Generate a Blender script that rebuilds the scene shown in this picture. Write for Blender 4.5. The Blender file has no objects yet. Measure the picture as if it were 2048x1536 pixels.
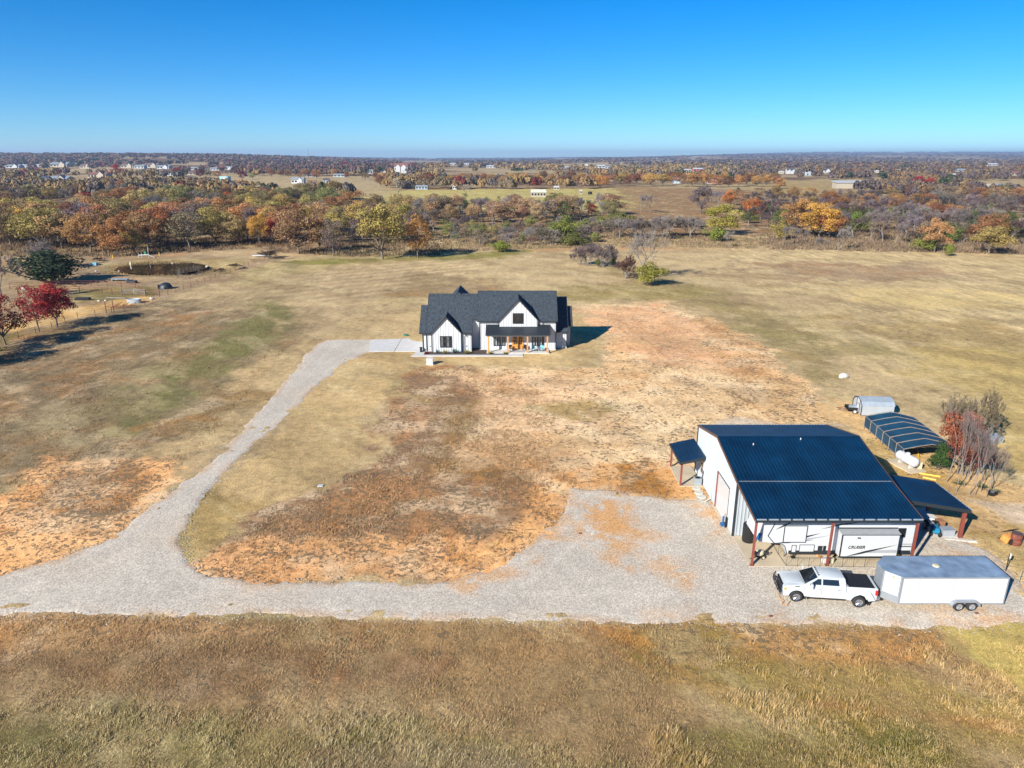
import bpy, math, random
import numpy as np
from mathutils import Vector, Matrix
R_ = math.radians
sc = bpy.context.scene
COL = sc.collection

# ---------------------------------------------------------------- camera, light, exposure
CAM_H = 30.0; PITCH = R_(17.8); FPX = 1420.0
cd = bpy.data.cameras.new("camera"); cam = bpy.data.objects.new("camera", cd); COL.objects.link(cam)
cam.location = (0, 0, CAM_H); cam.rotation_euler = (R_(90) - PITCH, 0, 0)
cd.sensor_fit = 'HORIZONTAL'; cd.sensor_width = 36; cd.lens = 36 * FPX / 2048
cd.clip_start = 0.5; cd.clip_end = 60000
sc.camera = cam
SUN_EL = 28.0; SUN_AZ = 48.0           # shadows run towards SUN_AZ (degrees from +X)
sdir = Vector((-math.cos(R_(SUN_AZ)) * math.cos(R_(SUN_EL)), -math.sin(R_(SUN_AZ)) * math.cos(R_(SUN_EL)), math.sin(R_(SUN_EL))))
sl = bpy.data.lights.new("sun", 'SUN'); sl.energy = 5.0; sl.angle = R_(0.53); sl.color = (1.0, 0.945, 0.86)
so = bpy.data.objects.new("sun", sl); COL.objects.link(so)
so.rotation_euler = sdir.to_track_quat('Z', 'Y').to_euler()
w = bpy.data.worlds.new("World"); sc.world = w; w.use_nodes = True
nt = w.node_tree; nt.nodes.clear()
sky = nt.nodes.new('ShaderNodeTexSky'); sky.sky_type = 'NISHITA'; sky.sun_disc = False
sky.sun_elevation = R_(SUN_EL); sky.sun_rotation = math.atan2(sdir.x, sdir.y)
sky.altitude = 300; sky.air_density = 0.8; sky.dust_density = 0.0; sky.ozone_density = 6
wb = nt.nodes.new('ShaderNodeMix'); wb.data_type = 'RGBA'; wb.blend_type = 'MULTIPLY'; wb.inputs[0].default_value = 1.0; wb.inputs[7].default_value = (.76, .96, 1.10, 1)   # cool white balance of the photograph
hs = nt.nodes.new('ShaderNodeHueSaturation'); hs.inputs['Saturation'].default_value = 1.2; hs.inputs['Hue'].default_value = 0.5
bg = nt.nodes.new('ShaderNodeBackground'); bg.inputs['Strength'].default_value = 0.070
wo = nt.nodes.new('ShaderNodeOutputWorld')
nt.links.new(sky.outputs[0], wb.inputs[6]); nt.links.new(wb.outputs[2], hs.inputs['Color']); nt.links.new(hs.outputs[0], bg.inputs[0]); nt.links.new(bg.outputs[0], wo.inputs[0])
sc.view_settings.view_transform = 'Standard'; sc.view_settings.look = 'None'
sc.view_settings.exposure = 0.92; sc.view_settings.gamma = 1.0

# ---------------------------------------------------------------- helpers
rng = np.random.default_rng(7); random.seed(7)
def at(px, py, z=0.0):
    x = (px - 1024) / FPX; u = -(py - 768) / FPX
    y = math.cos(PITCH) + math.sin(PITCH) * u; wv = -math.sin(PITCH) + math.cos(PITCH) * u
    t = (z - CAM_H) / wv
    return x * t, y * t
def lin(c):
    c = np.asarray(c, float) / 255.0
    return np.where(c <= 0.04045, c / 12.92, ((c + 0.055) / 1.055) ** 2.4)
def srgb(r, g, b, k=1.0):
    a = lin((r, g, b)) * k
    return (float(a[0]), float(a[1]), float(a[2]), 1.0)

def tag(o, label=None, cat=None, group=None, kind=None):
    if label: o['label'] = label
    if cat: o['category'] = cat
    if group: o['group'] = group
    if kind: o['kind'] = kind
    return o
def empty(name, loc=(0, 0, 0), rz=0, label=None, cat=None, group=None):
    o = bpy.data.objects.new(name, None); COL.objects.link(o)
    o.location = loc; o.rotation_euler = (0, 0, rz); o.empty_display_size = 0.1
    return tag(o, label, cat, group)
def wloc(p):
    v = Vector((0, 0, 0))
    while p is not None: v = v + p.location; p = p.parent
    return v
def link(name, me, parent=None, mat=None):
    o = bpy.data.objects.new(name, me); COL.objects.link(o)
    if parent is not None: o.parent = parent
    if mat is not None and len(me.materials) == 0: me.materials.append(mat)
    return o
class MB:
    def __init__(s): s.v = []; s.f = []
    def add(s, vs, fs):
        b = len(s.v); s.v += [tuple(p) for p in vs]; s.f += [tuple(i + b for i in f) for f in fs]; return s
    def box(s, x0, x1, y0, y1, z0, z1):
        return s.add([(x0, y0, z0), (x1, y0, z0), (x1, y1, z0), (x0, y1, z0), (x0, y0, z1), (x1, y0, z1), (x1, y1, z1), (x0, y1, z1)],
                     [(0, 3, 2, 1), (4, 5, 6, 7), (0, 1, 5, 4), (1, 2, 6, 5), (2, 3, 7, 6), (3, 0, 4, 7)])
    def rbox(s, c, sz, rz=0, rx=0, ry=0):
        M = Matrix.Translation(c) @ Matrix.Rotation(rz, 4, 'Z') @ Matrix.Rotation(ry, 4, 'Y') @ Matrix.Rotation(rx, 4, 'X')
        h = [a / 2 for a in sz]
        vs = [M @ Vector((sx * h[0], sy * h[1], sz_ * h[2])) for sz_ in (-1, 1) for sx, sy in ((-1, -1), (1, -1), (1, 1), (-1, 1))]
        return s.add(vs, [(0, 3, 2, 1), (4, 5, 6, 7), (0, 1, 5, 4), (1, 2, 6, 5), (2, 3, 7, 6), (3, 0, 4, 7)])
    def prism(s, pts, vec):
        n = len(pts); vec = Vector(vec); a = [Vector(p) for p in pts]; b = [p + vec for p in a]
        fs = [tuple(range(n))[::-1], tuple(range(n, 2 * n))] + [(i, (i + 1) % n, n + (i + 1) % n, n + i) for i in range(n)]
        return s.add(a + b, fs)
    def slab(s, pts, t):
        a = [Vector(p) for p in pts]; nrm = (a[1] - a[0]).cross(a[2] - a[0]).normalized()
        if nrm.z < 0: nrm = -nrm
        return s.prism(a, -nrm * t)
    def tube(s, p0, p1, r0, r1=None, n=8, cap=True):
        r1 = r0 if r1 is None else r1
        p0 = Vector(p0); p1 = Vector(p1); d = (p1 - p0)
        if d.length < 1e-6: return s
        q = d.to_track_quat('Z', 'Y'); vs = []
        for p, r in ((p0, r0), (p1, r1)):
            for i in range(n):
                a = 2 * math.pi * i / n; vs.append(p + q @ Vector((math.cos(a) * r, math.sin(a) * r, 0)))
        fs = [(i, (i + 1) % n, n + (i + 1) % n, n + i) for i in range(n)]
        if cap: fs += [tuple(range(n))[::-1], tuple(range(n, 2 * n))]
        return s.add(vs, fs)
    def path(s, pts, r, n=6):
        for a, b in zip(pts[:-1], pts[1:]): s.tube(a, b, r, r, n)
        return s
    def lathe(s, prof, c=(0, 0, 0), axis='Z', n=20, flip=False):
        vs = []; m = len(prof)
        for r, h in prof:
            for i in range(n):
                a = 2 * math.pi * i / n; x = math.cos(a) * r; y = math.sin(a) * r
                p = (x, y, h) if axis == 'Z' else ((h, x, y) if axis == 'X' else (x, h, y))
                vs.append((p[0] + c[0], p[1] + c[1], p[2] + c[2]))
        fs = []
        for k in range(m - 1):
            for i in range(n):
                fs.append((k * n + i, k * n + (i + 1) % n, (k + 1) * n + (i + 1) % n, (k + 1) * n + i))
        fs += [tuple(range(n))[::-1], tuple(range((m - 1) * n, m * n))]
        return s.add(vs, fs)
    def ell(s, c, r, n=10, m=6):
        prof = [(math.sin(math.pi * k / m) if 0 < k < m else 0.02, -math.cos(math.pi * k / m)) for k in range(m + 1)]
        b = len(s.v); s.lathe(prof, n=n)
        for i in range(b, len(s.v)):
            x, y, z = s.v[i]; s.v[i] = (c[0] + x * r[0], c[1] + y * r[1], c[2] + z * r[2])
        return s
    def build(s, name, mat, parent=None, world=False, smooth=False, bevel=0, label=None, kind=None):
        me = bpy.data.meshes.new(name)
        vs = s.v
        if world and parent is not None:
            o = wloc(parent); vs = [(x - o.x, y - o.y, z - o.z) for x, y, z in vs]
        me.from_pydata(vs, [], s.f); me.update()
        import bmesh
        bm = bmesh.new(); bm.from_mesh(me); bmesh.ops.recalc_face_normals(bm, faces=bm.faces[:])
        if bevel:
            bmesh.ops.bevel(bm, geom=[e for e in bm.edges if len(e.link_faces) == 2 and e.calc_face_angle(0) > 0.5], offset=bevel, segments=2, affect='EDGES', clamp_overlap=True)
        bm.to_mesh(me); bm.free()
        if smooth:
            me.polygons.foreach_set('use_smooth', [True] * len(me.polygons))
            try: me.set_sharp_from_angle(angle=R_(40))
            except Exception: pass
        o = link(name, me, parent, mat)
        if label: o['label'] = label
        if kind: o['kind'] = kind
        return o
def npmesh(name, V, F, mat=None, cols=None, parent=None, nper=None, link_=True, smooth=False):
    """V (n,3); F (m,k) index array, k = 3 or 4; cols (n,3) vertex colours as attribute 'tint'"""
    me = bpy.data.meshes.new(name); V = np.ascontiguousarray(V, np.float32); F = np.ascontiguousarray(F, np.int32)
    m, k = F.shape
    me.vertices.add(len(V)); me.vertices.foreach_set('co', V.ravel())
    me.loops.add(m * k); me.loops.foreach_set('vertex_index', F.ravel())
    me.polygons.add(m); me.polygons.foreach_set('loop_start', np.arange(0, m * k, k, dtype=np.int32))
    if smooth: me.polygons.foreach_set('use_smooth', np.ones(m, bool))
    me.update(calc_edges=True)
    if cols is not None:
        a = me.attributes.new('tint', 'FLOAT_COLOR', 'POINT')
        c = np.ones((len(V), 4), np.float32); c[:, :3] = cols; a.data.foreach_set('color', c.ravel())
    if mat: me.materials.append(mat)
    return link(name, me, parent) if link_ else me
def copytree(o, parent=None, loc=None, rz=None, scale=None):
    c = o.copy(); COL.objects.link(c)
    if parent is not None: c.parent = parent
    if loc is not None: c.location = loc
    if rz is not None: c.rotation_euler = (0, 0, rz)
    if scale is not None: c.scale = scale
    for ch in list(o.children): copytree(ch, c)
    return c

# numpy noise
def _h(ix, iy, s):
    n = (ix.astype(np.int64) * 374761393 + iy.astype(np.int64) * 668265263 + s * 974711) & 0x7fffffff
    n = ((n ^ (n >> 13)) * 1274126177) & 0x7fffffff
    return ((n ^ (n >> 16)) & 0xffff) / 65535.0
def vnoise(x, y, s=0):
    ix = np.floor(x); iy = np.floor(y); fx = x - ix; fy = y - iy
    fx = fx * fx * (3 - 2 * fx); fy = fy * fy * (3 - 2 * fy)
    ix = ix.astype(np.int64); iy = iy.astype(np.int64)
    a = _h(ix, iy, s); b = _h(ix + 1, iy, s); c = _h(ix, iy + 1, s); d = _h(ix + 1, iy + 1, s)
    return (a * (1 - fx) + b * fx) * (1 - fy) + (c * (1 - fx) + d * fx) * fy
def fbm(x, y, scale, o=4, s=0):
    r = np.zeros_like(x, float); a = 1.0; t = 0; f = 1.0 / scale
    for k in range(o):
        r += a * vnoise(x * f + 17.3 * k, y * f - 9.1 * k, s + k); t += a; a *= 0.55; f *= 2.1
    return r / t
def sm(a, b, x):
    t = np.clip((x - a) / (b - a), 0, 1); return t * t * (3 - 2 * t)
def sdist(poly, X, Y):
    """signed distance, positive inside"""
    P = np.array(poly, float); n = len(P); best = np.full(X.shape, 1e18); ins = np.zeros(X.shape, bool)
    for i in range(n):
        ax, ay = P[i]; bx, by = P[(i + 1) % n]; dx, dy = bx - ax, by - ay
        t = np.clip(((X - ax) * dx + (Y - ay) * dy) / (dx * dx + dy * dy + 1e-12), 0, 1)
        best = np.minimum(best, (X - ax - t * dx) ** 2 + (Y - ay - t * dy) ** 2)
        if ay != by:
            c = ((ay > Y) != (by > Y)) & (X < dx * (Y - ay) / (by - ay) + ax); ins ^= c
    return np.where(ins, 1, -1) * np.sqrt(best)

# ---------------------------------------------------------------- materials
def nodemat(name):
    m = bpy.data.materials.new(name); m.use_nodes = True
    return m, m.node_tree.nodes, m.node_tree.links, m.node_tree.nodes['Principled BSDF']
def mat(name, c, rough=0.6, metal=0.0, var=0.08, scale=3.0, bump=0.0, spec=0.5, coat=0.0, stretch=None, detail=4, rnd=0.0):
    """plain surface whose colour wanders a little with noise in object space"""
    m, N, L, b = nodemat(name)
    tc = N.new('ShaderNodeTexCoord'); no = N.new('ShaderNodeTexNoise'); no.inputs['Scale'].default_value = scale; no.inputs['Detail'].default_value = detail
    if stretch:
        mp = N.new('ShaderNodeMapping'); mp.inputs['Scale'].default_value = stretch
        L.new(tc.outputs['Object'], mp.inputs[0]); L.new(mp.outputs[0], no.inputs['Vector'])
    else: L.new(tc.outputs['Object'], no.inputs['Vector'])
    cr = N.new('ShaderNodeValToRGB'); L.new(no.outputs[0], cr.inputs[0])
    a = np.array(c[:3]); e = cr.color_ramp.elements
    e[0].position = 0.3; e[1].position = 0.7
    e[0].color = tuple(np.clip(a * (1 - var), 0, 1)) + (1,); e[1].color = tuple(np.clip(a * (1 + var), 0, 1)) + (1,)
    if rnd:   # each sheet or panel a touch lighter or darker than its neighbour
        oi = N.new('ShaderNodeObjectInfo'); mr = N.new('ShaderNodeMapRange'); mr.inputs[3].default_value = 1 - rnd; mr.inputs[4].default_value = 1 + rnd; L.new(oi.outputs['Random'], mr.inputs[0])
        h_ = N.new('ShaderNodeHueSaturation'); L.new(mr.outputs[0], h_.inputs['Value']); L.new(cr.outputs[0], h_.inputs['Color']); L.new(h_.outputs[0], b.inputs['Base Color'])
    else: L.new(cr.outputs[0], b.inputs['Base Color'])
    b.inputs['Roughness'].default_value = rough; b.inputs['Metallic'].default_value = metal
    b.inputs['Specular IOR Level'].default_value = spec; b.inputs['Coat Weight'].default_value = coat
    if bump:
        bp = N.new('ShaderNodeBump'); bp.inputs['Strength'].default_value = bump; bp.inputs['Distance'].default_value = 0.02
        L.new(no.outputs[0], bp.inputs['Height']); L.new(bp.outputs[0], b.inputs['Normal'])
    return m
M = {}
M['white_siding'] = mat('white_siding', (.50, .515, .525), .55, var=.02, scale=.8)
M['white_metal'] = mat('white_metal', (.36, .395, .42), .4, rnd=.05, var=.06, scale=.6, stretch=(1, 1, .2))
M['blue_roof'] = mat('blue_roof', (.0015, .020, .052), .42, var=.3, scale=.5, spec=.36, rnd=.09, detail=8)
M['trim_dark'] = mat('trim_dark', (.018, .024, .03), .5)
M['trim_brown'] = mat('trim_brown', (.10, .055, .04), .5)
M['shingle'] = mat('shingle', (.027, .038, .050), .85, var=.6, scale=5, bump=.3, stretch=(1, .5, .5), detail=6)
M['porch_metal'] = mat('porch_metal', (.030, .036, .044), .38, metal=.2, var=.1)
M['red_steel'] = mat('red_steel', (.21, .052, .035), .55, var=.15)
M['wood'] = mat('wood', (.50, .24, .07), .5, var=.2, scale=6, stretch=(4, 4, .4))
M['door_wood'] = mat('door_wood', (.62, .26, .05), .4, var=.15, scale=5, stretch=(4, 4, .4))
M['glass'] = mat('glass', (.012, .015, .018), .06, var=.3, spec=.8)
M['curtain'] = mat('curtain', (.10, .11, .12), .25, var=.4, scale=2)
M['concrete'] = mat('concrete', (.50, .49, .46), .85, var=.08, scale=.9, bump=.2)
M['concrete_tan'] = mat('concrete_tan', (.47, .39, .27), .85, var=.14, scale=.6, bump=.2)
M['mulch'] = mat('mulch', (.055, .038, .034), .95, var=.6, scale=9, bump=.8)
M['rv_white'] = mat('rv_white', (.50, .515, .52), .25, var=.02, scale=.5, coat=.3)
M['rv_grey'] = mat('rv_grey', (.30, .32, .34), .35)
M['black'] = mat('black', (.012, .012, .013), .45)
M['rubber'] = mat('rubber', (.018, .018, .018), .8)
M['chrome'] = mat('chrome', (.62, .63, .65), .18, metal=1.0)
M['steel_dull'] = mat('steel_dull', (.40, .42, .44), .4, metal=.7)
M['truck_paint'] = mat('truck_paint', (.46, .50, .51), .25, var=.01, coat=.6)
M['trailer_white'] = mat('trailer_white', (.50, .52, .55), .35, var=.07, scale=.7, stretch=(1, 1, .3))
M['trailer_roof'] = mat('trailer_roof', (.24, .32, .40), .4, rnd=.06, metal=.3, var=.3, scale=1.2, detail=8)
M['trailer_trim'] = mat('trailer_trim', (.30, .33, .36), .4, metal=.4)
M['red_lens'] = mat('red_lens', (.45, .015, .01), .2)
M['amber'] = mat('amber', (.75, .28, .03), .3)
M['lamp_lens'] = mat('lamp_lens', (.7, .72, .74), .1, coat=1)
M['tank_white'] = mat('tank_white', (.5, .51, .52), .3, var=.03)
M['galv'] = mat('galv', (.38, .44, .48), .4, metal=.4, var=.1, scale=2)
M['mesh_cloth'] = mat('mesh_cloth', (.006, .045, .085), .6, var=.35, scale=.7)
M['post_grey'] = mat('post_grey', (.21, .18, .16), .7, var=.2)
M['rust'] = mat('rust', (.16, .045, .028), .8, var=.4, scale=4)
M['orange'] = mat('orange', (.55, .24, .06), .7, var=.3)
M['yellow'] = mat('yellow', (.75, .45, .04), .5)
M['blue_plastic'] = mat('blue_plastic', (.01, .18, .32), .4)
M['blue_pump'] = mat('blue_pump', (.02, .10, .25), .4)
M['cream'] = mat('cream', (.55, .49, .33), .5, var=.1)
M['teal'] = mat('teal', (.18, .42, .50), .5)
M['brown_box'] = mat('brown_box', (.26, .12, .06), .8, var=.2)
M['limestone'] = mat('limestone', (.48, .46, .40), .9, var=.15, scale=3, bump=.5)
M['bark'] = mat('bark', (.15, .12, .095), .9, var=.35, scale=4)
M['bark_pale'] = mat('bark_pale', (.21, .185, .165), .9, var=.25, scale=3)
M['water'] = mat('water', (.045, .032, .018), .03, var=.3, scale=.6, spec=.7, bump=.03, stretch=(1, .4, 1))
M['green_plastic'] = mat('green_plastic', (.02, .16, .08), .5)

def foliage(name, var=.35, trans=0.25):
    m, N, L, b = nodemat(name)
    oi = N.new('ShaderNodeObjectInfo'); at_ = N.new('ShaderNodeAttribute'); at_.attribute_name = 'tint'
    mx = N.new('ShaderNodeMix'); mx.data_type = 'RGBA'; mx.blend_type = 'MULTIPLY'; mx.inputs[0].default_value = 1.0
    L.new(oi.outputs['Color'], mx.inputs[6]); L.new(at_.outputs['Color'], mx.inputs[7])
    L.new(mx.outputs[2], b.inputs['Base Color']); b.inputs['Roughness'].default_value = .75; b.inputs['Specular IOR Level'].default_value = .15
    tr = N.new('ShaderNodeBsdfTranslucent'); L.new(mx.outputs[2], tr.inputs[0])
    ms = N.new('ShaderNodeMixShader'); ms.inputs[0].default_value = trans
    L.new(b.outputs[0], ms.inputs[1]); L.new(tr.outputs[0], ms.inputs[2]); L.new(ms.outputs[0], N['Material Output'].inputs[0])
    return m
M['foliage'] = foliage('foliage'); M['twigs'] = foliage('twigs', trans=0.0)
def tintmat(name, trans=0.2):
    m, N, L, b = nodemat(name)
    a = N.new('ShaderNodeAttribute'); a.attribute_name = 'tint'
    L.new(a.outputs['Color'], b.inputs['Base Color']); b.inputs['Roughness'].default_value = .8; b.inputs['Specular IOR Level'].default_value = .15
    if trans:
        tr = N.new('ShaderNodeBsdfTranslucent'); L.new(a.outputs['Color'], tr.inputs[0])
        ms = N.new('ShaderNodeMixShader'); ms.inputs[0].default_value = trans
        L.new(b.outputs[0], ms.inputs[1]); L.new(tr.outputs[0], ms.inputs[2]); L.new(ms.outputs[0], N['Material Output'].inputs[0])
    return m
M['blades'] = tintmat('blades', .2); M['wood_far'] = tintmat('wood_far', .1)

def ground_material():
    m, N, L, b = nodemat('field_soil_and_grass')
    geo = N.new('ShaderNodeNewGeometry')
    ca = N.new('ShaderNodeAttribute'); ca.attribute_name = 'tint'
    ma = N.new('ShaderNodeAttribute'); ma.attribute_name = 'kinds'   # r: clumpy weeds on bare soil, g: coarse grass, b: streaks
    sp = N.new('ShaderNodeSeparateColor'); L.new(ma.outputs['Color'], sp.inputs[0])
    def noise(scale, det=4, stretch=None, rough=.6, dist=0.0):
        n = N.new('ShaderNodeTexNoise'); n.inputs['Scale'].default_value = scale; n.inputs['Detail'].default_value = det
        n.inputs['Roughness'].default_value = rough; n.inputs['Distortion'].default_value = dist
        if stretch:
            mp = N.new('ShaderNodeMapping'); mp.inputs['Scale'].default_value = stretch[:3]; mp.inputs['Rotation'].default_value = (0, 0, stretch[3])
            L.new(geo.outputs['Position'], mp.inputs[0]); L.new(mp.outputs[0], n.inputs['Vector'])
        else: L.new(geo.outputs['Position'], n.inputs['Vector'])
        return n
    def math_(op, a, b_=None, c=None, clamp=False):
        n = N.new('ShaderNodeMath'); n.operation = op; n.use_clamp = clamp
        for i, q in enumerate((a, b_, c)):
            if q is None: continue
            if isinstance(q, (int, float)): n.inputs[i].default_value = q
            else: L.new(q, n.inputs[i])
        return n.outputs[0]
    def ramp(v, a, b_):
        n = N.new('ShaderNodeMapRange'); n.interpolation_type = 'SMOOTHSTEP'; L.new(v, n.inputs[0]); n.inputs[1].default_value = a; n.inputs[2].default_value = b_
        return n.outputs[0]
    def mixc(f, a, b_, mode='MIX'):
        n = N.new('ShaderNodeMix'); n.data_type = 'RGBA'; n.blend_type = mode
        if isinstance(f, (int, float)): n.inputs[0].default_value = f
        else: L.new(f, n.inputs[0])
        for i, q in ((6, a), (7, b_)):
            if isinstance(q, tuple): n.inputs[i].default_value = q
            else: L.new(q, n.inputs[i])
        return n.outputs[2]
    n_fine = noise(5.5, 5, rough=.75); n_mid = noise(1.1, 5, rough=.7); n_big = noise(.13, 4); n_str = noise(.5, 5, (1, .25, 1, R_(-35)))
    # overall lightness wander
    v = math_('ADD', math_('MULTIPLY', n_fine.outputs[0], .9), math_('MULTIPLY', n_mid.outputs[0], .75))
    v = math_('ADD', v, math_('MULTIPLY', n_big.outputs[0], .5)); v = math_('ADD', v, math_('MULTIPLY', math_('SUBTRACT', n_str.outputs[0], .5), sp.outputs[2]))
    v = math_('MAXIMUM', math_('MULTIPLY_ADD', v, 1.95, -1.09), .35)
    vc = N.new('ShaderNodeCombineColor'); L.new(v, vc.inputs[0]); L.new(v, vc.inputs[1]); L.new(math_('MULTIPLY', v, .96), vc.inputs[2])
    c = mixc(1.0, ca.outputs['Color'], vc.outputs[0], 'MULTIPLY')
    # low weed clumps on the bare soil
    n_cl = noise(2.3, 4, rough=.62, dist=.6); n_cl2 = noise(.35, 3)
    cl = math_('ADD', n_cl.outputs[0], math_('MULTIPLY', math_('SUBTRACT', n_cl2.outputs[0], .5), .45))
    thr = math_('SUBTRACT', .70, math_('MULTIPLY', sp.outputs[0], .30))
    clm = ramp(math_('SUBTRACT', cl, thr), -.012, .035)
    clm = math_('MULTIPLY', clm, ramp(sp.outputs[0], .02, .25)); 
    wc = mixc(n_mid.outputs[0], (.13, .088, .055, 1), (.24, .18, .10, 1))
    c = mixc(math_('MULTIPLY', clm, .85), c, wc)
    # coarse grass: dark gaps and pale blades
    n_g = noise(7.0, 5, (1, .45, 1, R_(-30)), .7); gm = ramp(n_g.outputs[0], .40, .56)
    c = mixc(math_('MULTIPLY', math_('SUBTRACT', 1.0, gm), math_('MULTIPLY', sp.outputs[1], .55)), c, (.09, .07, .032, 1))
    L.new(c, b.inputs['Base Color']); b.inputs['Roughness'].default_value = .95; b.inputs['Specular IOR Level'].default_value = .1
    bp = N.new('ShaderNodeBump'); bp.inputs['Strength'].default_value = .7; bp.inputs['Distance'].default_value = .12
    L.new(math_('ADD', math_('MULTIPLY', clm, .6), math_('ADD', n_fine.outputs[0], n_mid.outputs[0])), bp.inputs['Height']); L.new(bp.outputs[0], b.inputs['Normal'])
    return m
M['ground'] = ground_material()
def gravel_material():
    m, N, L, b = nodemat('crushed_gravel')
    geo = N.new('ShaderNodeNewGeometry'); a = N.new('ShaderNodeAttribute'); a.attribute_name = 'tint'
    vo = N.new('ShaderNodeTexVoronoi'); vo.inputs['Scale'].default_value = 13.0; L.new(geo.outputs['Position'], vo.inputs['Vector'])
    n1 = N.new('ShaderNodeTexNoise'); n1.inputs['Scale'].default_value = 3.2; n1.inputs['Detail'].default_value = 6; n1.inputs['Roughness'].default_value = .8; L.new(geo.outputs['Position'], n1.inputs['Vector'])
    bw = N.new('ShaderNodeRGBToBW'); L.new(vo.outputs['Color'], bw.inputs[0])
    mr = N.new('ShaderNodeMapRange'); L.new(bw.outputs[0], mr.inputs[0]); mr.inputs[1].default_value = .2; mr.inputs[2].default_value = .8; mr.inputs[3].default_value = .72; mr.inputs[4].default_value = 1.22
    mr2 = N.new('ShaderNodeMapRange'); L.new(n1.outputs[0], mr2.inputs[0]); mr2.inputs[1].default_value = .3; mr2.inputs[2].default_value = .7; mr2.inputs[3].default_value = .88; mr2.inputs[4].default_value = 1.12
    mu = N.new('ShaderNodeMath'); mu.operation = 'MULTIPLY'; L.new(mr.outputs[0], mu.inputs[0]); L.new(mr2.outputs[0], mu.inputs[1])
    mx = N.new('ShaderNodeMix'); mx.data_type = 'RGBA'; mx.blend_type = 'MULTIPLY'; mx.inputs[0].default_value = 1
    cc = N.new('ShaderNodeCombineColor'); [L.new(mu.outputs[0], cc.inputs[i]) for i in range(3)]
    L.new(a.outputs['Color'], mx.inputs[6]); L.new(cc.outputs[0], mx.inputs[7]); L.new(mx.outputs[2], b.inputs['Base Color'])
    b.inputs['Roughness'].default_value = .95; b.inputs['Specular IOR Level'].default_value = .15
    bp = N.new('ShaderNodeBump'); bp.inputs['Strength'].default_value = .6; bp.inputs['Distance'].default_value = .05; L.new(bw.outputs[0], bp.inputs['Height']); L.new(bp.outputs[0], b.inputs['Normal'])
    return m
M['gravel'] = gravel_material()
# ---------------------------------------------------------------- terrain
KALB = 0.76
def gz(X, Y):
    X = np.asarray(X, float); Y = np.asarray(Y, float); r = X / np.maximum(Y, 1)
    z = 14 * sm(1300, 3200, Y) * sm(-.22, -.55, r) * (1 - .35 * sm(4000, 9000, Y))
    z = z + 19 * sm(1700, 3600, Y) * sm(-.05, -.40, r)
    z = z - 14 * sm(1600, 6000, Y) * sm(-.30, -.15, r) * (1 - sm(-.02, .12, r))
    z = z + 38 * sm(4500, 9000, Y) * sm(.12, .32, r)
    z = z + 60 * sm(10000, 15000, Y) * sm(.2, .45, r)
    z = z + 10 * (fbm(X, Y, 900, 3, 5) - .5) * sm(900, 2500, Y)
    # banks round the pond
    px, py = (X + 94.0) / 19.0, (Y - 199.0) / 11.0
    q = np.sqrt(px * px + py * py); z = z + .45 * np.exp(-((q - 1.55) / .22) ** 2) - .9 * sm(1.15, .75, q)
    return z
def P_(pts): return [at(*p) for p in pts]
ORG = (240, 194, 146); PEACH = (240, 208, 166); STRAW = (210, 180, 132); STRAW2 = (206, 178, 134)
BROWN = (160, 130, 104); GREYBR = (158, 134, 104); OLIVE = (140, 128, 62); GREEN = (136, 134, 82); RUST = (205, 128, 62)
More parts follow.
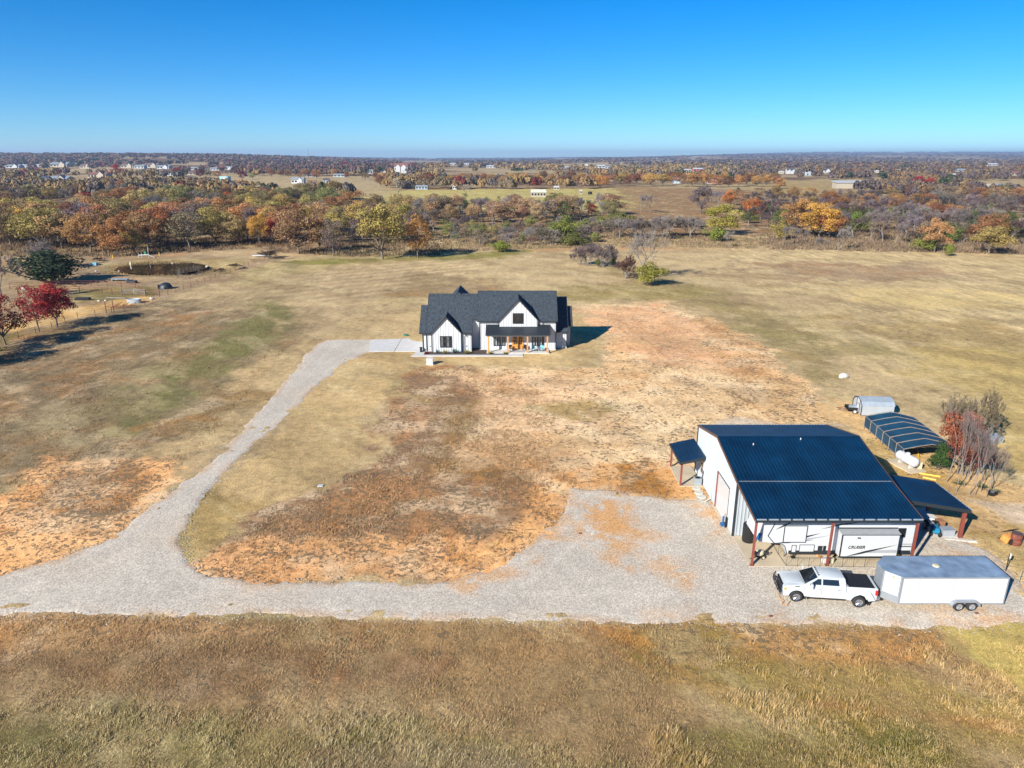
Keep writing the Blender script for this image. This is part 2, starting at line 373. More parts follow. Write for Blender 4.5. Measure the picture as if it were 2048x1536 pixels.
# (pixel outline, colour, strength, softness m, ragged edge m, weeds, coarse, streak)
PATCHES = [
 # far country
 ([(-400, 405), (-400, 500), (560, 500), (900, 470), (1400, 470), (2500, 480), (2500, 405), (1000, 372)], (128, 104, 78), .9, 10, 20, .6, .3, .2),
 ([(700, 382), (1000, 378), (1290, 376), (1330, 410), (1250, 420), (900, 420), (700, 410)], (196, 180, 112), 1, 3, 6, 0, .1, .5),
 ([(1230, 375), (1500, 378), (1560, 420), (1280, 440)], (160, 128, 92), .9, 5, 8, .2, .2, .6),
 ([(380, 355), (760, 352), (780, 392), (560, 398), (390, 372)], (190, 168, 128), .9, 10, 14, .1, .2, .3),
 ([(-200, 414), (130, 416), (150, 434), (-200, 438)], (150, 146, 142), .9, 2, 3, 0, .2, .3),
 ([(1500, 360), (1700, 362), (1800, 392), (1520, 400)], (176, 150, 100), .8, 10, 10, .1, .2, .3),
 ([(1900, 372), (2300, 366), (2300, 392), (1900, 388)], (205, 178, 120), .9, 8, 8, 0, .2, .3),
 # left paddock with the pond
 ([(-700, 500), (200, 512), (520, 492), (700, 495), (560, 525), (420, 570), (330, 600), (180, 655), (0, 690), (-700, 760)], (172, 148, 118), 1, 2, 4, .35, .3, .2),
 ([(160, 612), (290, 592), (300, 602), (200, 628), (40, 660), (-100, 690), (-100, 670)], (226, 182, 122), .95, 1.2, 1.5, .1, 0, .1),
 ([(150, 578), (330, 570), (300, 590), (160, 606)], (140, 130, 72), .7, 1.5, 2, .1, .3, .1),
 ([(190, 530), (330, 519), (450, 522), (520, 516), (440, 545), (340, 556), (210, 548)], (166, 146, 100), .85, 1.2, 1.5, .1, .3, .1),
 ([(-400, 680), (60, 668), (130, 690), (-100, 740), (-400, 800)], (120, 118, 60), .8, 2, 3, .2, .4, .2),
 # track along the wood and behind the meadow
 ([(380, 505), (560, 498), (620, 512), (480, 520)], (205, 176, 136), .8, 2, 3, 0, .1, .2),
 ([(1010, 504), (1100, 496), (1330, 494), (1600, 500), (1600, 505), (1330, 500), (1100, 503)], (214, 168, 120), .8, .8, 1.2, .1, .1, .1),
 ([(560, 522), (900, 508), (1000, 503), (1060, 498), (1060, 512), (900, 520), (700, 530), (540, 530)], (140, 134, 68), .85, 2.5, 4, .1, .4, .1),
 # big back meadow: pale straw with brown and green drifts
 ([(700, 560), (800, 545), (900, 548), (1000, 570), (900, 600), (760, 606)], (148, 126, 96), .7, 3, 7, .4, .3, .2),
 ([(1200, 590), (1260, 540), (1370, 560), (1600, 640), (1680, 760), (1620, 780), (1480, 640), (1350, 600)], (158, 142, 96), .7, 3, 6, .35, .4, .2),
 ([(1120, 575), (1400, 575), (1380, 600), (1120, 605)], (170, 152, 98), .7, 2, 4, .3, .3, .2),
 ([(1400, 500), (2300, 490), (2400, 700), (2100, 900), (1900, 800), (1700, 640)], (214, 188, 142), .9, 5, 10, .15, .2, .8),
 ([(1480, 520), (1800, 530), (1960, 560), (1700, 570), (1560, 560)], (166, 142, 116), .8, 4, 10, .4, .2, .3),
 ([(1640, 570), (1900, 580), (2100, 600), (1900, 625), (1700, 600)], (224, 196, 138), .8, 3, 6, .1, .1, .3),
 ([(1720, 640), (1900, 640), (2300, 720), (2300, 800), (2000, 720)], (182, 158, 108), .7, 5, 9, .4, .3, .4),
 # left meadow
 ([(-600, 800), (0, 690), (300, 610), (560, 590), (620, 620), (600, 680), (520, 760), (380, 920), (200, 960), (-600, 1090)], (146, 128, 102), 1, 3, 6, .4, .45, .8),
 ([(400, 600), (560, 550), (680, 545), (640, 580), (560, 620), (430, 650)], (182, 158, 120), .8, 3, 5, .1, .3, .6),
 ([(540, 606), (604, 616), (590, 650), (500, 705), (440, 760), (350, 815), (220, 860), (230, 800), (320, 750), (400, 690), (480, 630)], GREEN, .8, 4, 3.4, .1, .6, .3),
 ([(-200, 860), (150, 800), (260, 820), (120, 870), (-200, 980)], (160, 142, 112), .6, 3, 3, .2, .5, .4),
 ([(620, 540), (700, 525), (860, 520), (700, 640), (640, 690), (610, 680), (600, 620)], (196, 170, 132), .85, 3, 4, .05, .1, .5),
 ([(520, 715), (660, 670), (700, 640), (840, 620), (850, 690), (640, 690), (600, 720), (480, 860), (330, 930), (290, 905), (380, 870), (470, 790), (430, 780)], STRAW2, 1, 1.2, 2.0, .05, .12, .3),
 ([(330, 850), (420, 800), (500, 780), (540, 785), (440, 850), (360, 870)], (150, 124, 88), .7, 1.0, 2.0, .5, .3, .2),
 ([(1230, 610), (1260, 640), (1150, 700), (1140, 615)], STRAW2, .8, 1, 2, .2, .1, .2),
 # mown apron round the house
 ([(840, 612), (1150, 612), (1200, 690), (1190, 730), (1130, 735), (1000, 738), (850, 725), (780, 780), (880, 790), (840, 815), (760, 800), (720, 850), (790, 870), (760, 905), (700, 940), (640, 985), (560, 1020), (470, 1090), (380, 1128), (355, 1080), (380, 1010), (480, 930), (640, 760), (700, 700), (840, 690)], STRAW, 1, .7, 1.4, .03, .12, .15),
 ([(370, 1000), (420, 960), (520, 1010), (480, 1070), (400, 1110), (362, 1085)], (170, 142, 86), .6, 1.5, 1.2, .1, .35, .1),
 # weedy brown ground in the middle
 ([(820, 735), (900, 728), (1010, 742), (1110, 800), (1080, 850), (1100, 930), (1150, 960), (1120, 1040), (1050, 1080), (960, 1140), (860, 1168), (490, 1168), (400, 1140), (480, 1080), (560, 1020), (640, 980), (720, 940), (790, 900), (740, 860), (780, 800), (870, 815), (900, 790), (790, 780)], BROWN, 1, 1.0, 1.8, .55, .35, .15),
 ([(950, 800), (1060, 810), (1100, 900), (1060, 960), (900, 950), (860, 880)], (164, 130, 82), .6, 2, 2, .3, .55, .1),
 ([(640, 990), (800, 980), (1000, 1000), (980, 1060), (760, 1060), (560, 1080)], (184, 146, 112), .5, 2, 2, .6, .3, .1),
 ([(370, 1128), (500, 1090), (640, 1060), (800, 1070), (1000, 1090), (1060, 1090), (940, 1150), (860, 1175), (480, 1178)], (238, 186, 138), .9, .8, 1.6, .50, .05, .1),
 ([(1000, 1168), (1100, 1112), (1165, 1050), (1172, 970), (1080, 945), (1035, 1040), (930, 1105), (840, 1150), (840, 1178)], (238, 184, 132), .95, .9, .45, .45, .05, 0),
 # bare, pale and orange soil
 ([(1150, 612), (1330, 600), (1500, 680), (1640, 780), (1640, 850), (1400, 850), (1410, 990), (1330, 1000), (1140, 985), (1090, 940), (980, 890), (1000, 850), (1080, 830), (1110, 780), (880, 745), (1000, 735), (1190, 735), (1220, 690)], PEACH, 1, 1.2, 2.2, .45, 0, .1),
 ([(1150, 620), (1320, 605), (1500, 690), (1560, 760), (1400, 740), (1250, 700)], (240, 190, 148), .85, 2, 3, .34, 0, .2),
 ([(900, 748), (1100, 748), (1200, 780), (1180, 850), (1000, 860), (980, 800)], (240, 200, 160), .85, 1.5, 2, .4, 0, .1),
 ([(1380, 620), (1500, 680), (1600, 760), (1660, 830), (1560, 860), (1440, 700)], (214, 176, 132), .7, 2, 3, .55, .1, .3),
 ([(880, 890), (1080, 890), (1140, 910), (1080, 950), (940, 920)], (230, 190, 148), .8, .8, 1.2, .35, 0, 0),
 ([(1060, 930), (1250, 930), (1400, 950), (1400, 995), (1330, 998), (1140, 978)], (222, 168, 116), .85, .8, 1.2, .45, .1, 0),
 ([(1240, 930), (1290, 920), (1330, 990), (1250, 975)], (170, 118, 62), .7, .6, 1, .6, .2, 0),
 ([(1060, 815), (1200, 800), (1240, 812), (1180, 832)], (140, 124, 60), .6, .8, 1.2, .5, .3, 0),
 ([(1440, 838), (1620, 850), (1700, 850), (1600, 862), (1440, 852)], (214, 196, 176), .8, .6, 1, .1, 0, 0),
 # right of the workshop
 ([(1640, 790), (1720, 800), (1840, 850), (1960, 960), (2300, 1000), (2300, 1200), (2060, 1200), (1960, 1120), (1925, 1078), (1790, 1010), (1700, 860)], (228, 190, 138), 1, .8, 1.5, .2, .15, .1),
 ([(1700, 860), (1800, 900), (1900, 960), (1900, 990), (1780, 960)], (190, 158, 92), .6, 1, 1.2, .3, .3, .1),
 ([(1940, 1000), (2060, 1010), (2300, 1060), (2300, 1075), (2040, 1045)], (224, 204, 180), .8, .5, .8, .05, 0, 0),
 ([(1960, 1075), (2048, 1060), (2300, 1120), (2300, 1230), (2060, 1180)], (180, 152, 86), .7, .8, 1.2, .3, .4, .1),
 ([(1840, 700), (2300, 700), (2300, 960), (2000, 940), (1990, 800), (1880, 770)], (205, 178, 116), .8, 2, 3, .15, .3, .2),
 # left orange slope
 ([(-600, 1080), (0, 975), (100, 930), (250, 925), (360, 915), (400, 930), (330, 1000), (200, 1092), (0, 1155), (-600, 1240)], (240, 190, 142), 1, .8, 1.8, .55, .05, .1),
 ([(80, 960), (260, 930), (330, 960), (250, 1030), (80, 1040)], (160, 118, 84), .7, 1.0, 1.4, .7, .3, .1),
 # foreground
 ([(-900, 1232), (0, 1232), (1000, 1245), (1990, 1252), (2900, 1255), (3200, 1900), (-1200, 1900)], (170, 142, 104), 1, .5, .3, .3, .6, .4),
 ([(-200, 1225), (300, 1225), (560, 1260), (300, 1300), (-200, 1340)], (206, 166, 128), .5, .6, .8, .65, .3, .1),
 ([(-300, 1300), (400, 1280), (900, 1330), (700, 1420), (-300, 1400)], (142, 112, 86), .7, 1.2, 1.6, .4, .65, .3),
 ([(-400, 1410), (500, 1420), (1000, 1440), (1300, 1540), (1200, 1700), (-400, 1700)], (160, 148, 98), .75, .9, 1.4, 0, .8, .4),
 ([(-100, 1460), (150, 1450), (180, 1500), (30, 1540), (-100, 1540)], (110, 114, 60), .6, .4, .6, 0, .8, 0),
 ([(600, 1470), (720, 1430), (840, 1440), (760, 1500), (640, 1530)], (110, 112, 50), .6, .4, .6, 0, .8, 0),
 ([(620, 1480), (840, 1470), (1100, 1500), (1060, 1600), (560, 1600)], (136, 118, 104), .6, .5, .6, .2, .8, 0),
 ([(1200, 1250), (1500, 1250), (1560, 1330), (1500, 1420), (1300, 1360)], (150, 128, 68), .7, .8, 1, .4, .5, .1),
 ([(1160, 1248), (1240, 1290), (1330, 1300), (1250, 1250)], (206, 142, 76), .6, .4, .5, .3, .3, .2),
 ([(1450, 1250), (1700, 1258), (1880, 1262), (1860, 1320), (1640, 1340), (1500, 1300)], (196, 150, 98), .65, .5, .8, .65, .3, .2),
 ([(1350, 1340), (1700, 1330), (2100, 1400), (2100, 1520), (1600, 1480), (1400, 1420)], (174, 150, 86), .7, .8, 1.2, .1, .7, .3),
 ([(1300, 1420), (1600, 1430), (1900, 1480), (2000, 1600), (1300, 1600)], (122, 116, 56), .7, .8, 1.2, .1, .75, .2),
 ([(1740, 1440), (1840, 1450), (1900, 1540), (1780, 1540)], (104, 110, 46), .7, .5, .8, 0, .75, 0),
 ([(1875, 1250), (2500, 1244), (2500, 1420), (2060, 1400), (1950, 1330)], (206, 184, 112), .95, .6, .8, .05, .25, .1),
]
PATCHES = [(P_(p),) + tuple(r) for p, *r in PATCHES]
MOWN = P_([(430, 640), (600, 545), (900, 515), (1000, 520), (860, 580), (700, 610), (560, 600)])
TRACKS = [P_([(1150, 1246), (1230, 1290), (1340, 1350), (1500, 1400), (1750, 1420), (2060, 1460)]), P_([(1060, 935), (1180, 965), (1260, 985)]), P_([(1230, 640), (1330, 720), (1480, 800), (1560, 860)]), P_([(600, 1500), (660, 1330), (700, 1250)])]
def paint(X, Y):
    D = np.hypot(X, Y)
    n1 = fbm(X, Y, 60, 4, 1); n2 = fbm(X, Y, 14, 4, 2); n3 = fbm(X + .8 * Y, Y * .5, 25, 4, 3)
    base = np.array(lin((206, 180, 138))); c = np.empty(X.shape + (3,))
    c[:] = base; K = np.zeros(X.shape + (3,)); K[..., 0] = .15; K[..., 1] = .2; K[..., 2] = .3
    t = sm(.42, .62, n1)[..., None]; c = c * (1 - t * .6) + lin((168, 142, 106)) * t * .6
    t = sm(.55, .75, n3)[..., None]; c = c * (1 - t * .5) + lin((150, 140, 84)) * t * .5
    t = sm(.5, .7, fbm(X, Y, 7, 4, 9))[..., None] * .35; c = c * (1 - t) + lin((220, 196, 146)) * t
    far = sm(500, 900, D)[..., None]
    t = sm(.45, .55, fbm(X, Y, 220, 3, 11))[..., None]
    c = c * (1 - far) + far * (lin((112, 84, 62)) * t + lin((182, 160, 122)) * (1 - t))
    w1 = fbm(X, Y * 1.0, 5.5, 6, 21) - .5; w2 = fbm(X, Y, 22, 3, 22) - .5; w3 = fbm(X + .6 * Y, Y * .7, 1.7, 4, 23) - .5
    for poly, col, st, soft, rag, a, b, d in PATCHES:
        P = np.array(poly); x0, y0 = P.min(0) - soft - 3 * rag - 2; x1, y1 = P.max(0) + soft + 3 * rag + 2
        m = (X > x0) & (X < x1) & (Y > y0) & (Y < y1)
        if not m.any(): continue
        s = sdist(poly, X[m], Y[m]) + (w1[m] * 4.2 + w2[m] * 2.2 + w3[m] * 2.0) * rag
        wgt = (sm(-soft, soft, s) * st)[..., None]
        c[m] = c[m] * (1 - wgt) + lin(col) * wgt
        K[m] = K[m] * (1 - wgt) + np.array((a, b, d)) * wgt
    # mower passes on the back meadow and wheel tracks
    mm = sm(-6, 6, sdist(MOWN, X, Y))[..., None] * .11; c = c * (1 + mm * np.sin((X * -.55 + Y * .83) * 6.283 / 5.0 + 2 * w2)[..., None])
    for tk in TRACKS:
        for off in (-.85, .85):
            dd = -sdist([(x + off, y) for x, y in tk] + [(x + off + .02, y) for x, y in tk[::-1]], X, Y); t = (np.exp(-(dd / .3) ** 2) * .42)[..., None] * sm(.25, .55, fbm(X, Y, 5, 3, 38))[..., None]; c = c * (1 - t) + lin((176, 120, 76)) * t
    # rust tinge near bare earth, tiny value wander
    t = sm(.52, .7, fbm(X, Y, 9, 4, 31))[..., None] * .22 * sm(.1, .5, K[..., 0])[..., None]
    c = c * (1 - t) + lin((214, 140, 72)) * t
    so = sm(.25, .5, K[..., 0])[..., None]
    t = sm(.5, .66, fbm(X, Y, 3.2, 5, 33))[..., None] * .45 * so; c = c * (1 - t) + lin((244, 220, 186)) * t
    t = sm(.52, .66, fbm(X + .5 * Y, Y * .8, 4.5, 5, 34))[..., None] * .30 * so; c = c * (1 - t) + lin((156, 122, 92)) * t
    t = sm(.58, .7, fbm(X, Y, 6, 5, 35))[..., None] * .22 * so; c = c * (1 - t) + lin((226, 156, 96)) * t
    t = sm(.53, .66, fbm(X + .8 * Y, Y * .6, 8, 5, 36))[..., None] * .38 * (1 - so); c = c * (1 - t) + lin((148, 126, 92)) * t
    t = sm(.55, .7, fbm(X + .8 * Y, Y * .6, 5, 5, 37))[..., None] * .35 * (1 - so); c = c * (1 - t) + lin((226, 204, 158)) * t
    g_ = c.mean(-1, keepdims=True); c = np.clip(g_ + (c - g_) * (1.06 + .10 * sm(.2, .5, K[..., 0])[..., None]), .01, 1.1)
    c = c * (1 + .08 * sm(.2, .5, K[..., 0])[..., None])
    return c * KALB * (0.9 + .2 * n2[..., None]), K

GRAVEL = P_([(-500, 1227), (0, 1228), (500, 1233), (1000, 1243), (1300, 1248), (1600, 1252), (1990, 1252), (2500, 1244), (2500, 1260), (2500, 1230), (2300, 1230), (2060, 1185), (1985, 1105), (1940, 1085), (1905, 1070), (1700, 1060), (1466, 1060), (1398, 985), (1390, 1000), (1330, 999), (1220, 985), (1145, 978), (1128, 1030), (1060, 1075), (1010, 1125), (900, 1162), (500, 1163), (420, 1150), (375, 1125), (360, 1080), (385, 1015), (440, 955), (500, 900), (560, 845), (640, 765), (700, 720), (745, 703), (745, 679), (655, 679), (632, 688), (605, 718), (560, 775), (500, 845), (430, 915), (330, 990), (255, 1052), (200, 1086), (100, 1122), (0, 1150), (-500, 1190)])
def gravel_mask(X, Y):
    s = sdist(GRAVEL, X, Y); D = np.hypot(X, Y)
    return s + (fbm(X, Y, 1.6, 4, 41) - .5) * 1.1 + (fbm(X, Y, 6, 3, 42) - .5) * .9
def axis(lo, hi, d0, g, mid=0.0):
    out = [mid]; d = d0
    while out[-1] < hi: out.append(out[-1] + d); d = max(d0, (abs(out[-1] - mid)) * g)
    neg = [mid]
    while neg[-1] > lo: neg.append(neg[-1] - max(d0, abs(neg[-1] - mid) * g))
    return np.array(sorted(set(out + neg)))
def build_ground():
    xs = axis(-16000, 16000, .42, .0085); ys = [14.0]
    while ys[-1] < 16800: ys.append(ys[-1] + max(.36, ys[-1] * (.0065 if ys[-1] < 260 else .011)))
    ys = np.array([-600.0, -100, 0, 8] + ys)
    X, Y = np.meshgrid(xs, ys); Z = gz(X, Y) + (fbm(X, Y, 1.3, 3, 51) - .5) * .16 * sm(500, 100, Y)
    c, K = paint(X, Y)
    for zz in (0,):   # level ground under buildings and slabs
        f = sm(-1.5, .3, np.maximum.reduce([sdist([(-16, 106.5), (12, 106.5), (12, 123), (-16, 123)], X, Y), sdist([(16, 46.5), (38, 46.5), (38, 68), (16, 68)], X, Y), sdist([(-26, 108), (-14, 108), (-14, 121), (-26, 121)], X, Y)]))
        Z = Z * (1 - f) - .02 * f
    Z = np.where(gravel_mask(X, Y) > 1.2, -.06, Z)
    nx, ny = len(xs), len(ys); idx = np.arange(nx * ny).reshape(ny, nx)
    F = np.stack([idx[:-1, :-1], idx[:-1, 1:], idx[1:, 1:], idx[1:, :-1]], -1).reshape(-1, 4)
    o = npmesh('ground', np.stack([X, Y, Z], -1).reshape(-1, 3), F, M['ground'], c.reshape(-1, 3), smooth=True)
    a = o.data.attributes.new('kinds', 'FLOAT_COLOR', 'POINT'); k = np.ones((nx * ny, 4), np.float32); k[:, :3] = K.reshape(-1, 3); a.data.foreach_set('color', k.ravel())
    tag(o, kind='structure'); print('ground', nx, ny)
build_ground()
STAINS = [(P_([(1535, 1231), (1552, 1231), (1550, 1237), (1537, 1237)]), .9), (P_([(1944, 1222), (1962, 1223), (1960, 1232), (1946, 1231)]), .9), (P_([(1140, 985), (1150, 1040), (1120, 1080), (1060, 1090), (1080, 1040)]), .8), (P_([(1180, 1005), (1250, 1000), (1290, 1050), (1270, 1120), (1225, 1140), (1190, 1090), (1150, 1060)]), .6), (P_([(1195, 1000), (1240, 1010), (1260, 1060), (1235, 1130), (1215, 1100), (1190, 1050)]), .95),
          (P_([(1130, 1040), (1260, 1050), (1270, 1066), (1150, 1066)]), .7), (P_([(1280, 1100), (1350, 1120), (1410, 1160), (1380, 1180), (1300, 1140)]), .75), (P_([(1390, 1010), (1440, 1015), (1440, 1040), (1400, 1035)]), .8),
          (P_([(1410, 1050), (1450, 1050), (1460, 1080), (1410, 1075)]), .6), (P_([(880, 1160), (1060, 1130), (1100, 1090), (1060, 1150), (940, 1185)]), .8), (P_([(1320, 1215), (1420, 1222), (1400, 1240), (1300, 1238)]), .5),
          (P_([(1860, 1225), (1990, 1220), (2030, 1240), (1880, 1245)]), .6), (P_([(1860, 1085), (1960, 1100), (1990, 1150), (1940, 1160), (1880, 1130)]), .45), (P_([(1290, 1060), (1330, 1075), (1320, 1090), (1280, 1075)]), .5)]
def build_gravel(name, xr, yr, d):
    xs = np.arange(xr[0], xr[1], d); ys = np.arange(yr[0], yr[1], d); X, Y = np.meshgrid(xs, ys)
    s = gravel_mask(X, Y); keep = s > -.35
    n = fbm(X, Y, 3, 4, 61); Z = .10 * sm(-.3, .35, s) - .065 + (fbm(X, Y, .7, 3, 62) - .5) * .03
    c = lin((210, 199, 181)) * np.ones(X.shape + (1,)) * (.86 + .28 * n[..., None])
    # wheel ruts: paler and darker bands along the drive
    t = sm(.5, .75, fbm(X, Y, 9, 3, 63))[..., None] * .5; c = c * (1 - t) + lin((214, 196, 170)) * t
    rut = np.exp(-((np.mod(s + .4 * (fbm(X, Y, 12, 2, 67) - .5), 2.1) - 1.0) / .28) ** 2)[..., None] * sm(.5, 1.2, s)[..., None] * (1 - sm(4, 5, s)[..., None]) * .09 - .05 * sm(.3, 1.3, s)[..., None]; c = c * (1.06 + rut)
    edge = (sm(1.3, .0, s) * sm(.35, .6, fbm(X, Y, 2.2, 3, 64)))[..., None] * .5; c = c * (1 - edge) + lin((206, 160, 112)) * edge
    for poly, st in STAINS:
        q = sdist(poly, X, Y) + (fbm(X, Y, 1.8, 4, 65) - .5) * 3.2
        wgt = (sm(-1.2, 1.5, q) * st * .8 * sm(.2, .5, fbm(X, Y, .8, 3, 66)) * 1.15)[..., None]; c = c * (1 - wgt) + lin((226, 172, 112)) * wgt
    ny, nx = X.shape; idx = np.arange(nx * ny).reshape(ny, nx)
    kf = keep[:-1, :-1] & keep[:-1, 1:] & keep[1:, 1:] & keep[1:, :-1]
    F = np.stack([idx[:-1, :-1], idx[:-1, 1:], idx[1:, 1:], idx[1:, :-1]], -1)[kf]
    used, inv = np.unique(F.ravel(), return_inverse=True)
    V = np.stack([X, Y, Z], -1).reshape(-1, 3)[used]; C = (c * KALB).reshape(-1, 3)[used]
    return V, inv.reshape(-1, 4), C
V1, F1, C1 = build_gravel('g', (-48, 62), (37, 70), .14); V2, F2, C2 = build_gravel('g', (-40, -8), (69.94, 122), .16)
gr = npmesh('gravel_road', np.vstack([V1, V2]), np.vstack([F1, F2 + len(V1)]), M['gravel'], np.vstack([C1, C2]), smooth=True); tag(gr, kind='structure'); print('gravel faces', len(F1) + len(F2))

def loose_stones(n):
    X = rng.uniform(-46, 60, n); Y = rng.uniform(37, 72, n); s_ = gravel_mask(X, Y); k = (s_ > -1.1) & (s_ < .9) & (rng.uniform(0, 1, n) < np.exp(-np.abs(s_ + .1) / .45)); X, Y = X[k], Y[k]; m_ = len(X)
    B = np.array([(1, 0, 0), (0, 1, 0), (-1, 0, 0), (0, -1, 0), (0, 0, 1), (0, 0, -1)]); f = np.array([(0, 1, 4), (1, 2, 4), (2, 3, 4), (3, 0, 4)])
    r_ = rng.uniform(.025, .075, (m_, 1, 1)) * rng.uniform(.6, 1.2, (m_, 6, 1)); V = B[None] * r_ + np.stack([X, Y, np.full(m_, .03)], -1)[:, None]
    c = lin((205, 198, 186)) * rng.uniform(.35, .85, (m_, 1)); F = (np.arange(m_)[:, None, None] * 6 + f[None]).reshape(-1, 3)
    tag(npmesh('loose_stones', V.reshape(-1, 3), F, M['stone_bits'], np.repeat(c, 6, 0)), 'loose stones spilled along the verges of the gravel road', kind='stuff')
M['stone_bits'] = tintmat('stone_bits', 0)
loose_stones(60000)
# ---------------------------------------------------------------- standing grass and weeds (real blades)
def blades(name, X, Y, H, nb, spread, wid, colfun, lean=(.35, .25), label=None):
    n = len(X); Z = gz(X, Y)
    k = n * nb; r = rng
    bx = np.repeat(X, nb) + r.normal(0, 1, k) * spread; by = np.repeat(Y, nb) + r.normal(0, 1, k) * spread; bz = np.repeat(Z, nb) - .03
    h = np.repeat(H, nb) * r.uniform(.55, 1.15, k); a = r.uniform(0, 2 * np.pi, k); ln = h * r.uniform(.1, .7, k)
    dx = np.cos(a) * ln + lean[0] * h * .6; dy = np.sin(a) * ln + lean[1] * h * .6
    wa = r.uniform(0, np.pi, k); wx = np.cos(wa) * wid; wy = np.sin(wa) * wid * .6
    p0 = np.stack([bx - wx, by - wy, bz], -1); p1 = np.stack([bx + wx, by + wy, bz], -1)
    m0 = np.stack([bx - wx * .7 + dx * .4, by - wy * .7 + dy * .4, bz + h * .62], -1); m1 = np.stack([bx + wx * .7 + dx * .4, by + wy * .7 + dy * .4, bz + h * .62], -1)
    t = np.stack([bx + dx, by + dy, bz + h * r.uniform(.8, 1, k)], -1)
    V = np.stack([p0, p1, m1, m0, t], 1).reshape(-1, 3); b = np.arange(k)[:, None] * 5
    F = np.concatenate([b + [0, 1, 2], b + [0, 2, 3], b + [3, 2, 4]], 0)
    c = colfun(X, Y, n); c = np.repeat(c, nb, 0) * r.uniform(.8, 1.5, (k, 1)); c = np.repeat(c, 5, 0)
    o = npmesh(name, V, F, M['blades'], np.clip(c, 0, 1)); tag(o, label, kind='stuff'); return o
def colfield(hue, amt):
    def f(X, Y, n):
        c, K = paint(X, Y); h = np.array([lin(q) * KALB for q in hue])[rng.integers(0, len(hue), n)]
        return c * (1 - amt) + h * amt
    return f
def scatter(poly, n, cond=None, dens=None):
    P = np.array(poly); lo = P.min(0); hi = P.max(0)
    X = rng.uniform(lo[0], hi[0], n); Y = rng.uniform(lo[1], hi[1], n)
    m = (sdist(poly, X, Y) > 0) & (gravel_mask(X, Y) < .05)
    if dens is not None: m &= rng.uniform(0, 1, n) < dens(X, Y)
    return X[m], Y[m]
fore = P_([(-260, 1229), (1000, 1243), (2300, 1250), (2300, 1620), (-260, 1620)])
dryc = [(208, 184, 138), (184, 156, 116), (156, 126, 98), (140, 116, 96), (196, 168, 120), (128, 118, 72)]
X, Y = scatter(fore, 80000, dens=lambda X, Y: .12 + .88 * sm(.3, .6, fbm(X, Y, 1.6, 3, 71)))
blades('dry_grass', X, Y, .07 + .17 * fbm(X, Y, 4, 3, 72), 4, .10, .015, colfield(dryc, .5), label='short dry brown grass on the near side of the gravel road')
tall = P_([(-260, 1410), (500, 1420), (1000, 1440), (1320, 1560), (1300, 1640), (-260, 1640)])
X, Y = scatter(tall, 9000, dens=lambda X, Y: sm(.38, .6, fbm(X, Y, 1.4, 3, 73)))
blades('tall_grass', X, Y, rng.uniform(.12, .36, len(X)) * (.6 + .8 * fbm(X, Y, 2.5, 3, 81)), 10, .16, .014, colfield([(214, 198, 156), (192, 174, 128), (170, 150, 104), (122, 118, 66)], .7), label='taller straw and green grass along the bottom of the view')
right_ = P_([(1300, 1280), (2250, 1300), (2250, 1600), (1300, 1600)])
X, Y = scatter(right_, 9000, dens=lambda X, Y: sm(.5, .7, fbm(X, Y, 2.2, 3, 74)))
blades('straw_tussocks', X, Y, rng.uniform(.22, .5, len(X)), 9, .12, .016, colfield([(222, 196, 144), (206, 172, 118), (150, 132, 66)], .6), label='pale straw tussocks scattered in the grass right of centre')
mid = P_([(820, 735), (1010, 742), (1110, 800), (1100, 930), (1150, 960), (1120, 1040), (1000, 1130), (860, 1160), (490, 1160), (390, 1135), (560, 1010), (720, 940), (790, 900), (740, 860), (780, 800), (870, 815), (790, 780)])
X, Y = scatter(mid, 26000, dens=lambda X, Y: (.06 + .94 * sm(.44, .6, fbm(X, Y, 3, 4, 75))) * (.3 + .7 * sm(44, 54, Y)))
blades('brown_weeds', X, Y, .13 + .16 * fbm(X, Y, 5, 3, 76), 4, .11, .028, colfield([(150, 122, 96), (122, 100, 80), (186, 158, 118), (120, 112, 70)], .75), label='low brown weeds on the bare patch between drive and workshop')
lf = P_([(-300, 720), (300, 620), (560, 600), (620, 640), (500, 780), (380, 920), (200, 1060), (0, 1130), (-300, 1180)])
X, Y = scatter(lf, 34000, dens=lambda X, Y: .1 + .9 * sm(.42, .6, fbm(X, Y, 4, 4, 77)))
blades('meadow_grass', X, Y, .12 + .15 * fbm(X, Y, 5, 3, 78), 4, .14, .035, colfield([(142, 116, 86), (166, 142, 106), (106, 104, 54), (120, 92, 66)], .55), label='rough grass of the meadow left of the drive')
ps = P_([(1150, 612), (1330, 600), (1640, 780), (1640, 850), (1400, 850), (1400, 990), (1140, 975), (980, 890), (1080, 830), (1110, 780), (880, 745), (1190, 735)])
X, Y = scatter(ps, 9000, dens=lambda X, Y: sm(.5, .62, fbm(X, Y, 2.4, 4, 79)))
blades('soil_weeds', X, Y, .08 + .12 * fbm(X, Y, 5, 3, 80), 4, .13, .035, colfield([(150, 118, 90), (130, 104, 78), (176, 150, 110), (120, 112, 70)], .7), label='sparse weeds on the pale bare soil beside the workshop')
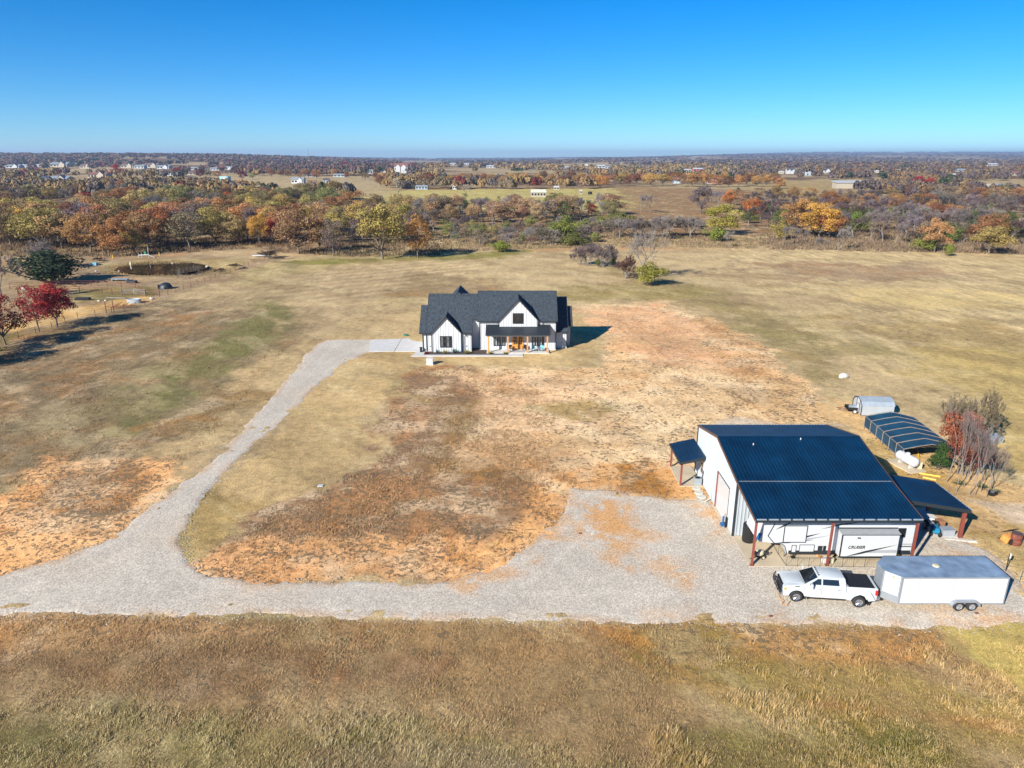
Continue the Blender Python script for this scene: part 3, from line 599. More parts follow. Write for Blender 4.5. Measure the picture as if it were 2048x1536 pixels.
# ---------------------------------------------------------------- white farmhouse
def one(name, mb, m, label, cat, group=None, loc=None, **kw):
    """a thing that is a single mesh with its origin at its base"""
    v = np.array(mb.v); c = ((v[:, 0].min() + v[:, 0].max()) / 2, (v[:, 1].min() + v[:, 1].max()) / 2, v[:, 2].min()) if loc is None else loc
    mb.v = [(x - c[0], y - c[1], z - c[2]) for x, y, z in mb.v]
    o = mb.build(name, m, None, **kw); o.location = c
    return tag(o, label, cat, group)
KR = .85
H = empty('farmhouse', (-3, 112, 0), label='white board and batten farmhouse with dark shingle roof and timber porch', cat='house')
def block(x0, x1, yf, yr, zr, sidewall=True, ov=.38, rid=''):
    """gabled block, ridge along X; roof plane falls KR towards camera and away"""
    zwf = zr - KR * (yr - yf) - .22; yb = 2 * yr - yf
    m = MB(); m.prism([(x0, yf, 0), (x0, yb, 0), (x0, yb, zwf), (x0, yr, zr - .22), (x0, yf, zwf)], (x1 - x0, 0, 0)); m.build('wall', M['white_siding'], H, True)
    return zwf
def slope(pts, t=.16):
    m = MB(); m.slab(pts, t); return m
def two_slopes(x0, x1, ye, yr, zr, gaps=(), rakes=(1, 1)):
    ze = zr - KR * (yr - ye); yb = 2 * yr - ye
    r = slope([(x0, ye, ze), (x1, ye, ze), (x1, yr, zr), (x0, yr, zr)]); r.slab([(x0, yr, zr), (x1, yr, zr), (x1, yb, ze), (x0, yb, ze)], .16)
    o = r.build('roof', M['shingle'], H, True)
    e_ = [x0] + [q for ab in gaps for q in ab] + [x1]
    for a_, b_ in zip(e_[::2], e_[1::2]): MB().box(a_, b_, ye - .12, ye - .005, ze - .17, ze - .01).build('gutter', M['trim_dark'], H, True)
    for xx in [q for q, on in zip((x0 - .045, x1 + .005), rakes) if on]:
        rk = MB(); rk.prism([(xx, ye, ze - .2), (xx, yr, zr - .2), (xx, yb, ze - .2), (xx, yb, ze + .02), (xx, yr, zr + .02), (xx, ye, ze + .02)], (.04, 0, 0)); rk.build('fascia', M['trim_dark'], H, True)
    return o
block(-5.2, 7.1, 111.5, 115.85, 8.95); two_slopes(-5.55, 7.3, 111.1, 115.85, 8.95, ((-2.35, 4.4),))
block(-13.6, -6.5, 110.5, 116.15, 8.4); block(-14.35, -13.62, 110.5, 114.35, 6.85); block(-6.48, -5.22, 112.6, 116.15, 8.4)
# left roofs butt against each other
two_slopes(-13.72, -6.42, 110.05, 116.15, 8.4, ((-13.1, -7.8),), (1, 0)); two_slopes(-14.75, -13.74, 110.05, 114.35, 6.85, (), (1, 0)); two_slopes(-6.418, -5.2, 112.2, 116.15, 8.4, (), (0, 0))
block(7.12, 8.95, 112.7, 117.85, 7.6); two_slopes(7.12, 9.15, 112.3, 117.85, 7.6)
block(8.97, 9.72, 114.4, 117.1, 6.15); two_slopes(9.16, 9.95, 114.0, 117.1, 6.15)
def front_gable(xc, hw, yf, yw, za, ze, yplane0, zplane0, wall_to=None):
    """gable facing the camera: two triangular slopes dying into the main plane, plus the wall"""
    ya = yplane0 + (za - zplane0) / KR + .05; ye = yplane0 + (ze - zplane0) / KR + .02
    r = MB()
    for s in (-1, 1):
        r.slab([(xc, yf, za), (xc + s * hw, yf, ze), (xc + s * hw, max(ye, yf + .05), ze), (xc, ya, za)], .14)
    r.build('roof', M['shingle'], H, True)
    for s in (-1, 1):
        f = MB(); f.prism([(xc, yf - .05, za + .02), (xc + s * (hw + .02), yf - .05, ze + .01), (xc + s * (hw + .02), yf - .05, ze - .22), (xc, yf - .05, za - .24)], (0, .045, 0)); f.build('fascia', M['trim_dark'], H, True)
    wz = ze - .12; w = MB(); h2 = hw - .34; sl = (za - ze) / hw
    w.prism([(xc - h2, yw, wall_to or 0), (xc + h2, yw, wall_to or 0), (xc + h2, yw, za - .2 - h2 * sl), (xc, yw, za - .2), (xc - h2, yw, za - .2 - h2 * sl)], (0, .8, 0)); w.build('wall', M['white_siding'], H, True)
    return lambda x: za - .2 - abs(x - xc) * sl
gL = front_gable(-10.45, 2.62, 109.7, 109.98, 5.95, 3.08, 110.05, 3.21)
gC = front_gable(1.02, 3.35, 110.72, 111.02, 8.55, 4.93, 111.1, 4.91, wall_to=4.0)
# gable standing behind the left ridge
r = MB(); zz = 8.85
r.slab([(-8.85, 115.7, zz), (-8.85, 121.5, zz), (-10.9, 121.5, zz - 2.0), (-10.9, 115.7, zz - 2.0)], .14); r.slab([(-8.85, 115.7, zz), (-8.85, 121.5, zz), (-6.8, 121.5, zz - 2.0), (-6.8, 115.7, zz - 2.0)], .14)
r.prism([(-10.7, 115.75, zz - 2.0), (-7.0, 115.75, zz - 2.0), (-8.85, 115.75, zz - .15)], (0, 5.6, 0)); r.build('roof', M['shingle'], H, True)
# battens
b = MB()
def battens(x0, x1, y, z0, top, step=.405):
    x = x0
    while x <= x1 + .01:
        zt = top(x) if callable(top) else top
        if zt > z0 + .1: b.box(x - .03, x + .03, y - .055, y - .002, z0, zt)
        x += step
battens(-4.95, 7.0, 111.5, .1, 5.05); battens(-12.6, -8.25, 109.98, .1, gL); battens(-1.8, 3.9, 111.02, 4.1, gC)
battens(-14.2, -12.9, 110.5, .1, 3.2); battens(-7.9, -6.6, 110.5, .1, 3.2); battens(-6.3, -5.3, 112.6, .1, 4.8); battens(7.3, 8.8, 112.7, .1, 2.95)
for k in range(5): b.box(-6.5 - .001, -6.47, 110.7 + k * .4, 110.74 + k * .4, .1, 3.3)
b.build('batten_strips', M['white_siding'], H, True, kind='stuff')
# corner boards and downpipes
for x, y, z in ((-14.28, 110.42, 3.1), (-12.8, 109.9, 3.0), (-8.1, 109.9, 3.0), (-6.46, 110.42, 3.1), (-5.22, 111.42, 4.9), (7.06, 111.42, 4.9), (8.92, 112.62, 2.9), (-13.7, 110.4, 3.1), (9.7, 114.3, 3.4)):
    p = MB(); p.box(x - .05, x + .05, y - .06, y + .04, .15, z); p.build('downpipe', M['trim_dark'], H, True)
for x in (-2.25, 4.28):
    p = MB(); p.box(x - .05, x + .05, 111.2, 111.3, 4.15, 4.8); p.build('downpipe', M['trim_dark'], H, True)
fo = MB(); fo.box(-14.36, -6.49, 110.44, 110.5, 0, .14); fo.box(-5.21, 7.11, 111.44, 111.5, 0, .14); fo.box(7.13, 8.96, 112.64, 112.7, 0, .14); fo.build('foundation', M['concrete'], H, True)
def window(x0, x1, z0, z1, y, cols=2, rows=1, frame=.09, shade=None, drape=False):
    f = MB(); f.box(x0, x1, y - .07, y - .03, z0, z0 + frame); f.box(x0, x1, y - .07, y - .03, z1 - frame, z1)
    f.box(x0, x0 + frame, y - .07, y - .03, z0 + frame, z1 - frame); f.box(x1 - frame, x1, y - .07, y - .03, z0 + frame, z1 - frame)
    for c in range(1, cols):
        xm = x0 + (x1 - x0) * c / cols; f.box(xm - .05, xm + .05, y - .066, y - .03, z0 + frame, z1 - frame)
    for c in range(1, rows):
        zm = z0 + (z1 - z0) * c / rows; f.box(x0 + frame, x1 - frame, y - .062, y - .03, zm - .025, zm + .025)
    fo_ = f.build('window', M['trim_dark'], H, True)
    for c in range(cols):
        xa = x0 + frame + (x1 - x0 - 2 * frame) * c / cols; xb = x0 + frame + (x1 - x0 - 2 * frame) * (c + 1) / cols
        p = MB(); p.box(xa + .01, xb - .01, y - .045, y - .034, z0 + frame, z1 - frame); p.build('pane', M['glass'], fo_, True)
    if drape:
        for c in range(2):
            d = MB(); xa = x0 + .16 + c * (x1 - x0) / 2
            d.box(xa, xa + .35, y - .05, y - .046, z0 + .15, z1 - .15); d.build('curtain', M['curtain'], fo_, True)
    return fo_
window(-11.5, -9.6, .85, 2.72, 109.95, 2, 2, drape=True); window(.1, 1.82, 4.5, 6.2, 110.99, 2, 1)
window(-3.0, -1.06, .7, 2.45, 111.5, 2, 2, drape=True); window(3.2, 5.2, .7, 2.5, 111.5, 2, 2, drape=True)
# double front door
dz0, dz1 = .2, 2.55
fr = MB(); fr.box(.02, .1, 111.38, 111.5, dz0, dz1); fr.box(1.78, 1.86, 111.38, 111.5, dz0, dz1); fr.box(.02, 1.86, 111.38, 111.5, dz1, dz1 + .08); fr.build('door_frame', M['door_wood'], H, True)
for x0 in (.11, .955):
    d = MB(); x1 = x0 + .81
    d.box(x0, x0 + .13, 111.41, 111.46, dz0, dz1); d.box(x1 - .13, x1, 111.41, 111.46, dz0, dz1); d.box(x0 + .13, x1 - .13, 111.41, 111.46, dz0, dz0 + .75); d.box(x0 + .13, x1 - .13, 111.41, 111.46, dz1 - .14, dz1)
    d.box(x0 + .39, x0 + .43, 111.412, 111.455, dz0 + .75, dz1 - .14)
    for z in (1.3, 1.75): d.box(x0 + .13, x1 - .13, 111.414, 111.45, z - .02, z + .02)
    do = d.build('door', M['door_wood'], H, True)
    g = MB(); g.box(x0 + .131, x1 - .131, 111.43, 111.44, dz0 + .76, dz1 - .141); g.build('pane', M['glass'], do, True)
    h = MB(); hx = x1 - .07 if x0 < .5 else x0 + .07; h.box(hx - .02, hx + .02, 111.37, 111.41, 1.1, 1.4); h.build('handle', M['black'], do, True)
# porch
pf = MB(); pf.box(-4.05, 5.95, 109.2, 111.43, 0, .15); pf.build('porch_slab', M['concrete'], H, True)
n = 25
for k in range(n):
    x0 = -4.2 + 10.3 * k / n; x1 = -4.2 + 10.3 * (k + 1) / n
    p = MB(); p.slab([(x0, 109.1, 3.12), (x1 - .03, 109.1, 3.12), (x1 - .03, 111.4, 4.14), (x0, 111.4, 4.14)], .04); p.slab([(x1 - .03, 109.1, 3.165), (x1, 109.1, 3.165), (x1, 111.4, 4.185), (x1 - .03, 111.4, 4.185)], .085)
    p.build('porch_roof_panel', M['porch_metal'], H, True)
fl = MB(); fl.box(-4.22, 6.12, 111.34, 111.41, 4.19, 4.27); fl.box(-4.22, 6.12, 109.03, 109.09, 2.98, 3.14); fl.build('porch_trim', M['trim_dark'], H, True)
bm_ = MB(); bm_.box(-4.0, 5.9, 109.3, 109.5, 2.8, 3.06); bm_.box(-4.0, -3.85, 109.51, 111.4, 2.8, 3.02); bm_.box(5.75, 5.9, 109.51, 111.4, 2.8, 3.02); bm_.build('porch_beam', M['white_siding'], H, True)
ce = MB(); ce.box(-3.84, 5.74, 109.52, 111.38, 2.95, 3.0); ce.build('porch_ceiling', M['white_siding'], H, True)
for x in (-3.72, -.66, 2.46, 5.62):
    p = MB(); p.box(x - .12, x + .12, 109.29, 109.53, .15, 2.79); p.box(x - .16, x + .16, 109.26, 109.56, .15, .36); p.build('porch_post', M['wood'], H, True)
for x, z in ((-13.1, .9), (-7.3, .95), (8.1, .95)):
    p = MB(); p.box(x - .07, x + .07, (112.6 if x > 0 else 110.4), (112.7 if x > 0 else 110.5), z - .06, z + .06); p.build('outlet_box', M['black'], H, True)
for x in (-13.4, -7.4): 
    p = MB(); p.box(x - .2, x + .2, 110.3, 110.44, 2.8, 2.9); p.build('flood_light', M['steel_dull'], H, True)
# porch furniture
def porch_chair(x, y, rz, mseat, label, cat='chair'):
    t = empty('porch_chair', (x, y, .15), rz, label, cat, 'chairs on the front porch')
    s = MB(); s.box(-.26, .26, -.25, .25, .36, .44); s.build('seat', mseat, t)
    s = MB(); s.rbox((0, .27, .66), (.52, .05, .5), rx=.15); s.build('backrest', mseat, t)
    for sx in (-1, 1):
        a = MB(); a.box(sx * .28 - .03, sx * .28 + .03, -.25, .25, .58, .62); a.build('armrest', mseat, t)
        for sy in (-1, 1):
            l = MB(); l.box(sx * .25 - .025, sx * .25 + .025, sy * .22 - .025, sy * .22 + .025, 0, .36 if sy > 0 else .58); l.build('leg', M['black'], t)
    return t
c1 = porch_chair(-.15, 110.6, R_(25), M['black'], 'black porch chair with orange cushion left of the double door')
c2 = porch_chair(2.0, 110.75, R_(-25), M['black'], 'black porch chair right of the double door')
for c, nm in ((c1, 'orange cushion on the chair left of the front door'),):
    one('cushion', MB().rbox((-.15, 110.6, .67), (.42, .36, .12), R_(25)), M['orange'], nm, 'cushion', loc=(-.15, 110.6, .6))
porch_chair(3.45, 110.3, R_(15), M['teal'], 'pale blue porch chair under the right window, nearer the door')
porch_chair(4.75, 110.3, R_(-15), M['teal'], 'pale blue porch chair beside the rightmost timber post')
tb = empty('side_table', (4.1, 110.3, .15), 0, 'small round white table between two pale blue porch chairs', 'table')
MB().lathe([(.25, .42), (.25, .45)], n=14).build('table_top', M['rv_white'], tb); MB().lathe([(.16, 0), (.03, .04), (.03, .42)], n=10).build('pedestal', M['black'], tb)
one('door_mat', MB().box(.0, 2.0, 109.75, 110.6, .151, .17), M['rv_grey'], 'grey striped mat on the porch in front of the double door', 'mat')
one('planter', MB().lathe([(.14, .151), (.2, .5), (.17, .5), (.16, .45)], c=(2.35, 111.1, 0), n=12), M['black'], 'small black planter against the wall right of the front door', 'planter')
# walks, drive slabs, mulch
def flat(name, pts, z0, z1, m, parent=None, label=None, cat=None, kind=None, bevel=0):
    mb = MB(); mb.prism([(x, y, z0) for x, y in pts], (0, 0, z1 - z0))
    if parent is not None: return mb.build(name, m, parent, True, label=label)
    o = mb.build(name, m); return tag(o, label, cat, kind=kind)
DW = empty('driveway', (-19, 114, 0)); DW['kind'] = 'structure'
sl_ = P_([(741, 680), (803, 678), (788, 703), (737, 704)]); flat('slab', sl_, -.05, .06, M['concrete'], DW)
s2 = P_([(804, 678), (818, 677), (824, 681.5)]) + [(-14.45, 116.2), (-14.45, 110.4), (-15.45, 110.4)] + P_([(789.3, 703)]); flat('slab', s2, -.05, .062, M['concrete'], DW)
flat('slab', [(-15.45, 110.38), (-14.0, 110.38), (-14.0, 108.42), (-15.9, 107.6), (-15.6, 108.6)], -.05, .064, M['concrete'], DW)
flat('front_walk', [(-15.85, 107.58), (1.75, 107.58), (1.75, 109.19), (-.55, 109.19), (-.55, 108.4), (-13.98, 108.4)], -.05, .068, M['concrete'], kind='structure')
flat('mulch_bed', [(-13.97, 108.41), (-.57, 108.41), (-.57, 109.18), (-4.06, 109.18), (-4.06, 111.43), (-5.2, 111.43), (-5.2, 112.58), (-6.48, 112.58), (-6.48, 110.43), (-13.97, 110.43)], -.05, .05, M['mulch'], kind='structure')
def tuft(name, x, y, r, h, cols, label, group, nb=46, w=.035, z=.05, stiff=.9):
    a = rng.uniform(0, 2 * np.pi, nb); e = rng.uniform(.25, 1.25, nb); L_ = rng.uniform(.6, 1, nb)
    V = []; F = []; C = []
    for i in range(nb):
        dx, dy = math.cos(a[i]), math.sin(a[i]); sx, sy = -dy * w, dx * w
        for k, t in enumerate((0, .5, 1)):
            rr = r * t * math.cos(e[i]) * L_[i] * (1 + .3 * t); zz = h * math.sin(e[i]) * L_[i] * (t if stiff > .8 else t * (1.5 - .5 * t)); ww = (1, .9, .1)[k]
            V += [(dx * rr - sx * ww, dy * rr - sy * ww, zz), (dx * rr + sx * ww, dy * rr + sy * ww, zz)]
        b0 = i * 6; F += [(b0, b0 + 1, b0 + 3, b0 + 2), (b0 + 2, b0 + 3, b0 + 5, b0 + 4)]
        C += [lin(cols[i % len(cols)]) * .6 * rng.uniform(.7, 1.2)] * 6
    o = npmesh(name, V, F, M['blades'], np.array(C)); o.location = (x, y, z); return tag(o, label, 'plant', group)
YG = [(200, 190, 70), (150, 160, 50), (220, 205, 110)]; AG = [(110, 150, 140), (90, 130, 110), (150, 180, 160)]; RD = [(200, 50, 60), (160, 40, 50)]
pg = 'plants in the mulch bed in front of the house'
tuft('flowering_plant', -13.55, 109.1, .5, .45, RD, 'low red plant at the left end of the mulch bed', pg, 60)
tuft('agave_plant', -11.9, 109.4, .5, .8, AG, 'pale blue green agave under the left window', pg, 30, .06)
tuft('ornamental_grass', -10.6, 109.2, .65, .75, YG, 'yellow green clump grass under the left gable window', pg, 90)
tuft('agave_plant', -9.25, 109.5, .55, .95, AG, 'taller blue green agave right of the left gable window', pg, 30, .07)
tuft('agave_plant', -8.6, 109.6, .4, .5, AG, 'small dark agave between the gable and the round grass clump', pg, 24, .06)
tuft('ornamental_grass', -7.15, 109.1, .75, .9, YG, 'big round yellow green grass clump at the inner corner', pg, 110)
tuft('ornamental_grass', -3.5, 108.85, .5, .6, YG, 'small yellow green grass at the foot of the leftmost porch post', pg, 70)
tuft('ornamental_grass', -1.1, 108.85, .5, .5, YG, 'small yellow grass left of the porch steps', pg, 70)
one('black_bin', MB().box(-14.75, -14.4, 109.9, 110.25, .06, .75).box(-14.8, -14.35, 109.85, 110.3, .75, .82), M['black'], 'small black box at the left corner of the house', 'box')
u = empty('utility_cabinet', (-12.4, 103.2, 0), 0, 'pale grey utility cabinet standing on the mown grass in front of the house', 'utility box')
MB().box(-.55, .55, -.45, .45, .0, .1).build('plinth', M['concrete'], u); MB().box(-.5, .5, -.4, .4, .1, .95).build('cabinet_body', M['rv_white'], u, bevel=.03); MB().box(-.53, .53, -.43, .43, .95, 1.02).build('lid', M['concrete'], u, bevel=.02)
x, y = at(812, 671); one('septic_lid', MB().lathe([(.45, 0), (.45, .12), (.38, .2)], c=(x, y, 0), n=14), M['green_plastic'], 'green round tank lid in the grass behind the concrete drive', 'tank lid')
x, y = at(641, 972); one('access_cover', MB().box(x - .25, x + .25, y - .2, y + .2, 0, .08), M['rv_white'], 'small white cover lying in the grass right of the gravel drive', 'cover')

# ---------------------------------------------------------------- workshop
W = empty('workshop', (24.4, 56, 0), label='white metal workshop with deep blue ribbed roof and open bay', cat='workshop')
X0, X1 = 18.3, 30.65; YE, YS, YR, YB = 47.6, 52.2, 58.5, 64.8; ZE, ZS, ZR = 4.15, 4.98, 6.35
def ribbed(o0, u, L, wid, nrm, h=.035, ribs=3):
    """one ribbed sheet: o0 origin, u across, L(s) -> (start, end) points offset vectors, nrm outwards"""
    o0, u, nrm = Vector(o0), Vector(u).normalized(), Vector(nrm).normalized(); prof = [(0, 0)]
    for k in range(ribs):
        c = wid * (k + .5) / ribs; prof += [(c - .06, 0), (c - .03, h), (c + .03, h), (c + .06, 0)]
    prof += [(wid, 0)]; vs = []
    for s, hh in prof:
        a, b_ = L(s); vs += [o0 + u * s + a + nrm * hh, o0 + u * s + b_ + nrm * hh]
    n_ = len(prof); fs = [(2 * i, 2 * i + 2, 2 * i + 3, 2 * i + 1) for i in range(n_ - 1)]
    base = []
    for s in (0, wid):
        a, b_ = L(s); base += [o0 + u * s + a - nrm * .02, o0 + u * s + b_ - nrm * .02]
    fs.append((2 * n_, 2 * n_ + 1, 2 * n_ + 3, 2 * n_ + 2)); vs += base
    return MB().add(vs, fs)
NP = 14; pw = (X1 - X0 + .2) / NP
def roof_panels(ya, za, yb, zb, name='roof_panel'):
    d = Vector((0, yb - ya, zb - za)); nrm = Vector((0, -(zb - za), yb - ya)).normalized()
    if nrm.z < 0: nrm = -nrm
    for k in range(NP):
        ribbed((X0 - .1 + k * pw, ya, za), (1, 0, 0), lambda s: (Vector((0, 0, 0)), d), pw - .004, nrm).build(name, M['blue_roof'], W, True)
roof_panels(YE - .15, ZE - .02, YS, ZS - .02); roof_panels(YS + .02, ZS + .03, YR, ZR); roof_panels(YR, ZR, YB + .15, ZR - (YB + .15 - YR) * .217)
ZB = ZR - (YB - YR) * .217
rc = MB(); rc.slab([(X0 - .1, YR - .22, ZR + .0), (X1 + .1, YR - .22, ZR + .0), (X1 + .1, YR, ZR + .06), (X0 - .1, YR, ZR + .06)], .02); rc.slab([(X0 - .1, YR, ZR + .06), (X1 + .1, YR, ZR + .06), (X1 + .1, YR + .22, ZR), (X0 - .1, YR + .22, ZR)], .02); rc.build('ridge_cap', M['blue_roof'], W, True)
for k in range(14):
    xk = X0 + k * .9; g = MB(); g.box(xk, xk + .72, YE - .24, YE - .16, ZE - .05, ZE + .035); g.build('gutter_clip', M['galv'], W, True)
g = MB(); g.box(X0 - .1, X1 + .1, YE - .19, YE - .155, ZE - .28, ZE - .055); g.build('fascia', M['trim_dark'], W, True)
for k in range(16):
    xk = X0 + k * .78; g = MB(); g.box(xk, xk + .55, YB + .16, YB + .2, ZB - .06, ZB + .0); g.build('gutter_clip', M['galv'], W, True)
g = MB(); g.box(X0, X1, YS - .012, YS + .012, ZS + .0, ZS + .03)
for k in range(20): pass
g.build('roof_seam', M['galv'], W, True)
def rz_(y): return ZE + (y - YE) * (ZS - ZE) / (YS - YE) if y < YS else (ZS + (y - YS) * (ZR - ZS) / (YR - YS) if y < YR else ZR - (y - YR) * .217)
# rake trim
for xx in (X0 - .14, X1 + .11):
    g = MB(); g.prism([(xx, YE - .15, ZE - .2), (xx, YS, ZS - .2), (xx, YR, ZR - .17), (xx, YB + .15, ZB - .2), (xx, YB + .15, ZB + .03), (xx, YR, ZR + .07), (xx, YS, ZS + .05), (xx, YE - .15, ZE + .03)], (.03, 0, 0)); g.build('rake_trim', M['trim_brown'], W, True)
# end walls in ribbed sheets; roller door opening at Y 53.9..57.5
DY0, DY1, DZ = 53.9, 57.45, 3.4
def side_wall(x, s):
    n_ = 14; a0 = YS; a1 = YB; wd = (a1 - a0) / n_
    for k in range(n_):
        y0 = a0 + k * wd; inn = s < 0 and y0 + wd / 2 > DY0 and y0 + wd / 2 < DY1
        zb = DZ + .08 if inn else 0.02
        ribbed((x, y0, 0), (0, 1, 0), lambda t: (Vector((0, 0, zb)), Vector((0, 0, rz_(y0 + t) - .1))), wd - .004, (s, 0, 0), .06).build('wall_panel', M['white_metal'], W, True)
side_wall(X0, -1); side_wall(X1, 1)
wf = (X1 - X0 - .1) / 14
for k in range(14):   # front wall inside the open bay
    ribbed((X0 + .05 + k * wf, YS + .02, 0), (1, 0, 0), lambda t: (Vector((0, 0, .07)), Vector((0, 0, ZS - .2))), wf - .004, (0, -1, 0), .06).build('wall_panel', M['white_metal'], W, True)
core = MB(); core.box(X0 + .03, X1 - .03, YS + .05, YS + .08, 0, ZS - .12); core.box(X0 + .03, X1 - .03, YB - .08, YB - .03, 0, ZB - .12)
core.prism([(X0 + .03, YS + .09, 0), (X0 + .03, YB - .09, 0), (X0 + .03, YB - .09, ZB - .15), (X0 + .03, YR, ZR - .15), (X0 + .03, YS + .09, ZS - .15)], (X1 - X0 - .06, 0, 0)); core.build('inner_wall', M['white_metal'], W, True)
for y in (YS - .1, YB - .06):
    g = MB(); g.box(X0 - .09, X0 + .02, y, y + .22, .02, rz_(y) - .12); g.build('corner_trim', M['trim_dark'], W, True)
# roller door
d = MB(); d.box(X0 - .03, X0 + .01, DY0 + .1, DY1 - .12, .05, DZ)
do = d.build('door', M['rv_white'], W, True, label='tall white sliding door')
g = MB(); g.box(X0 - .1, X0 - .0, DY1 - .11, DY1 + .07, .02, DZ + .06); g.build('door_jamb', M['red_steel'], W, True)
g = MB(); g.box(X0 - .07, X0 - .0, DY0, DY0 + .08, .02, DZ + .06); g.box(X0 - .07, X0 - .0, DY0 + .08, DY1 - .12, DZ, DZ + .06); g.build('door_trim', M['trim_dark'], W, True)
g = MB(); g.box(X0 - .28, X0 - .04, DY0 - .6, DY1 + .3, -.05, .05); g.build('threshold', M['concrete_tan'], W, True)
wn = MB(); wn.box(X0 - .09, X0 - .04, 61.9, 62.9, .95, 1.02); wn.box(X0 - .09, X0 - .04, 61.9, 62.9, 2.2, 2.27); wn.box(X0 - .09, X0 - .04, 61.9, 61.97, 1.02, 2.2); wn.box(X0 - .09, X0 - .04, 62.83, 62.9, 1.02, 2.2); wn.box(X0 - .09, X0 - .04, 61.97, 62.83, 1.57, 1.63)
wo_ = wn.build('window', M['rv_white'], W, True); g = MB(); g.box(X0 - .07, X0 - .05, 61.98, 62.82, 1.03, 2.19); g.build('pane', M['glass'], wo_, True)
# open bay slab, posts
flat('slab', [(X0 - .05, YE - .05), (X1 + .25, YE - .05), (X1 + .25, YS - .12), (X0 - .05, YS - .12)], -.05, .06, M['concrete_tan'], W)
for x in (X0 + .12, 24.2, X1 - .05):
    g = MB(); g.box(x - .07, x + .07, YE + .02, YE + .2, .06, ZE - .1); g.box(x - .14, x + .14, YE - .03, YE + .26, .06, .09); g.build('post', M['red_steel'], W, True)
    g = MB(); g.prism([(x - .06, YE + .21, ZE - .35), (x - .06, YE + .21, ZE - .12), (x - .06, YS - .12, ZS - .12), (x - .06, YS - .12, ZS - .35)], (.12, 0, 0)); g.build('rafter', M['red_steel'], W, True)
for y in (49.0, 50.5): g = MB(); g.box(X0 + .1, X1 - .1, y - .05, y + .05, rz_(y) - .32, rz_(y) - .14); g.build('purlin', M['red_steel'], W, True)
for x, y in ((21.0, 57.2), (25.4, 58.0)):
    g = MB(); g.tube((x, y, rz_(y)), (x, y, rz_(y) + .16), .05, .05, 8); g.build('vent_pipe', M['rv_white'], W, True)
# right lean-to
CP = empty('carport', (34, 54, 0), label='blue roofed lean-to carport on red posts at the right wall of the workshop', cat='carport')
nx_ = 6
for k in range(9):
    y0 = 51.6 + k * .575; d = Vector((37.15 - 30.8, 0, 2.72 - 3.8)); nr = Vector((1.08, 0, 6.35))
    ribbed((30.8, y0, 3.8), (0, 1, 0), lambda s: (Vector((0, 0, 0)), d), .571, nr, .035, 2).build('roof_panel', M['blue_roof'], CP, True)
for yy in (51.5, 56.8): MB().prism([(30.8, yy, 3.55), (37.15, yy, 2.45), (37.15, yy, 2.74), (30.8, yy, 3.83)], (0, .08, 0)).build('rake_trim', M['trim_dark'], CP, True)
for k in range(6): g = MB(); g.box(37.16, 37.24, 51.6 + k * .87, 51.6 + k * .87 + .7, 2.62, 2.74); g.build('gutter_clip', M['galv'], CP, True)
for y in (51.9, 56.6):
    g = MB(); g.box(36.78, 37.06, y - .1, y + .1, 0, 2.5); g.build('post', M['red_steel'], CP, True)
    g = MB(); g.prism([(30.9, y - .06, 3.5), (36.77, y - .06, 2.45), (36.77, y - .06, 2.66), (30.9, y - .06, 3.7)], (0, .12, 0)); g.build('rafter', M['red_steel'], CP, True)
flat('slab', [(30.95, 52.0), (37.0, 51.9), (37.0, 57.1), (30.95, 57.1)], -.05, .05, M['concrete'], CP)
flat('kerb', [(35.6, 51.6), (37.9, 51.1), (38.0, 51.35), (35.6, 51.89)], -.03, .1, M['limestone'], CP)
# left canopy
CN = empty('door_canopy', (17, 64, 0), label='small blue lean-to canopy on two red posts at the far left corner of the workshop', cat='canopy')
for k in range(6):
    y0 = 61.45 + k * .78; d = Vector((15.9 - 18.24, 0, 2.5 - 3.05)); nr = Vector((-.55, 0, 2.34))
    ribbed((18.24, y0, 3.05), (0, 1, 0), lambda s: (Vector((0, 0, 0)), d), .776, nr, .03, 3).build('roof_panel', M['blue_roof'], CN, True)
g = MB(); g.prism([(18.2, 61.35, 2.8), (15.88, 61.35, 2.28), (15.88, 61.35, 2.52), (18.2, 61.35, 3.07)], (0, .07, 0)); g.box(15.8, 15.88, 61.4, 66.15, 2.3, 2.52); g.build('fascia', M['trim_dark'], CN, True)
for y in (61.6, 65.95): g = MB(); g.box(16.0, 16.16, y - .08, y + .08, .05, 2.42); g.build('post', M['red_steel'], CN, True)
flat('slab', [(16.0, 61.45), (18.2, 61.45), (18.2, 66.1), (16.0, 66.1)], -.05, .06, M['concrete_tan'], CN)
a = empty('air_conditioner', (17.75, 61.85, .06), 0, 'grey air conditioning unit on the canopy slab by the workshop wall', 'air conditioner')
MB().box(-.35, .35, -.3, .3, 0, .7).build('casing', M['galv'], a, bevel=.03); MB().lathe([(.24, .701), (.24, .73)], n=16).build('fan_grille', M['black'], a); MB().tube((.36, 0, .3), (.5, 0, 1.4), .03).build('pipe', M['black'], a)
for k, (px, py, lb) in enumerate(((1393.5, 977, 'round stepping stone nearest the canopy slab'), (1398, 986, 'round stepping stone in the middle of the row of three'), (1404, 994, 'round stepping stone nearest the gravel'))):
    x, y = at(px, py); one('stepping_stone', MB().lathe([(.42, -.02), (.42, .05), (.36, .08)], c=(x, y, 0), n=14), M['limestone'], lb, 'stepping stone', 'stepping stones beside the workshop wall')
one('downspout_elbow', MB().tube((18.15, 58.6, .9), (18.15, 58.6, .2), .05).tube((18.15, 58.6, .2), (17.5, 58.2, .06), .06), M['rv_white'], 'white drain pipe elbow at the foot of the workshop wall', 'drain pipe')
j = empty('standing_pump', (17.95, 53.9, 0), 0, 'blue upright hose stand beside the sliding door of the workshop', 'pump')
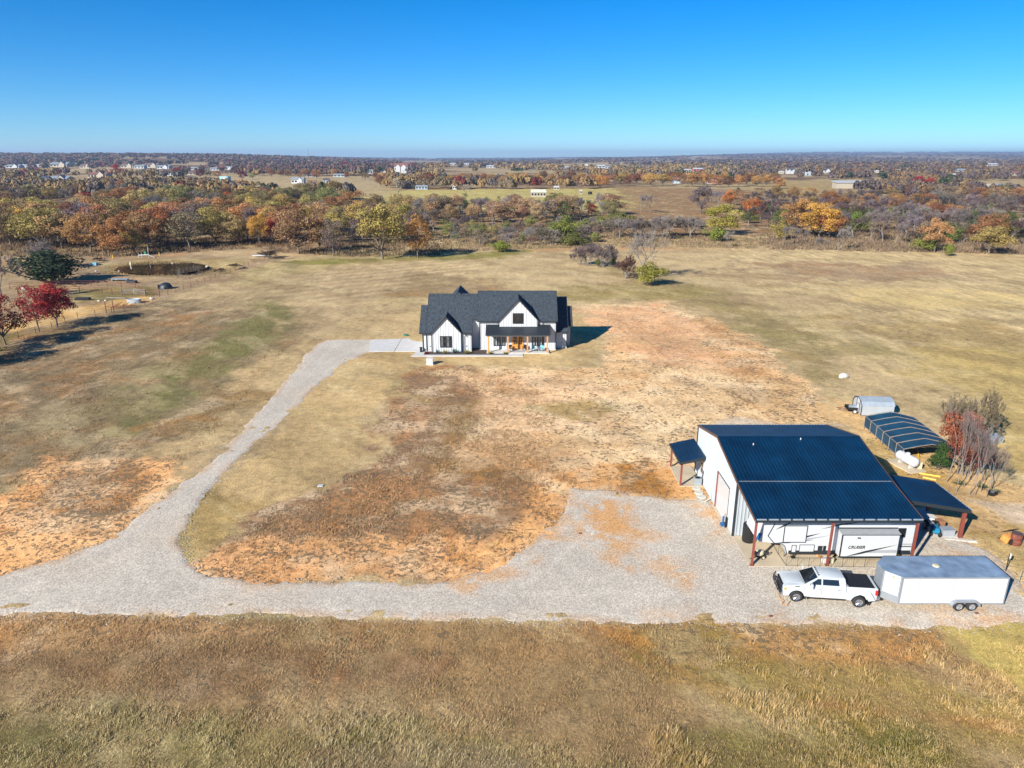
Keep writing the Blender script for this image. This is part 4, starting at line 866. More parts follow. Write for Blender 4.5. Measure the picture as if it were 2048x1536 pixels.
MB().tube((0, 0, 0), (0, 0, .9), .09).build('column', M['blue_pump'], j); MB().box(-.2, .2, -.2, .2, 0, .25).build('base', M['blue_pump'], j); MB().tube((0, 0, .9), (.1, -.2, 1.25), .04).build('spout', M['steel_dull'], j); MB().rbox((.12, -.35, .5), (.12, .12, 1.0)).build('handle', M['black'], j)
# ---------------------------------------------------------------- vehicles
def text_mesh(name, s, size, m, parent, loc, rot, shear=.25, ext=.004, bold=.02, squash=1.0):
    c = bpy.data.curves.new(name, 'FONT'); c.body = s; c.size = size; c.extrude = ext; c.shear = shear; c.offset = bold * size; c.align_x = 'LEFT'
    t = bpy.data.objects.new('tmp', c); me = bpy.data.meshes.new_from_object(t); bpy.data.objects.remove(t)
    for v in me.vertices: v.co.x *= squash
    me.materials.clear(); me.materials.append(m); me.name = name
    o = link(name, me, parent); o.location = loc; o.rotation_euler = rot; return o
def wheel(parent, x, y, r, wd, side, rimmat=None, double=False, rim_r=.62, spokes=8):
    z = r
    t = MB(); y0, y1 = (y - wd, y) if side > 0 else (y, y + wd)
    ro = [(r * .60, y0), (r * .90, y0), (r, y0 + wd * .15), (r, y1 - wd * .15), (r * .90, y1), (r * .60, y1)]
    t.lathe([(a, b) for a, b in ro], c=(x, 0, z), axis='Y', n=28); w_ = t.build('wheel', M['rubber'], parent, smooth=True)
    f = y1 if side > 0 else y0; s = 1 if side > 0 else -1
    rm = MB(); rm.lathe([(r * rim_r, f + s * .002), (r * rim_r, f + s * .02), (r * rim_r * .9, f + s * .012), (r * rim_r * .86, f + s * .004)], c=(x, 0, z), axis='Y', n=24)
    rm.lathe([(r * .17, f), (r * .15, f + s * .035)], c=(x, 0, z), axis='Y', n=12)
    for k in range(spokes):
        a = 2 * math.pi * k / spokes; rm.tube((x + math.cos(a) * r * .15, f + s * .014, z + math.sin(a) * r * .15), (x + math.cos(a) * r * rim_r * .9, f + s * .008, z + math.sin(a) * r * rim_r * .9), r * .05, r * .07, 5)
    rm.build('rim', rimmat or M['chrome'], w_, smooth=True)
    return w_
# pickup, local frame: +x forward, +y driver's side
tfx, tfy = 22.18, 43.72
T = empty('pickup_truck', (tfx, tfy, .05), R_(173.6), 'white crew cab pickup truck with dual rear wheels and dark bed cover on the gravel', 'pickup truck')
FX, RX, WR = 2.08, -2.07, .42
def arch(cx, r, z0, n_=9): return [(cx + r * math.cos(a), z0 + r * math.sin(a)) for a in [math.pi * k / n_ for k in range(n_ + 1)]]
def side_outline(x0, x1, archs, zb, top):
    pts = [(x0, zb)]
    for cx, r in sorted(archs): pts += [(p, max(q, zb)) for p, q in arch(cx, r, .42)[::-1]]
    pts += [(x1, zb)]; return pts + top
# loft body from side stations so the flanks curve in towards the top
def loft(name, outline, yw, m, ins=(.0, .035, .10), zt=1.32, parent=T, bev=.0):
    mb = MB(); n_ = len(outline); rings = []
    for s in (-1, 1):
        vs = []
        for x, z in outline:
            t = max(0, (z - .95) / .45); vs.append((x, s * (yw - ins[2] * t * t), z))
        rings.append(vs)
    mb.add(rings[0] + rings[1], [tuple(range(n_))[::-1], tuple(range(n_, 2 * n_))] + [(i, (i + 1) % n_, n_ + (i + 1) % n_, n_ + i) for i in range(n_)])
    return mb.build(name, m, parent, smooth=True, bevel=bev)
# front clip and cab lower
front = side_outline(-1.22, 3.0, [(FX, .53)], .5, [(3.02, .62), (3.04, .8), (3.02, 1.08), (2.96, 1.2), (2.75, 1.285), (2.2, 1.345), (1.65, 1.40), (1.35, 1.42), (-1.22, 1.42)])
loft('cab_body', front, 1.0, M['truck_paint'], bev=.025)
hood = MB(); hood.add([(2.85, -.62, 1.262), (2.85, .62, 1.262), (1.62, .8, 1.41), (1.62, -.8, 1.41), (2.7, -.5, 1.33), (2.7, .5, 1.33), (1.7, .62, 1.46), (1.7, -.62, 1.46)], [(4, 5, 6, 7), (0, 1, 5, 4), (1, 2, 6, 5), (2, 3, 7, 6), (3, 0, 4, 7)]); hood.build('hood', M['truck_paint'], T, smooth=True)
# greenhouse
def green(zs):
    # returns outline (x0,x1,y) for a height 0..1
    return None
gv = [(1.55, .93, 1.42), (-1.2, .93, 1.42), (-1.1, .74, 1.93), (.68, .74, 1.93)]
cg = MB(); vs = [(x, y, z) for x, y, z in gv] + [(x, -y, z) for x, y, z in gv]
cg.add(vs, [(0, 1, 2, 3), (7, 6, 5, 4), (0, 3, 7, 4), (1, 5, 6, 2), (3, 2, 6, 7), (0, 4, 5, 1)]); cg.build('cab_frame', M['truck_paint'], T, smooth=True, bevel=.04)
rf = MB(); rf.add([(.72, .70, 1.915), (-1.1, .72, 1.915), (-1.1, -.72, 1.915), (.72, -.70, 1.915), (.62, .6, 1.985), (-1.0, .62, 1.975), (-1.0, -.62, 1.975), (.62, -.6, 1.985)], [(4, 5, 6, 7), (0, 1, 5, 4), (1, 2, 6, 5), (2, 3, 7, 6), (3, 0, 4, 7)]); rf.build('roof', M['truck_paint'], T, smooth=True)
for k in range(5):
    ml = MB(); ml.rbox((.62, (k - 2) * .24, 1.985), (.10, .10, .05)); ml.build('marker_lamp', M['black'], T)
ws = MB(); ws.add([(1.57, .82, 1.455), (1.57, -.82, 1.455), (.74, -.66, 1.90), (.74, .66, 1.90), (1.54, .8, 1.43), (1.54, -.8, 1.43), (.71, -.66, 1.88), (.71, .66, 1.88)], [(0, 1, 2, 3), (4, 7, 6, 5), (0, 4, 5, 1), (1, 5, 6, 2), (2, 6, 7, 3), (3, 7, 4, 0)]); ws.build('windshield', M['glass'], T)
rw = MB(); rw.add([(-1.23, .7, 1.47), (-1.23, -.7, 1.47), (-1.14, -.6, 1.86), (-1.14, .6, 1.86)], [(0, 1, 2, 3)]); rw.build('rear_window', M['glass'], T)
for s in (1, -1):
    for pts in ([(1.3, 1.46), (.5, 1.46), (.5, 1.84), (.72, 1.84)], [(.4, 1.46), (-.72, 1.46), (-.66, 1.84), (.4, 1.84)]):
        wn = MB(); v = []
        for x, z in pts:
            y = .93 - (.19) * (z - 1.42) / .51; v.append((x, s * (y + .012), z))
        v2 = [(x, y - s * .02, z) for x, y, z in v]; k4 = len(v); wn.add(v + v2, [tuple(range(k4)), tuple(range(k4, 2 * k4))[::-1]] + [(i, (i + 1) % k4, k4 + (i + 1) % k4, k4 + i) for i in range(k4)]); wn.build('side_window', M['glass'], T)
    for x0, x1, nm in ((.46, 1.45, 'door'), (-.82, .43, 'rear_door')):
        dd = MB(); dd.add([(x0, s * 1.0, .60), (x1, s * 1.0, .60), (x1, s * 1.0, 1.1), (x1 - .02, s * .955, 1.38), (x0, s * .955, 1.38), (x0, s * 1.0, 1.1), (x0, s * 1.008, .60), (x1, s * 1.008, .60), (x1, s * 1.008, 1.1), (x1 - .02, s * .965, 1.38), (x0, s * .965, 1.38), (x0, s * 1.008, 1.1)],
               [(6, 7, 8, 9, 10, 11), (0, 5, 4, 3, 2, 1)] + [(i, (i + 1) % 6, 6 + (i + 1) % 6, 6 + i) for i in range(6)])
        do_ = dd.build('door', M['truck_paint'], T); hh = MB(); hh.box(x0 + .06, x0 + .22, *sorted((s * 1.0, s * 1.03)), 1.17, 1.21); hh.build('handle', M['chrome'], do_)
    # mirror
    mr = MB(); mr.rbox((1.2, s * 1.2, 1.5), (.12, .24, .36)); mo = mr.build('mirror', M['truck_paint'], T, bevel=.03); mm = MB(); mm.rbox((1.2, s * 1.02, 1.42), (.06, .16, .06)); mm.build('mirror_arm', M['black'], mo); mm = MB(); mm.rbox((1.135, s * 1.2, 1.5), (.01, .2, .3)); mm.build('mirror_glass', M['chrome'], mo)
    # front fender lip, lamps
    hl = MB(); hl.rbox((2.97, s * .80, 1.04), (.12, .30, .22)); hl.build('headlight', M['lamp_lens'], T, bevel=.02)
    am = MB(); am.rbox((2.9, s * .965, 1.04), (.16, .05, .16)); am.build('turn_signal', M['amber'], T)
    tl = MB(); tl.rbox((-3.22, s * .93, 1.1), (.16, .16, .36)); tl.build('taillight', M['red_lens'], T, bevel=.02)
    rb = MB(); rb.tube((1.4, s * 1.03, .45), (-1.0, s * 1.03, .45), .05, .05, 8); rb.build('running_board', M['black'], T)
    bd = MB(); bd.rbox((2.1, s * 1.0, 1.28), (.30, .015, .05)); bd.build('fender_badge', M['black'], T); bd = MB(); bd.rbox((1.2, s * 1.012, .98), (.28, .008, .035)); bd.build('door_badge', M['rv_grey'], T)
    bd = MB(); bd.rbox((1.62, s * 1.005, 1.12), (.05, .01, .05)); bd.build('fender_badge', M['black'], T)
    mf = MB(); mf.rbox((FX - .62, s * .85, .42), (.03, .32, .3)); mf.build('mud_flap', M['black'], T); mf = MB(); mf.rbox((RX - .58, s * 1.0, .42), (.03, .5, .35)); mf.build('mud_flap', M['black'], T)
# bed with wide rear fenders
bed = side_outline(-3.28, -1.26, [(RX, .54)], .52, [(-1.26, 1.40), (-3.24, 1.42)])
loft('bed', bed, .985, M['truck_paint'], bev=.02)
for s in (1, -1):
    fen = MB(); a = arch(RX, .60, .42, 12); prof = [(RX - 1.02, .66), (RX - .95, .78), (RX - .75, 1.1), (RX - .4, 1.22), (RX + .4, 1.22), (RX + .75, 1.1), (RX + .98, .78), (RX + 1.05, .66)]
    outer = prof + [(p, q) for p, q in a if q > .55]
    n_ = len(outer); v1 = [(x, s * (1.22 if z < 1.0 else (1.16 if z < 1.15 else 1.02)), z) for x, z in outer]; v0 = [(x, s * .96, z + (.06 if z > .9 and i < len(prof) else 0)) for i, (x, z) in enumerate(outer)]
    fen.add(v0 + v1, [tuple(range(n_, 2 * n_)), tuple(range(n_))[::-1]] + [(i, (i + 1) % n_, n_ + (i + 1) % n_, n_ + i) for i in range(n_)]); fen.build('rear_fender', M['truck_paint'], T, smooth=True)
tc_ = MB(); tc_.box(-3.1, -1.36, -.86, .86, 1.40, 1.46); tno = tc_.build('bed_cover', M['black'], T, bevel=.015)
for x in (-1.8, -2.22, -2.65): g = MB(); g.box(x - .015, x + .015, -.85, .85, 1.461, 1.468); g.build('hinge', M['trim_dark'], tno)
br = MB(); br.box(-3.3, -3.24, -.9, .9, .6, 1.40); br.build('tailgate', M['truck_paint'], T)
bp = MB(); bp.rbox((-3.4, 0, .62), (.2, 1.9, .22)); bp.build('rear_bumper', M['chrome'], T, bevel=.03)
bp = MB(); bp.rbox((3.12, 0, .64), (.22, 1.96, .26)); bp.build('front_bumper', M['chrome'], T, bevel=.04)
gr_ = MB(); gr_.rbox((3.02, 0, 1.02), (.1, 1.28, .38)); go = gr_.build('grille', M['black'], T)
for k in range(3): g = MB(); g.rbox((3.08, 0, .92 + k * .1), (.02, 1.2, .03)); g.build('grille_bar', M['chrome'], go)
gd = MB()
for s in (-1, 1):
    gd.path([(3.22, s * .35, .5), (3.34, s * .35, .8), (3.26, s * .35, 1.24)], .035); gd.path([(3.22, s * .96, .6), (3.25, s * .95, .95), (3.15, s * .9, 1.22), (3.2, s * .62, 1.2)], .03)
gd.path([(3.26, -.35, 1.24), (3.26, .35, 1.24)], .035); gd.path([(3.34, -.35, .8), (3.34, .35, .8)], .03); gd.path([(3.27, -.96, .75), (3.32, -.35, .75), (3.32, .35, .75), (3.27, .96, .75)], .03)
for z in (.95, 1.08): gd.path([(3.3, -.35, z), (3.3, .35, z)], .02); gd.path([(3.3, .35, z), (3.22, .95, z)], .02); gd.path([(3.3, -.35, z), (3.22, -.95, z)], .02)
gd.build('grille_guard', M['black'], T)
un = MB(); un.box(-3.1, 2.9, -.7, .7, .38, .6); un.box(-3.1, 2.9, -.35, .35, .3, .4); un.build('chassis', M['black'], T)
for s in (1, -1):
    wheel(T, FX, s * .98, WR, .26, s); wheel(T, RX, s * 1.19, WR, .24, s); wheel(T, RX, s * .88, WR, .22, s)
# enclosed trailer (world coordinates)
TR = empty('enclosed_trailer', (30.4, 43.4, 0), label='white enclosed cargo trailer with grey blue metal roof hitched to the pickup', cat='trailer')
BL, BR_, YN, YF, TZ0, TZ1 = 26.7, 34.0, 42.15, 44.8, .48, 2.58
foot = [(BL, YN), (BR_, YN), (BR_, YF), (BL, YF), (25.85, 44.0), (25.85, 43.0)]
MB().prism([(x, y, TZ0) for x, y in foot], (0, 0, TZ1 - TZ0)).build('box_body', M['trailer_white'], TR, True)
rp = 8; xs_ = [25.84] + [26.9 + (BR_ + .02 - 26.9) * k / rp for k in range(rp + 1)]
for k in range(rp + 1):
    x0, x1 = xs_[k], xs_[k + 1] - .012
    p = MB()
    if k == 0: p.prism([(25.84, 43.0, TZ1 + .004), (26.7, YN - .02, TZ1 + .004), (x1, YN - .02, TZ1 + .004), (x1, YF + .02, TZ1 + .004), (26.7, YF + .02, TZ1 + .004), (25.84, 44.0, TZ1 + .004)], (0, 0, .03))
    else: p.box(x0, x1, YN - .02, YF + .02, TZ1 + .004, TZ1 + .034)
    p.build('roof_panel', M['trailer_roof'], TR, True)
vn = MB(); vn.lathe([(.24, TZ1 + .035), (.24, TZ1 + .07), (.18, TZ1 + .11)], c=(29.75, 43.55, 0), n=8); vn.build('roof_vent', M['cream'], TR, True)
rl = MB(); rl.box(BL, BR_ + .04, YF + .022, YF + .06, TZ1 - .1, TZ1 + .05); rl.box(BR_ + .022, BR_ + .06, YN, YF, TZ1 - .1, TZ1 + .05); rl.build('rear_rail', M['trim_dark'], TR, True)
tr = MB(); tr.box(BL, BR_ + .02, YN - .03, YN - .002, TZ1 - .08, TZ1 + .0); tr.box(BL - .02, BL + .08, YN - .035, YN - .003, TZ0, TZ1 - .08); tr.box(BR_ - .06, BR_ + .02, YN - .03, YN - .003, TZ0, TZ1 - .08); tr.box(BL + .08, BR_ - .06, YN - .03, YN - .003, TZ0, TZ0 + .07)
tr.build('edge_trim', M['trailer_trim'], TR, True)
for k in range(1, 6):
    x = BL + k * 1.22; s_ = MB(); s_.box(x - .006, x + .006, YN - .008, YN - .001, TZ0 + .08, TZ1 - .09); s_.build('panel_seam', M['trailer_trim'], TR, True)
def nosequad(p, q, t0, t1, z0, z1, o, m, name):
    p = Vector(p + (0,)); q = Vector(q + (0,)); d = q - p; nrm = Vector((d.y, -d.x, 0)).normalized()
    if nrm.x > 0: nrm = -nrm
    a = p + d * t0 + nrm * .003; b_ = p + d * t1 + nrm * .003
    MB().prism([(a.x, a.y, z0), (b_.x, b_.y, z0), (b_.x, b_.y, z1), (a.x, a.y, z1)], nrm * o).build(name, m, TR, True)
A_, B_, C_, D_ = (25.85, 43.0), (BL, YN), (25.85, 44.0), (BL, YF)
for (p, q) in ((A_, B_), (C_, D_)):
    nosequad(p, q, 0, 1, TZ0, TZ0 + .55, .02, M['trailer_trim'], 'stone_guard'); nosequad(p, q, .0, .08, TZ0 + .55, TZ1, .015, M['trailer_trim'], 'nose_trim'); nosequad(p, q, .92, 1.0, TZ0 + .55, TZ1, .015, M['trailer_trim'], 'nose_trim')
nosequad(A_, C_, 0, 1, TZ0, TZ1, .02, M['trailer_trim'], 'nose_cap')
mk = MB(); mk.rbox((26.3, 42.5, 2.4), (.12, .12, .06)); mk.build('marker_lamp', M['amber'], TR, True)
fd = MB(); pr = [(30.25, .40), (30.25, .5), (30.4, .74), (30.6, .84), (31.95, .84), (32.15, .74), (32.3, .5), (32.3, .40), (32.2, .40), (32.15, .55), (31.95, .74), (30.6, .74), (30.42, .6), (30.35, .40)]
fd.prism([(x, YN - .26, z) for x, z in pr], (0, .255, 0)); fd.build('fender', M['trailer_trim'], TR, True)
wp = MB(); wp.prism([(x, YN - .006, z) for x, z in [(30.36, .48), (30.45, .6), (30.6, .73), (31.95, .73), (32.1, .6), (32.2, .48)]], (0, .003, 0)); wp.build('wheel_well', M['black'], TR, True)
LT = empty('tmp', (0, 0, 0))
for x in (30.84, 31.72):
    for yy, s in ((42.16 - .02, -1), (44.84, 1)):
        wob = wheel(TR, x - 30.4, (yy - .22 if s < 0 else yy + .0) - 43.4, .36, .22, -1 if s < 0 else 1, M['steel_dull'], rim_r=.60, spokes=5)
        wob.location = (0, 0, .04)
bpy.data.objects.remove(LT)
tg = MB(); tg.tube((26.6, 42.9, .45), (25.45, 43.45, .5), .05, .05, 6); tg.tube((26.6, 44.1, .45), (25.45, 43.45, .5), .05, .05, 6); tg.rbox((25.35, 43.46, .56), (.3, .14, .12)); tg.build('tongue', M['black'], TR, True)
jk = MB(); jk.tube((25.75, 43.5, .1), (25.75, 43.5, .9), .04); jk.build('jack', M['steel_dull'], TR, True)
# fifth wheel RV
RV = empty('fifth_wheel_rv', (24.9, 49.9, 0), label='white fifth wheel camper with slide-out parked under the open bay', cat='camper')
RY0, RY1 = 48.62, 51.15; RX0, RX1 = 18.95, 31.05
prof = [(21.35, .5), (31.0, .5), (31.05, .62), (31.05, 3.25), (30.9, 3.42), (29.5, 3.5), (20.2, 3.62), (19.9, 3.55), (19.55, 3.25), (19.0, 1.95), (18.95, 1.75), (19.1, 1.62), (20.6, 1.42), (21.1, 1.2)]
MB().prism([(x, RY0, z) for x, z in prof], (0, RY1 - RY0, 0)).build('coach_body', M['rv_white'], RV, True, bevel=.03)
nc = [(18.93, 1.74), (19.08, 1.60), (20.3, 1.44), (19.75, 2.1), (20.32, 3.55), (20.2, 3.66), (19.88, 3.58), (19.5, 3.27), (18.96, 1.95)]
MB().prism([(x, RY0 - .045, z) for x, z in nc], (0, RY1 - RY0 + .09, 0)).build('nose_cap', M['rv_white'], RV, True, bevel=.03)
o_ = MB()
cl = [(20.3, 1.44), (19.75, 2.1), (20.32, 3.55)]
for (xa, za), (xb, zb) in zip(cl[:-1], cl[1:]): o_.tube((xa, RY0 - .05, za), (xb, RY0 - .05, zb), .022, .022, 5)
o_.path([(20.3, RY0 - .02, 1.43), (20.9, RY0 - .02, 1.38), (21.15, RY0 - .02, 1.2), (21.4, RY0 - .02, .52)], .03, 5); o_.build('trim_line', M['trim_dark'], RV, True)
MB().rbox((19.05, RY0 - .052, 2.05), (.3, .012, .6), ry=.35).build('nose_graphic', M['blue_pump'], RV, True)
sk = MB(); sk.box(21.5, 30.98, RY0 - .02, RY0 - .002, .5, .80); sk.build('skirt', M['trim_dark'], RV, True)
# front window-like slide panel
def vframe(x0, x1, z0, z1, y, t, m, name, parent, fill=None, fm=None):
    g = MB(); g.box(x0, x1, y - .04, y - .002, z1 - t, z1); g.box(x0, x1, y - .04, y - .002, z0, z0 + t); g.box(x0, x0 + t, y - .04, y - .002, z0 + t, z1 - t); g.box(x1 - t, x1, y - .04, y - .002, z0 + t, z1 - t)
    o = g.build(name, m, parent, True)
    if fill: g = MB(); g.box(x0 + t, x1 - t, y - .028, y - .003, z0 + t, z1 - t); g.build(fill, fm, o, True)
    return o
vframe(20.95, 22.75, 1.5, 2.98, RY0, .06, M['trim_dark'], 'slide_room', RV, 'slide_panel', M['rv_white'])
vframe(21.7, 22.05, .66, 1.28, RY0 - .02, .03, M['trim_dark'], 'hatch', RV, 'hatch_panel', M['rv_white'])
vframe(22.3, 23.45, .70, 1.32, RY0 - .02, .03, M['trim_dark'], 'hatch', RV, 'hatch_panel', M['rv_white'])
MB().box(23.75, 24.1, RY0 - .03, RY0 - .003, .82, 1.2).build('appliance_vent', M['trim_dark'], RV, True); MB().box(24.16, 24.38, RY0 - .03, RY0 - .003, .82, 1.2).build('appliance_vent', M['black'], RV, True)
def streak(pts, m=M['trim_dark'], y=RY0, parent=RV):
    MB().prism([(x, y - .012, z) for x, z in pts], (0, .01, 0)).build('stripe_graphic', m, parent, True)
streak([(20.3, 2.62), (20.95, 3.08), (21.7, 3.34), (20.95, 2.92)]); streak([(20.3, 2.6), (20.95, 2.95), (21.3, 3.1), (20.9, 2.88)], M['rv_grey'])
streak([(20.6, 1.40), (22.8, 1.94), (23.8, 2.3), (22.0, 1.92)]); streak([(20.8, 1.44), (22.9, 1.72), (24.7, 2.14), (22.7, 1.84)], M['rv_grey'])
streak([(20.3, 1.44), (21.4, 1.44), (23.4, 1.72), (21.6, 1.60)], M['trim_dark'])
streak([(23.8, 2.66), (25.3, 3.0), (27.0, 3.26), (25.3, 3.14)]); streak([(25.5, 3.14), (26.8, 3.32), (31.0, 3.18), (27.0, 3.22)], M['rv_grey'])
streak([(20.4, 3.34), (25.2, 3.38), (30.9, 3.28), (25.2, 3.34)], M['rv_grey'])
S0, S1, SZ0, SZ1, SY = 25.15, 29.6, .62, 2.58, 47.95
MB().box(S0, S1, SY, RY0 - .005, SZ0, SZ1).build('slide_out', M['rv_white'], RV, True, bevel=.02)
SO = vframe(S0 - .02, S1 + .02, SZ0 - .02, SZ1 + .02, SY, .09, M['trim_dark'], 'slide_frame', RV)
g = MB(); g.slab([(S0 - .03, SY - .05, SZ1 + .03), (S1 + .03, SY - .05, SZ1 + .03), (S1 + .03, RY0 - .03, SZ1 + .10), (S0 - .03, RY0 - .03, SZ1 + .10)], .03); g.build('slide_awning', M['rv_grey'], RV, True)
g = MB(); g.tube((S0 - .05, RY0 - .06, SZ1 + .2), (S1 + .05, RY0 - .06, SZ1 + .2), .05); g.build('awning_tube', M['trim_dark'], RV, True)
g = MB(); g.box(26.35, 26.6, SY - .02, SY - .003, 2.22, 2.32); g.build('slide_vent', M['black'], RV, True)
text_mesh('lettering', 'CRUISER', .34, M['black'], RV, (25.72 - 24.9, SY - .008 - 49.9, 1.36), (R_(90), 0, 0), .3, .003, .03, 1.0)
streak([(25.7, .70), (26.9, .92), (29.45, 1.68), (27.1, 1.16)], y=SY); streak([(27.4, 1.06), (29.5, 1.08), (29.5, 1.24), (27.9, 1.22)], M['rv_grey'], SY); streak([(27.0, .98), (29.5, .99), (29.5, 1.06), (27.3, 1.05)], M['rv_grey'], SY); streak([(25.6, .68), (26.0, .68), (26.9, .9), (26.4, .86)], M['rv_grey'], SY)
vframe(29.75, 30.35, 1.95, 2.75, RY0, .06, M['trim_dark'], 'window', RV, 'pane', M['glass'])
streak([(29.72, 1.28), (31.0, 1.28), (31.0, 1.4), (29.72, 1.4)], M['rv_grey']); streak([(29.72, 1.1), (31.0, 1.1), (31.0, 1.18), (29.72, 1.18)], M['trim_dark'])
g = MB(); g.box(31.051, 31.2, 48.9, 50.8, .55, .75); g.build('rear_bumper', M['trim_dark'], RV, True)
LD = empty('tmp')
bpy.data.objects.remove(LD)
ld = MB()
for xx in (0, .4): ld.tube((31.15, 48.8 + xx, .8), (31.15, 48.8 + xx, 3.4), .02, .02, 5)
for k in range(8): ld.tube((31.15, 48.8, .95 + k * .33), (31.15, 49.2, .95 + k * .33), .015, .015, 5)
ld.build('ladder', M['trim_dark'], RV, True)
for x in (25.75, 26.65):
    for yy, s in ((RY0 + .05, -1), (RY1 - .27, 1)): wheel(RV, x - 24.9, yy - 49.9, .38, .22, s, M['chrome']).location = (0, 0, .06)
for x in (22.0, 24.75, 30.2): g = MB(); g.box(x - .04, x + .04, 48.75, 48.83, .1, .55); g.box(x - .16, x + .16, 48.65, 48.95, .06, .12); g.build('stabiliser_jack', M['yellow'] if x > 23 else M['black'], RV, True)
g = MB(); g.tube((21.3, 48.9, .1), (21.3, 48.9, 1.2), .05); g.tube((21.3, 50.9, .1), (21.3, 50.9, 1.2), .05); g.build('landing_gear', M['steel_dull'], RV, True)
g = MB(); g.rbox((20.1, 49.9, 1.25), (.4, .3, .5)); g.build('kingpin_box', M['black'], RV, True)
ac = MB(); ac.box(24.2, 25.2, 49.5, 50.3, 3.6, 3.85); ac.build('roof_unit', M['rv_white'], RV, True, bevel=.04)

# small things round the open bay
q = empty('pressure_washer_cart', (19.35, 48.75, .06), R_(20), 'cream wheeled tank cart with coiled black hose under the camper nose', 'cart')
MB().ell((0, 0, .45), (.42, .28, .26), 14, 8).build('tank', M['cream'], q, smooth=True); MB().box(-.3, .3, -.2, .2, .15, .24).build('frame', M['black'], q)
hs_ = MB(); [hs_.path([(.28 + .14 * math.cos(a), -.25 - .02 * k, .55 + .16 * math.sin(a)) for a in np.linspace(0, 6.283, 13)], .018, 5) for k in range(3)]; hs_.build('hose_coil', M['black'], q)
for s in (-1, 1): wheel(q, .1, s * .34, .17, .08, s, M['cream'], spokes=4)
MB().path([(-.3, 0, .2), (-.9, 0, .12)], .03).build('drawbar', M['black'], q); MB().box(-.5, -.3, -.12, .12, .3, .62).build('engine', M['black'], q)
q = empty('dark_tank', (19.3, 51.35, .06), 0, 'large dark round tank standing behind the camper nose against the wall', 'tank')
MB().lathe([(.48, 0), (.52, .1), (.52, 1.5), (.35, 1.65)], n=20).build('tank_shell', M['black'], q, smooth=True); MB().lathe([(.14, 1.65), (.14, 1.75)], n=10).build('cap', M['rv_white'], q)
# low pen fence round the camper
pf_ = empty('pet_fence', (23, 47.4, .06), label='low black wire pen fence in front of the camper', cat='fence')
pl_ = [at(1538, 1076), at(1556, 1110), at(1572, 1133)] + [at(1572 + 22.3 * k, 1133.5 + k * .3) for k in range(1, 9)]
for (ax, ay), (bx, by) in zip(pl_[:-1], pl_[1:]):
    g = MB(); g.tube((ax, ay, .05), (ax, ay, .85), .016, .016, 5); g.tube((ax, ay, .85), (bx, by, .85), .012, .012, 5); g.tube((ax, ay, .1), (bx, by, .1), .012, .012, 5)
    for t in (.2, .4, .6, .8): x, y = ax + (bx - ax) * t, ay + (by - ay) * t; g.tube((x, y, .1), (x, y, .85), .004, .004, 4)
    g.build('fence_panel', M['trim_dark'], pf_, True)
one('storage_tote', MB().box(24.0, 24.45, 47.9, 48.35, .07, .45), M['rv_white'], 'white tote at the foot of the middle red post', 'box', bevel=.03)
one('bucket', MB().lathe([(.13, .07), (.17, .42)], c=(24.75, 48.1, 0), n=14), M['cream'], 'cream bucket right of the middle red post', 'bucket')
one('tool_case', MB().rbox((23.75, 48.15, .55), (.5, .2, .12), R_(20), ry=.5), M['orange'], 'orange tool leaning left of the middle red post', 'tool')
q = empty('garden_tractor', (35.1, 52.7, .05), R_(255), 'small blue garden tractor with cream wheel hubs parked under the carport', 'tractor')
MB().box(.1, .95, -.26, .26, .4, .85).build('hood', M['blue_plastic'], q, bevel=.06); MB().box(-.8, .1, -.4, .4, .32, .55).build('fender_deck', M['blue_plastic'], q, bevel=.05)
MB().box(-.6, -.2, -.22, .22, .56, .66).box(-.68, -.58, -.22, .22, .6, .98).build('seat', M['rv_white'], q, bevel=.03)
MB().tube((.1, 0, .8), (-.05, 0, 1.0), .025).lathe([(.17, 1.0), (.19, 1.02), (.17, 1.04)], c=(-.06, 0, 0), n=16).build('steering_wheel', M['black'], q)
for s in (-1, 1): wheel(q, -.5, s * .52, .42, .24, s, M['cream'], spokes=4).name = 'rear_wheel'; wheel(q, .68, s * .42, .24, .14, s, M['cream'], spokes=4).name = 'front_wheel'
q = empty('wire_crate', (36.1, 52.4, .05), 0, 'pale grey plastic crate with a flat lid beside the blue tractor', 'crate')
MB().box(-.48, .48, -.35, .35, 0, .5).build('crate_body', M['rv_grey'], q); MB().box(-.52, .52, -.38, .38, .51, .57).build('lid', M['galv'], q)
one('cardboard_box', MB().box(35.75, 36.35, 53.1, 53.7, .05, .85), M['brown_box'], 'brown box behind the pale crate under the carport', 'box', bevel=.01)

# propane tank
x, y = at(1812, 932); q = empty('propane_tank', (x, y, 0), math.atan2(at(1836, 940)[1] - at(1795, 918)[1], at(1836, 940)[0] - at(1795, 918)[0]), 'white horizontal propane tank on a concrete pad right of the workshop', 'propane tank')
MB().lathe([(.05, -1.35), (.32, -1.28), (.47, -1.1), (.5, -.95), (.5, .95), (.47, 1.1), (.32, 1.28), (.05, 1.35)], c=(0, 0, .82), axis='X', n=20).build('tank_shell', M['tank_white'], q, smooth=True)
MB().lathe([(.2, 1.28), (.2, 1.44), (.12, 1.5)], n=14).build('dome', M['tank_white'], q, smooth=True); MB().lathe([(.51, -.33), (.51, -.27)], c=(0, 0, .82), axis='X', n=20).build('band', M['rv_grey'], q)
for s in (-.7, .7): MB().box(s - .08, s + .08, -.3, .3, .1, .4).build('foot', M['concrete'], q)
MB().box(-1.7, 1.7, -1.0, .9, -.04, .08).build('pad', M['concrete_tan'], q); 
x, y = at(1838, 938); one('gas_meter_box', MB().box(x - .18, x + .18, y - .18, y + .18, .0, .75), M['cream'], 'small cream box at the right end of the propane tank', 'box', bevel=.02)
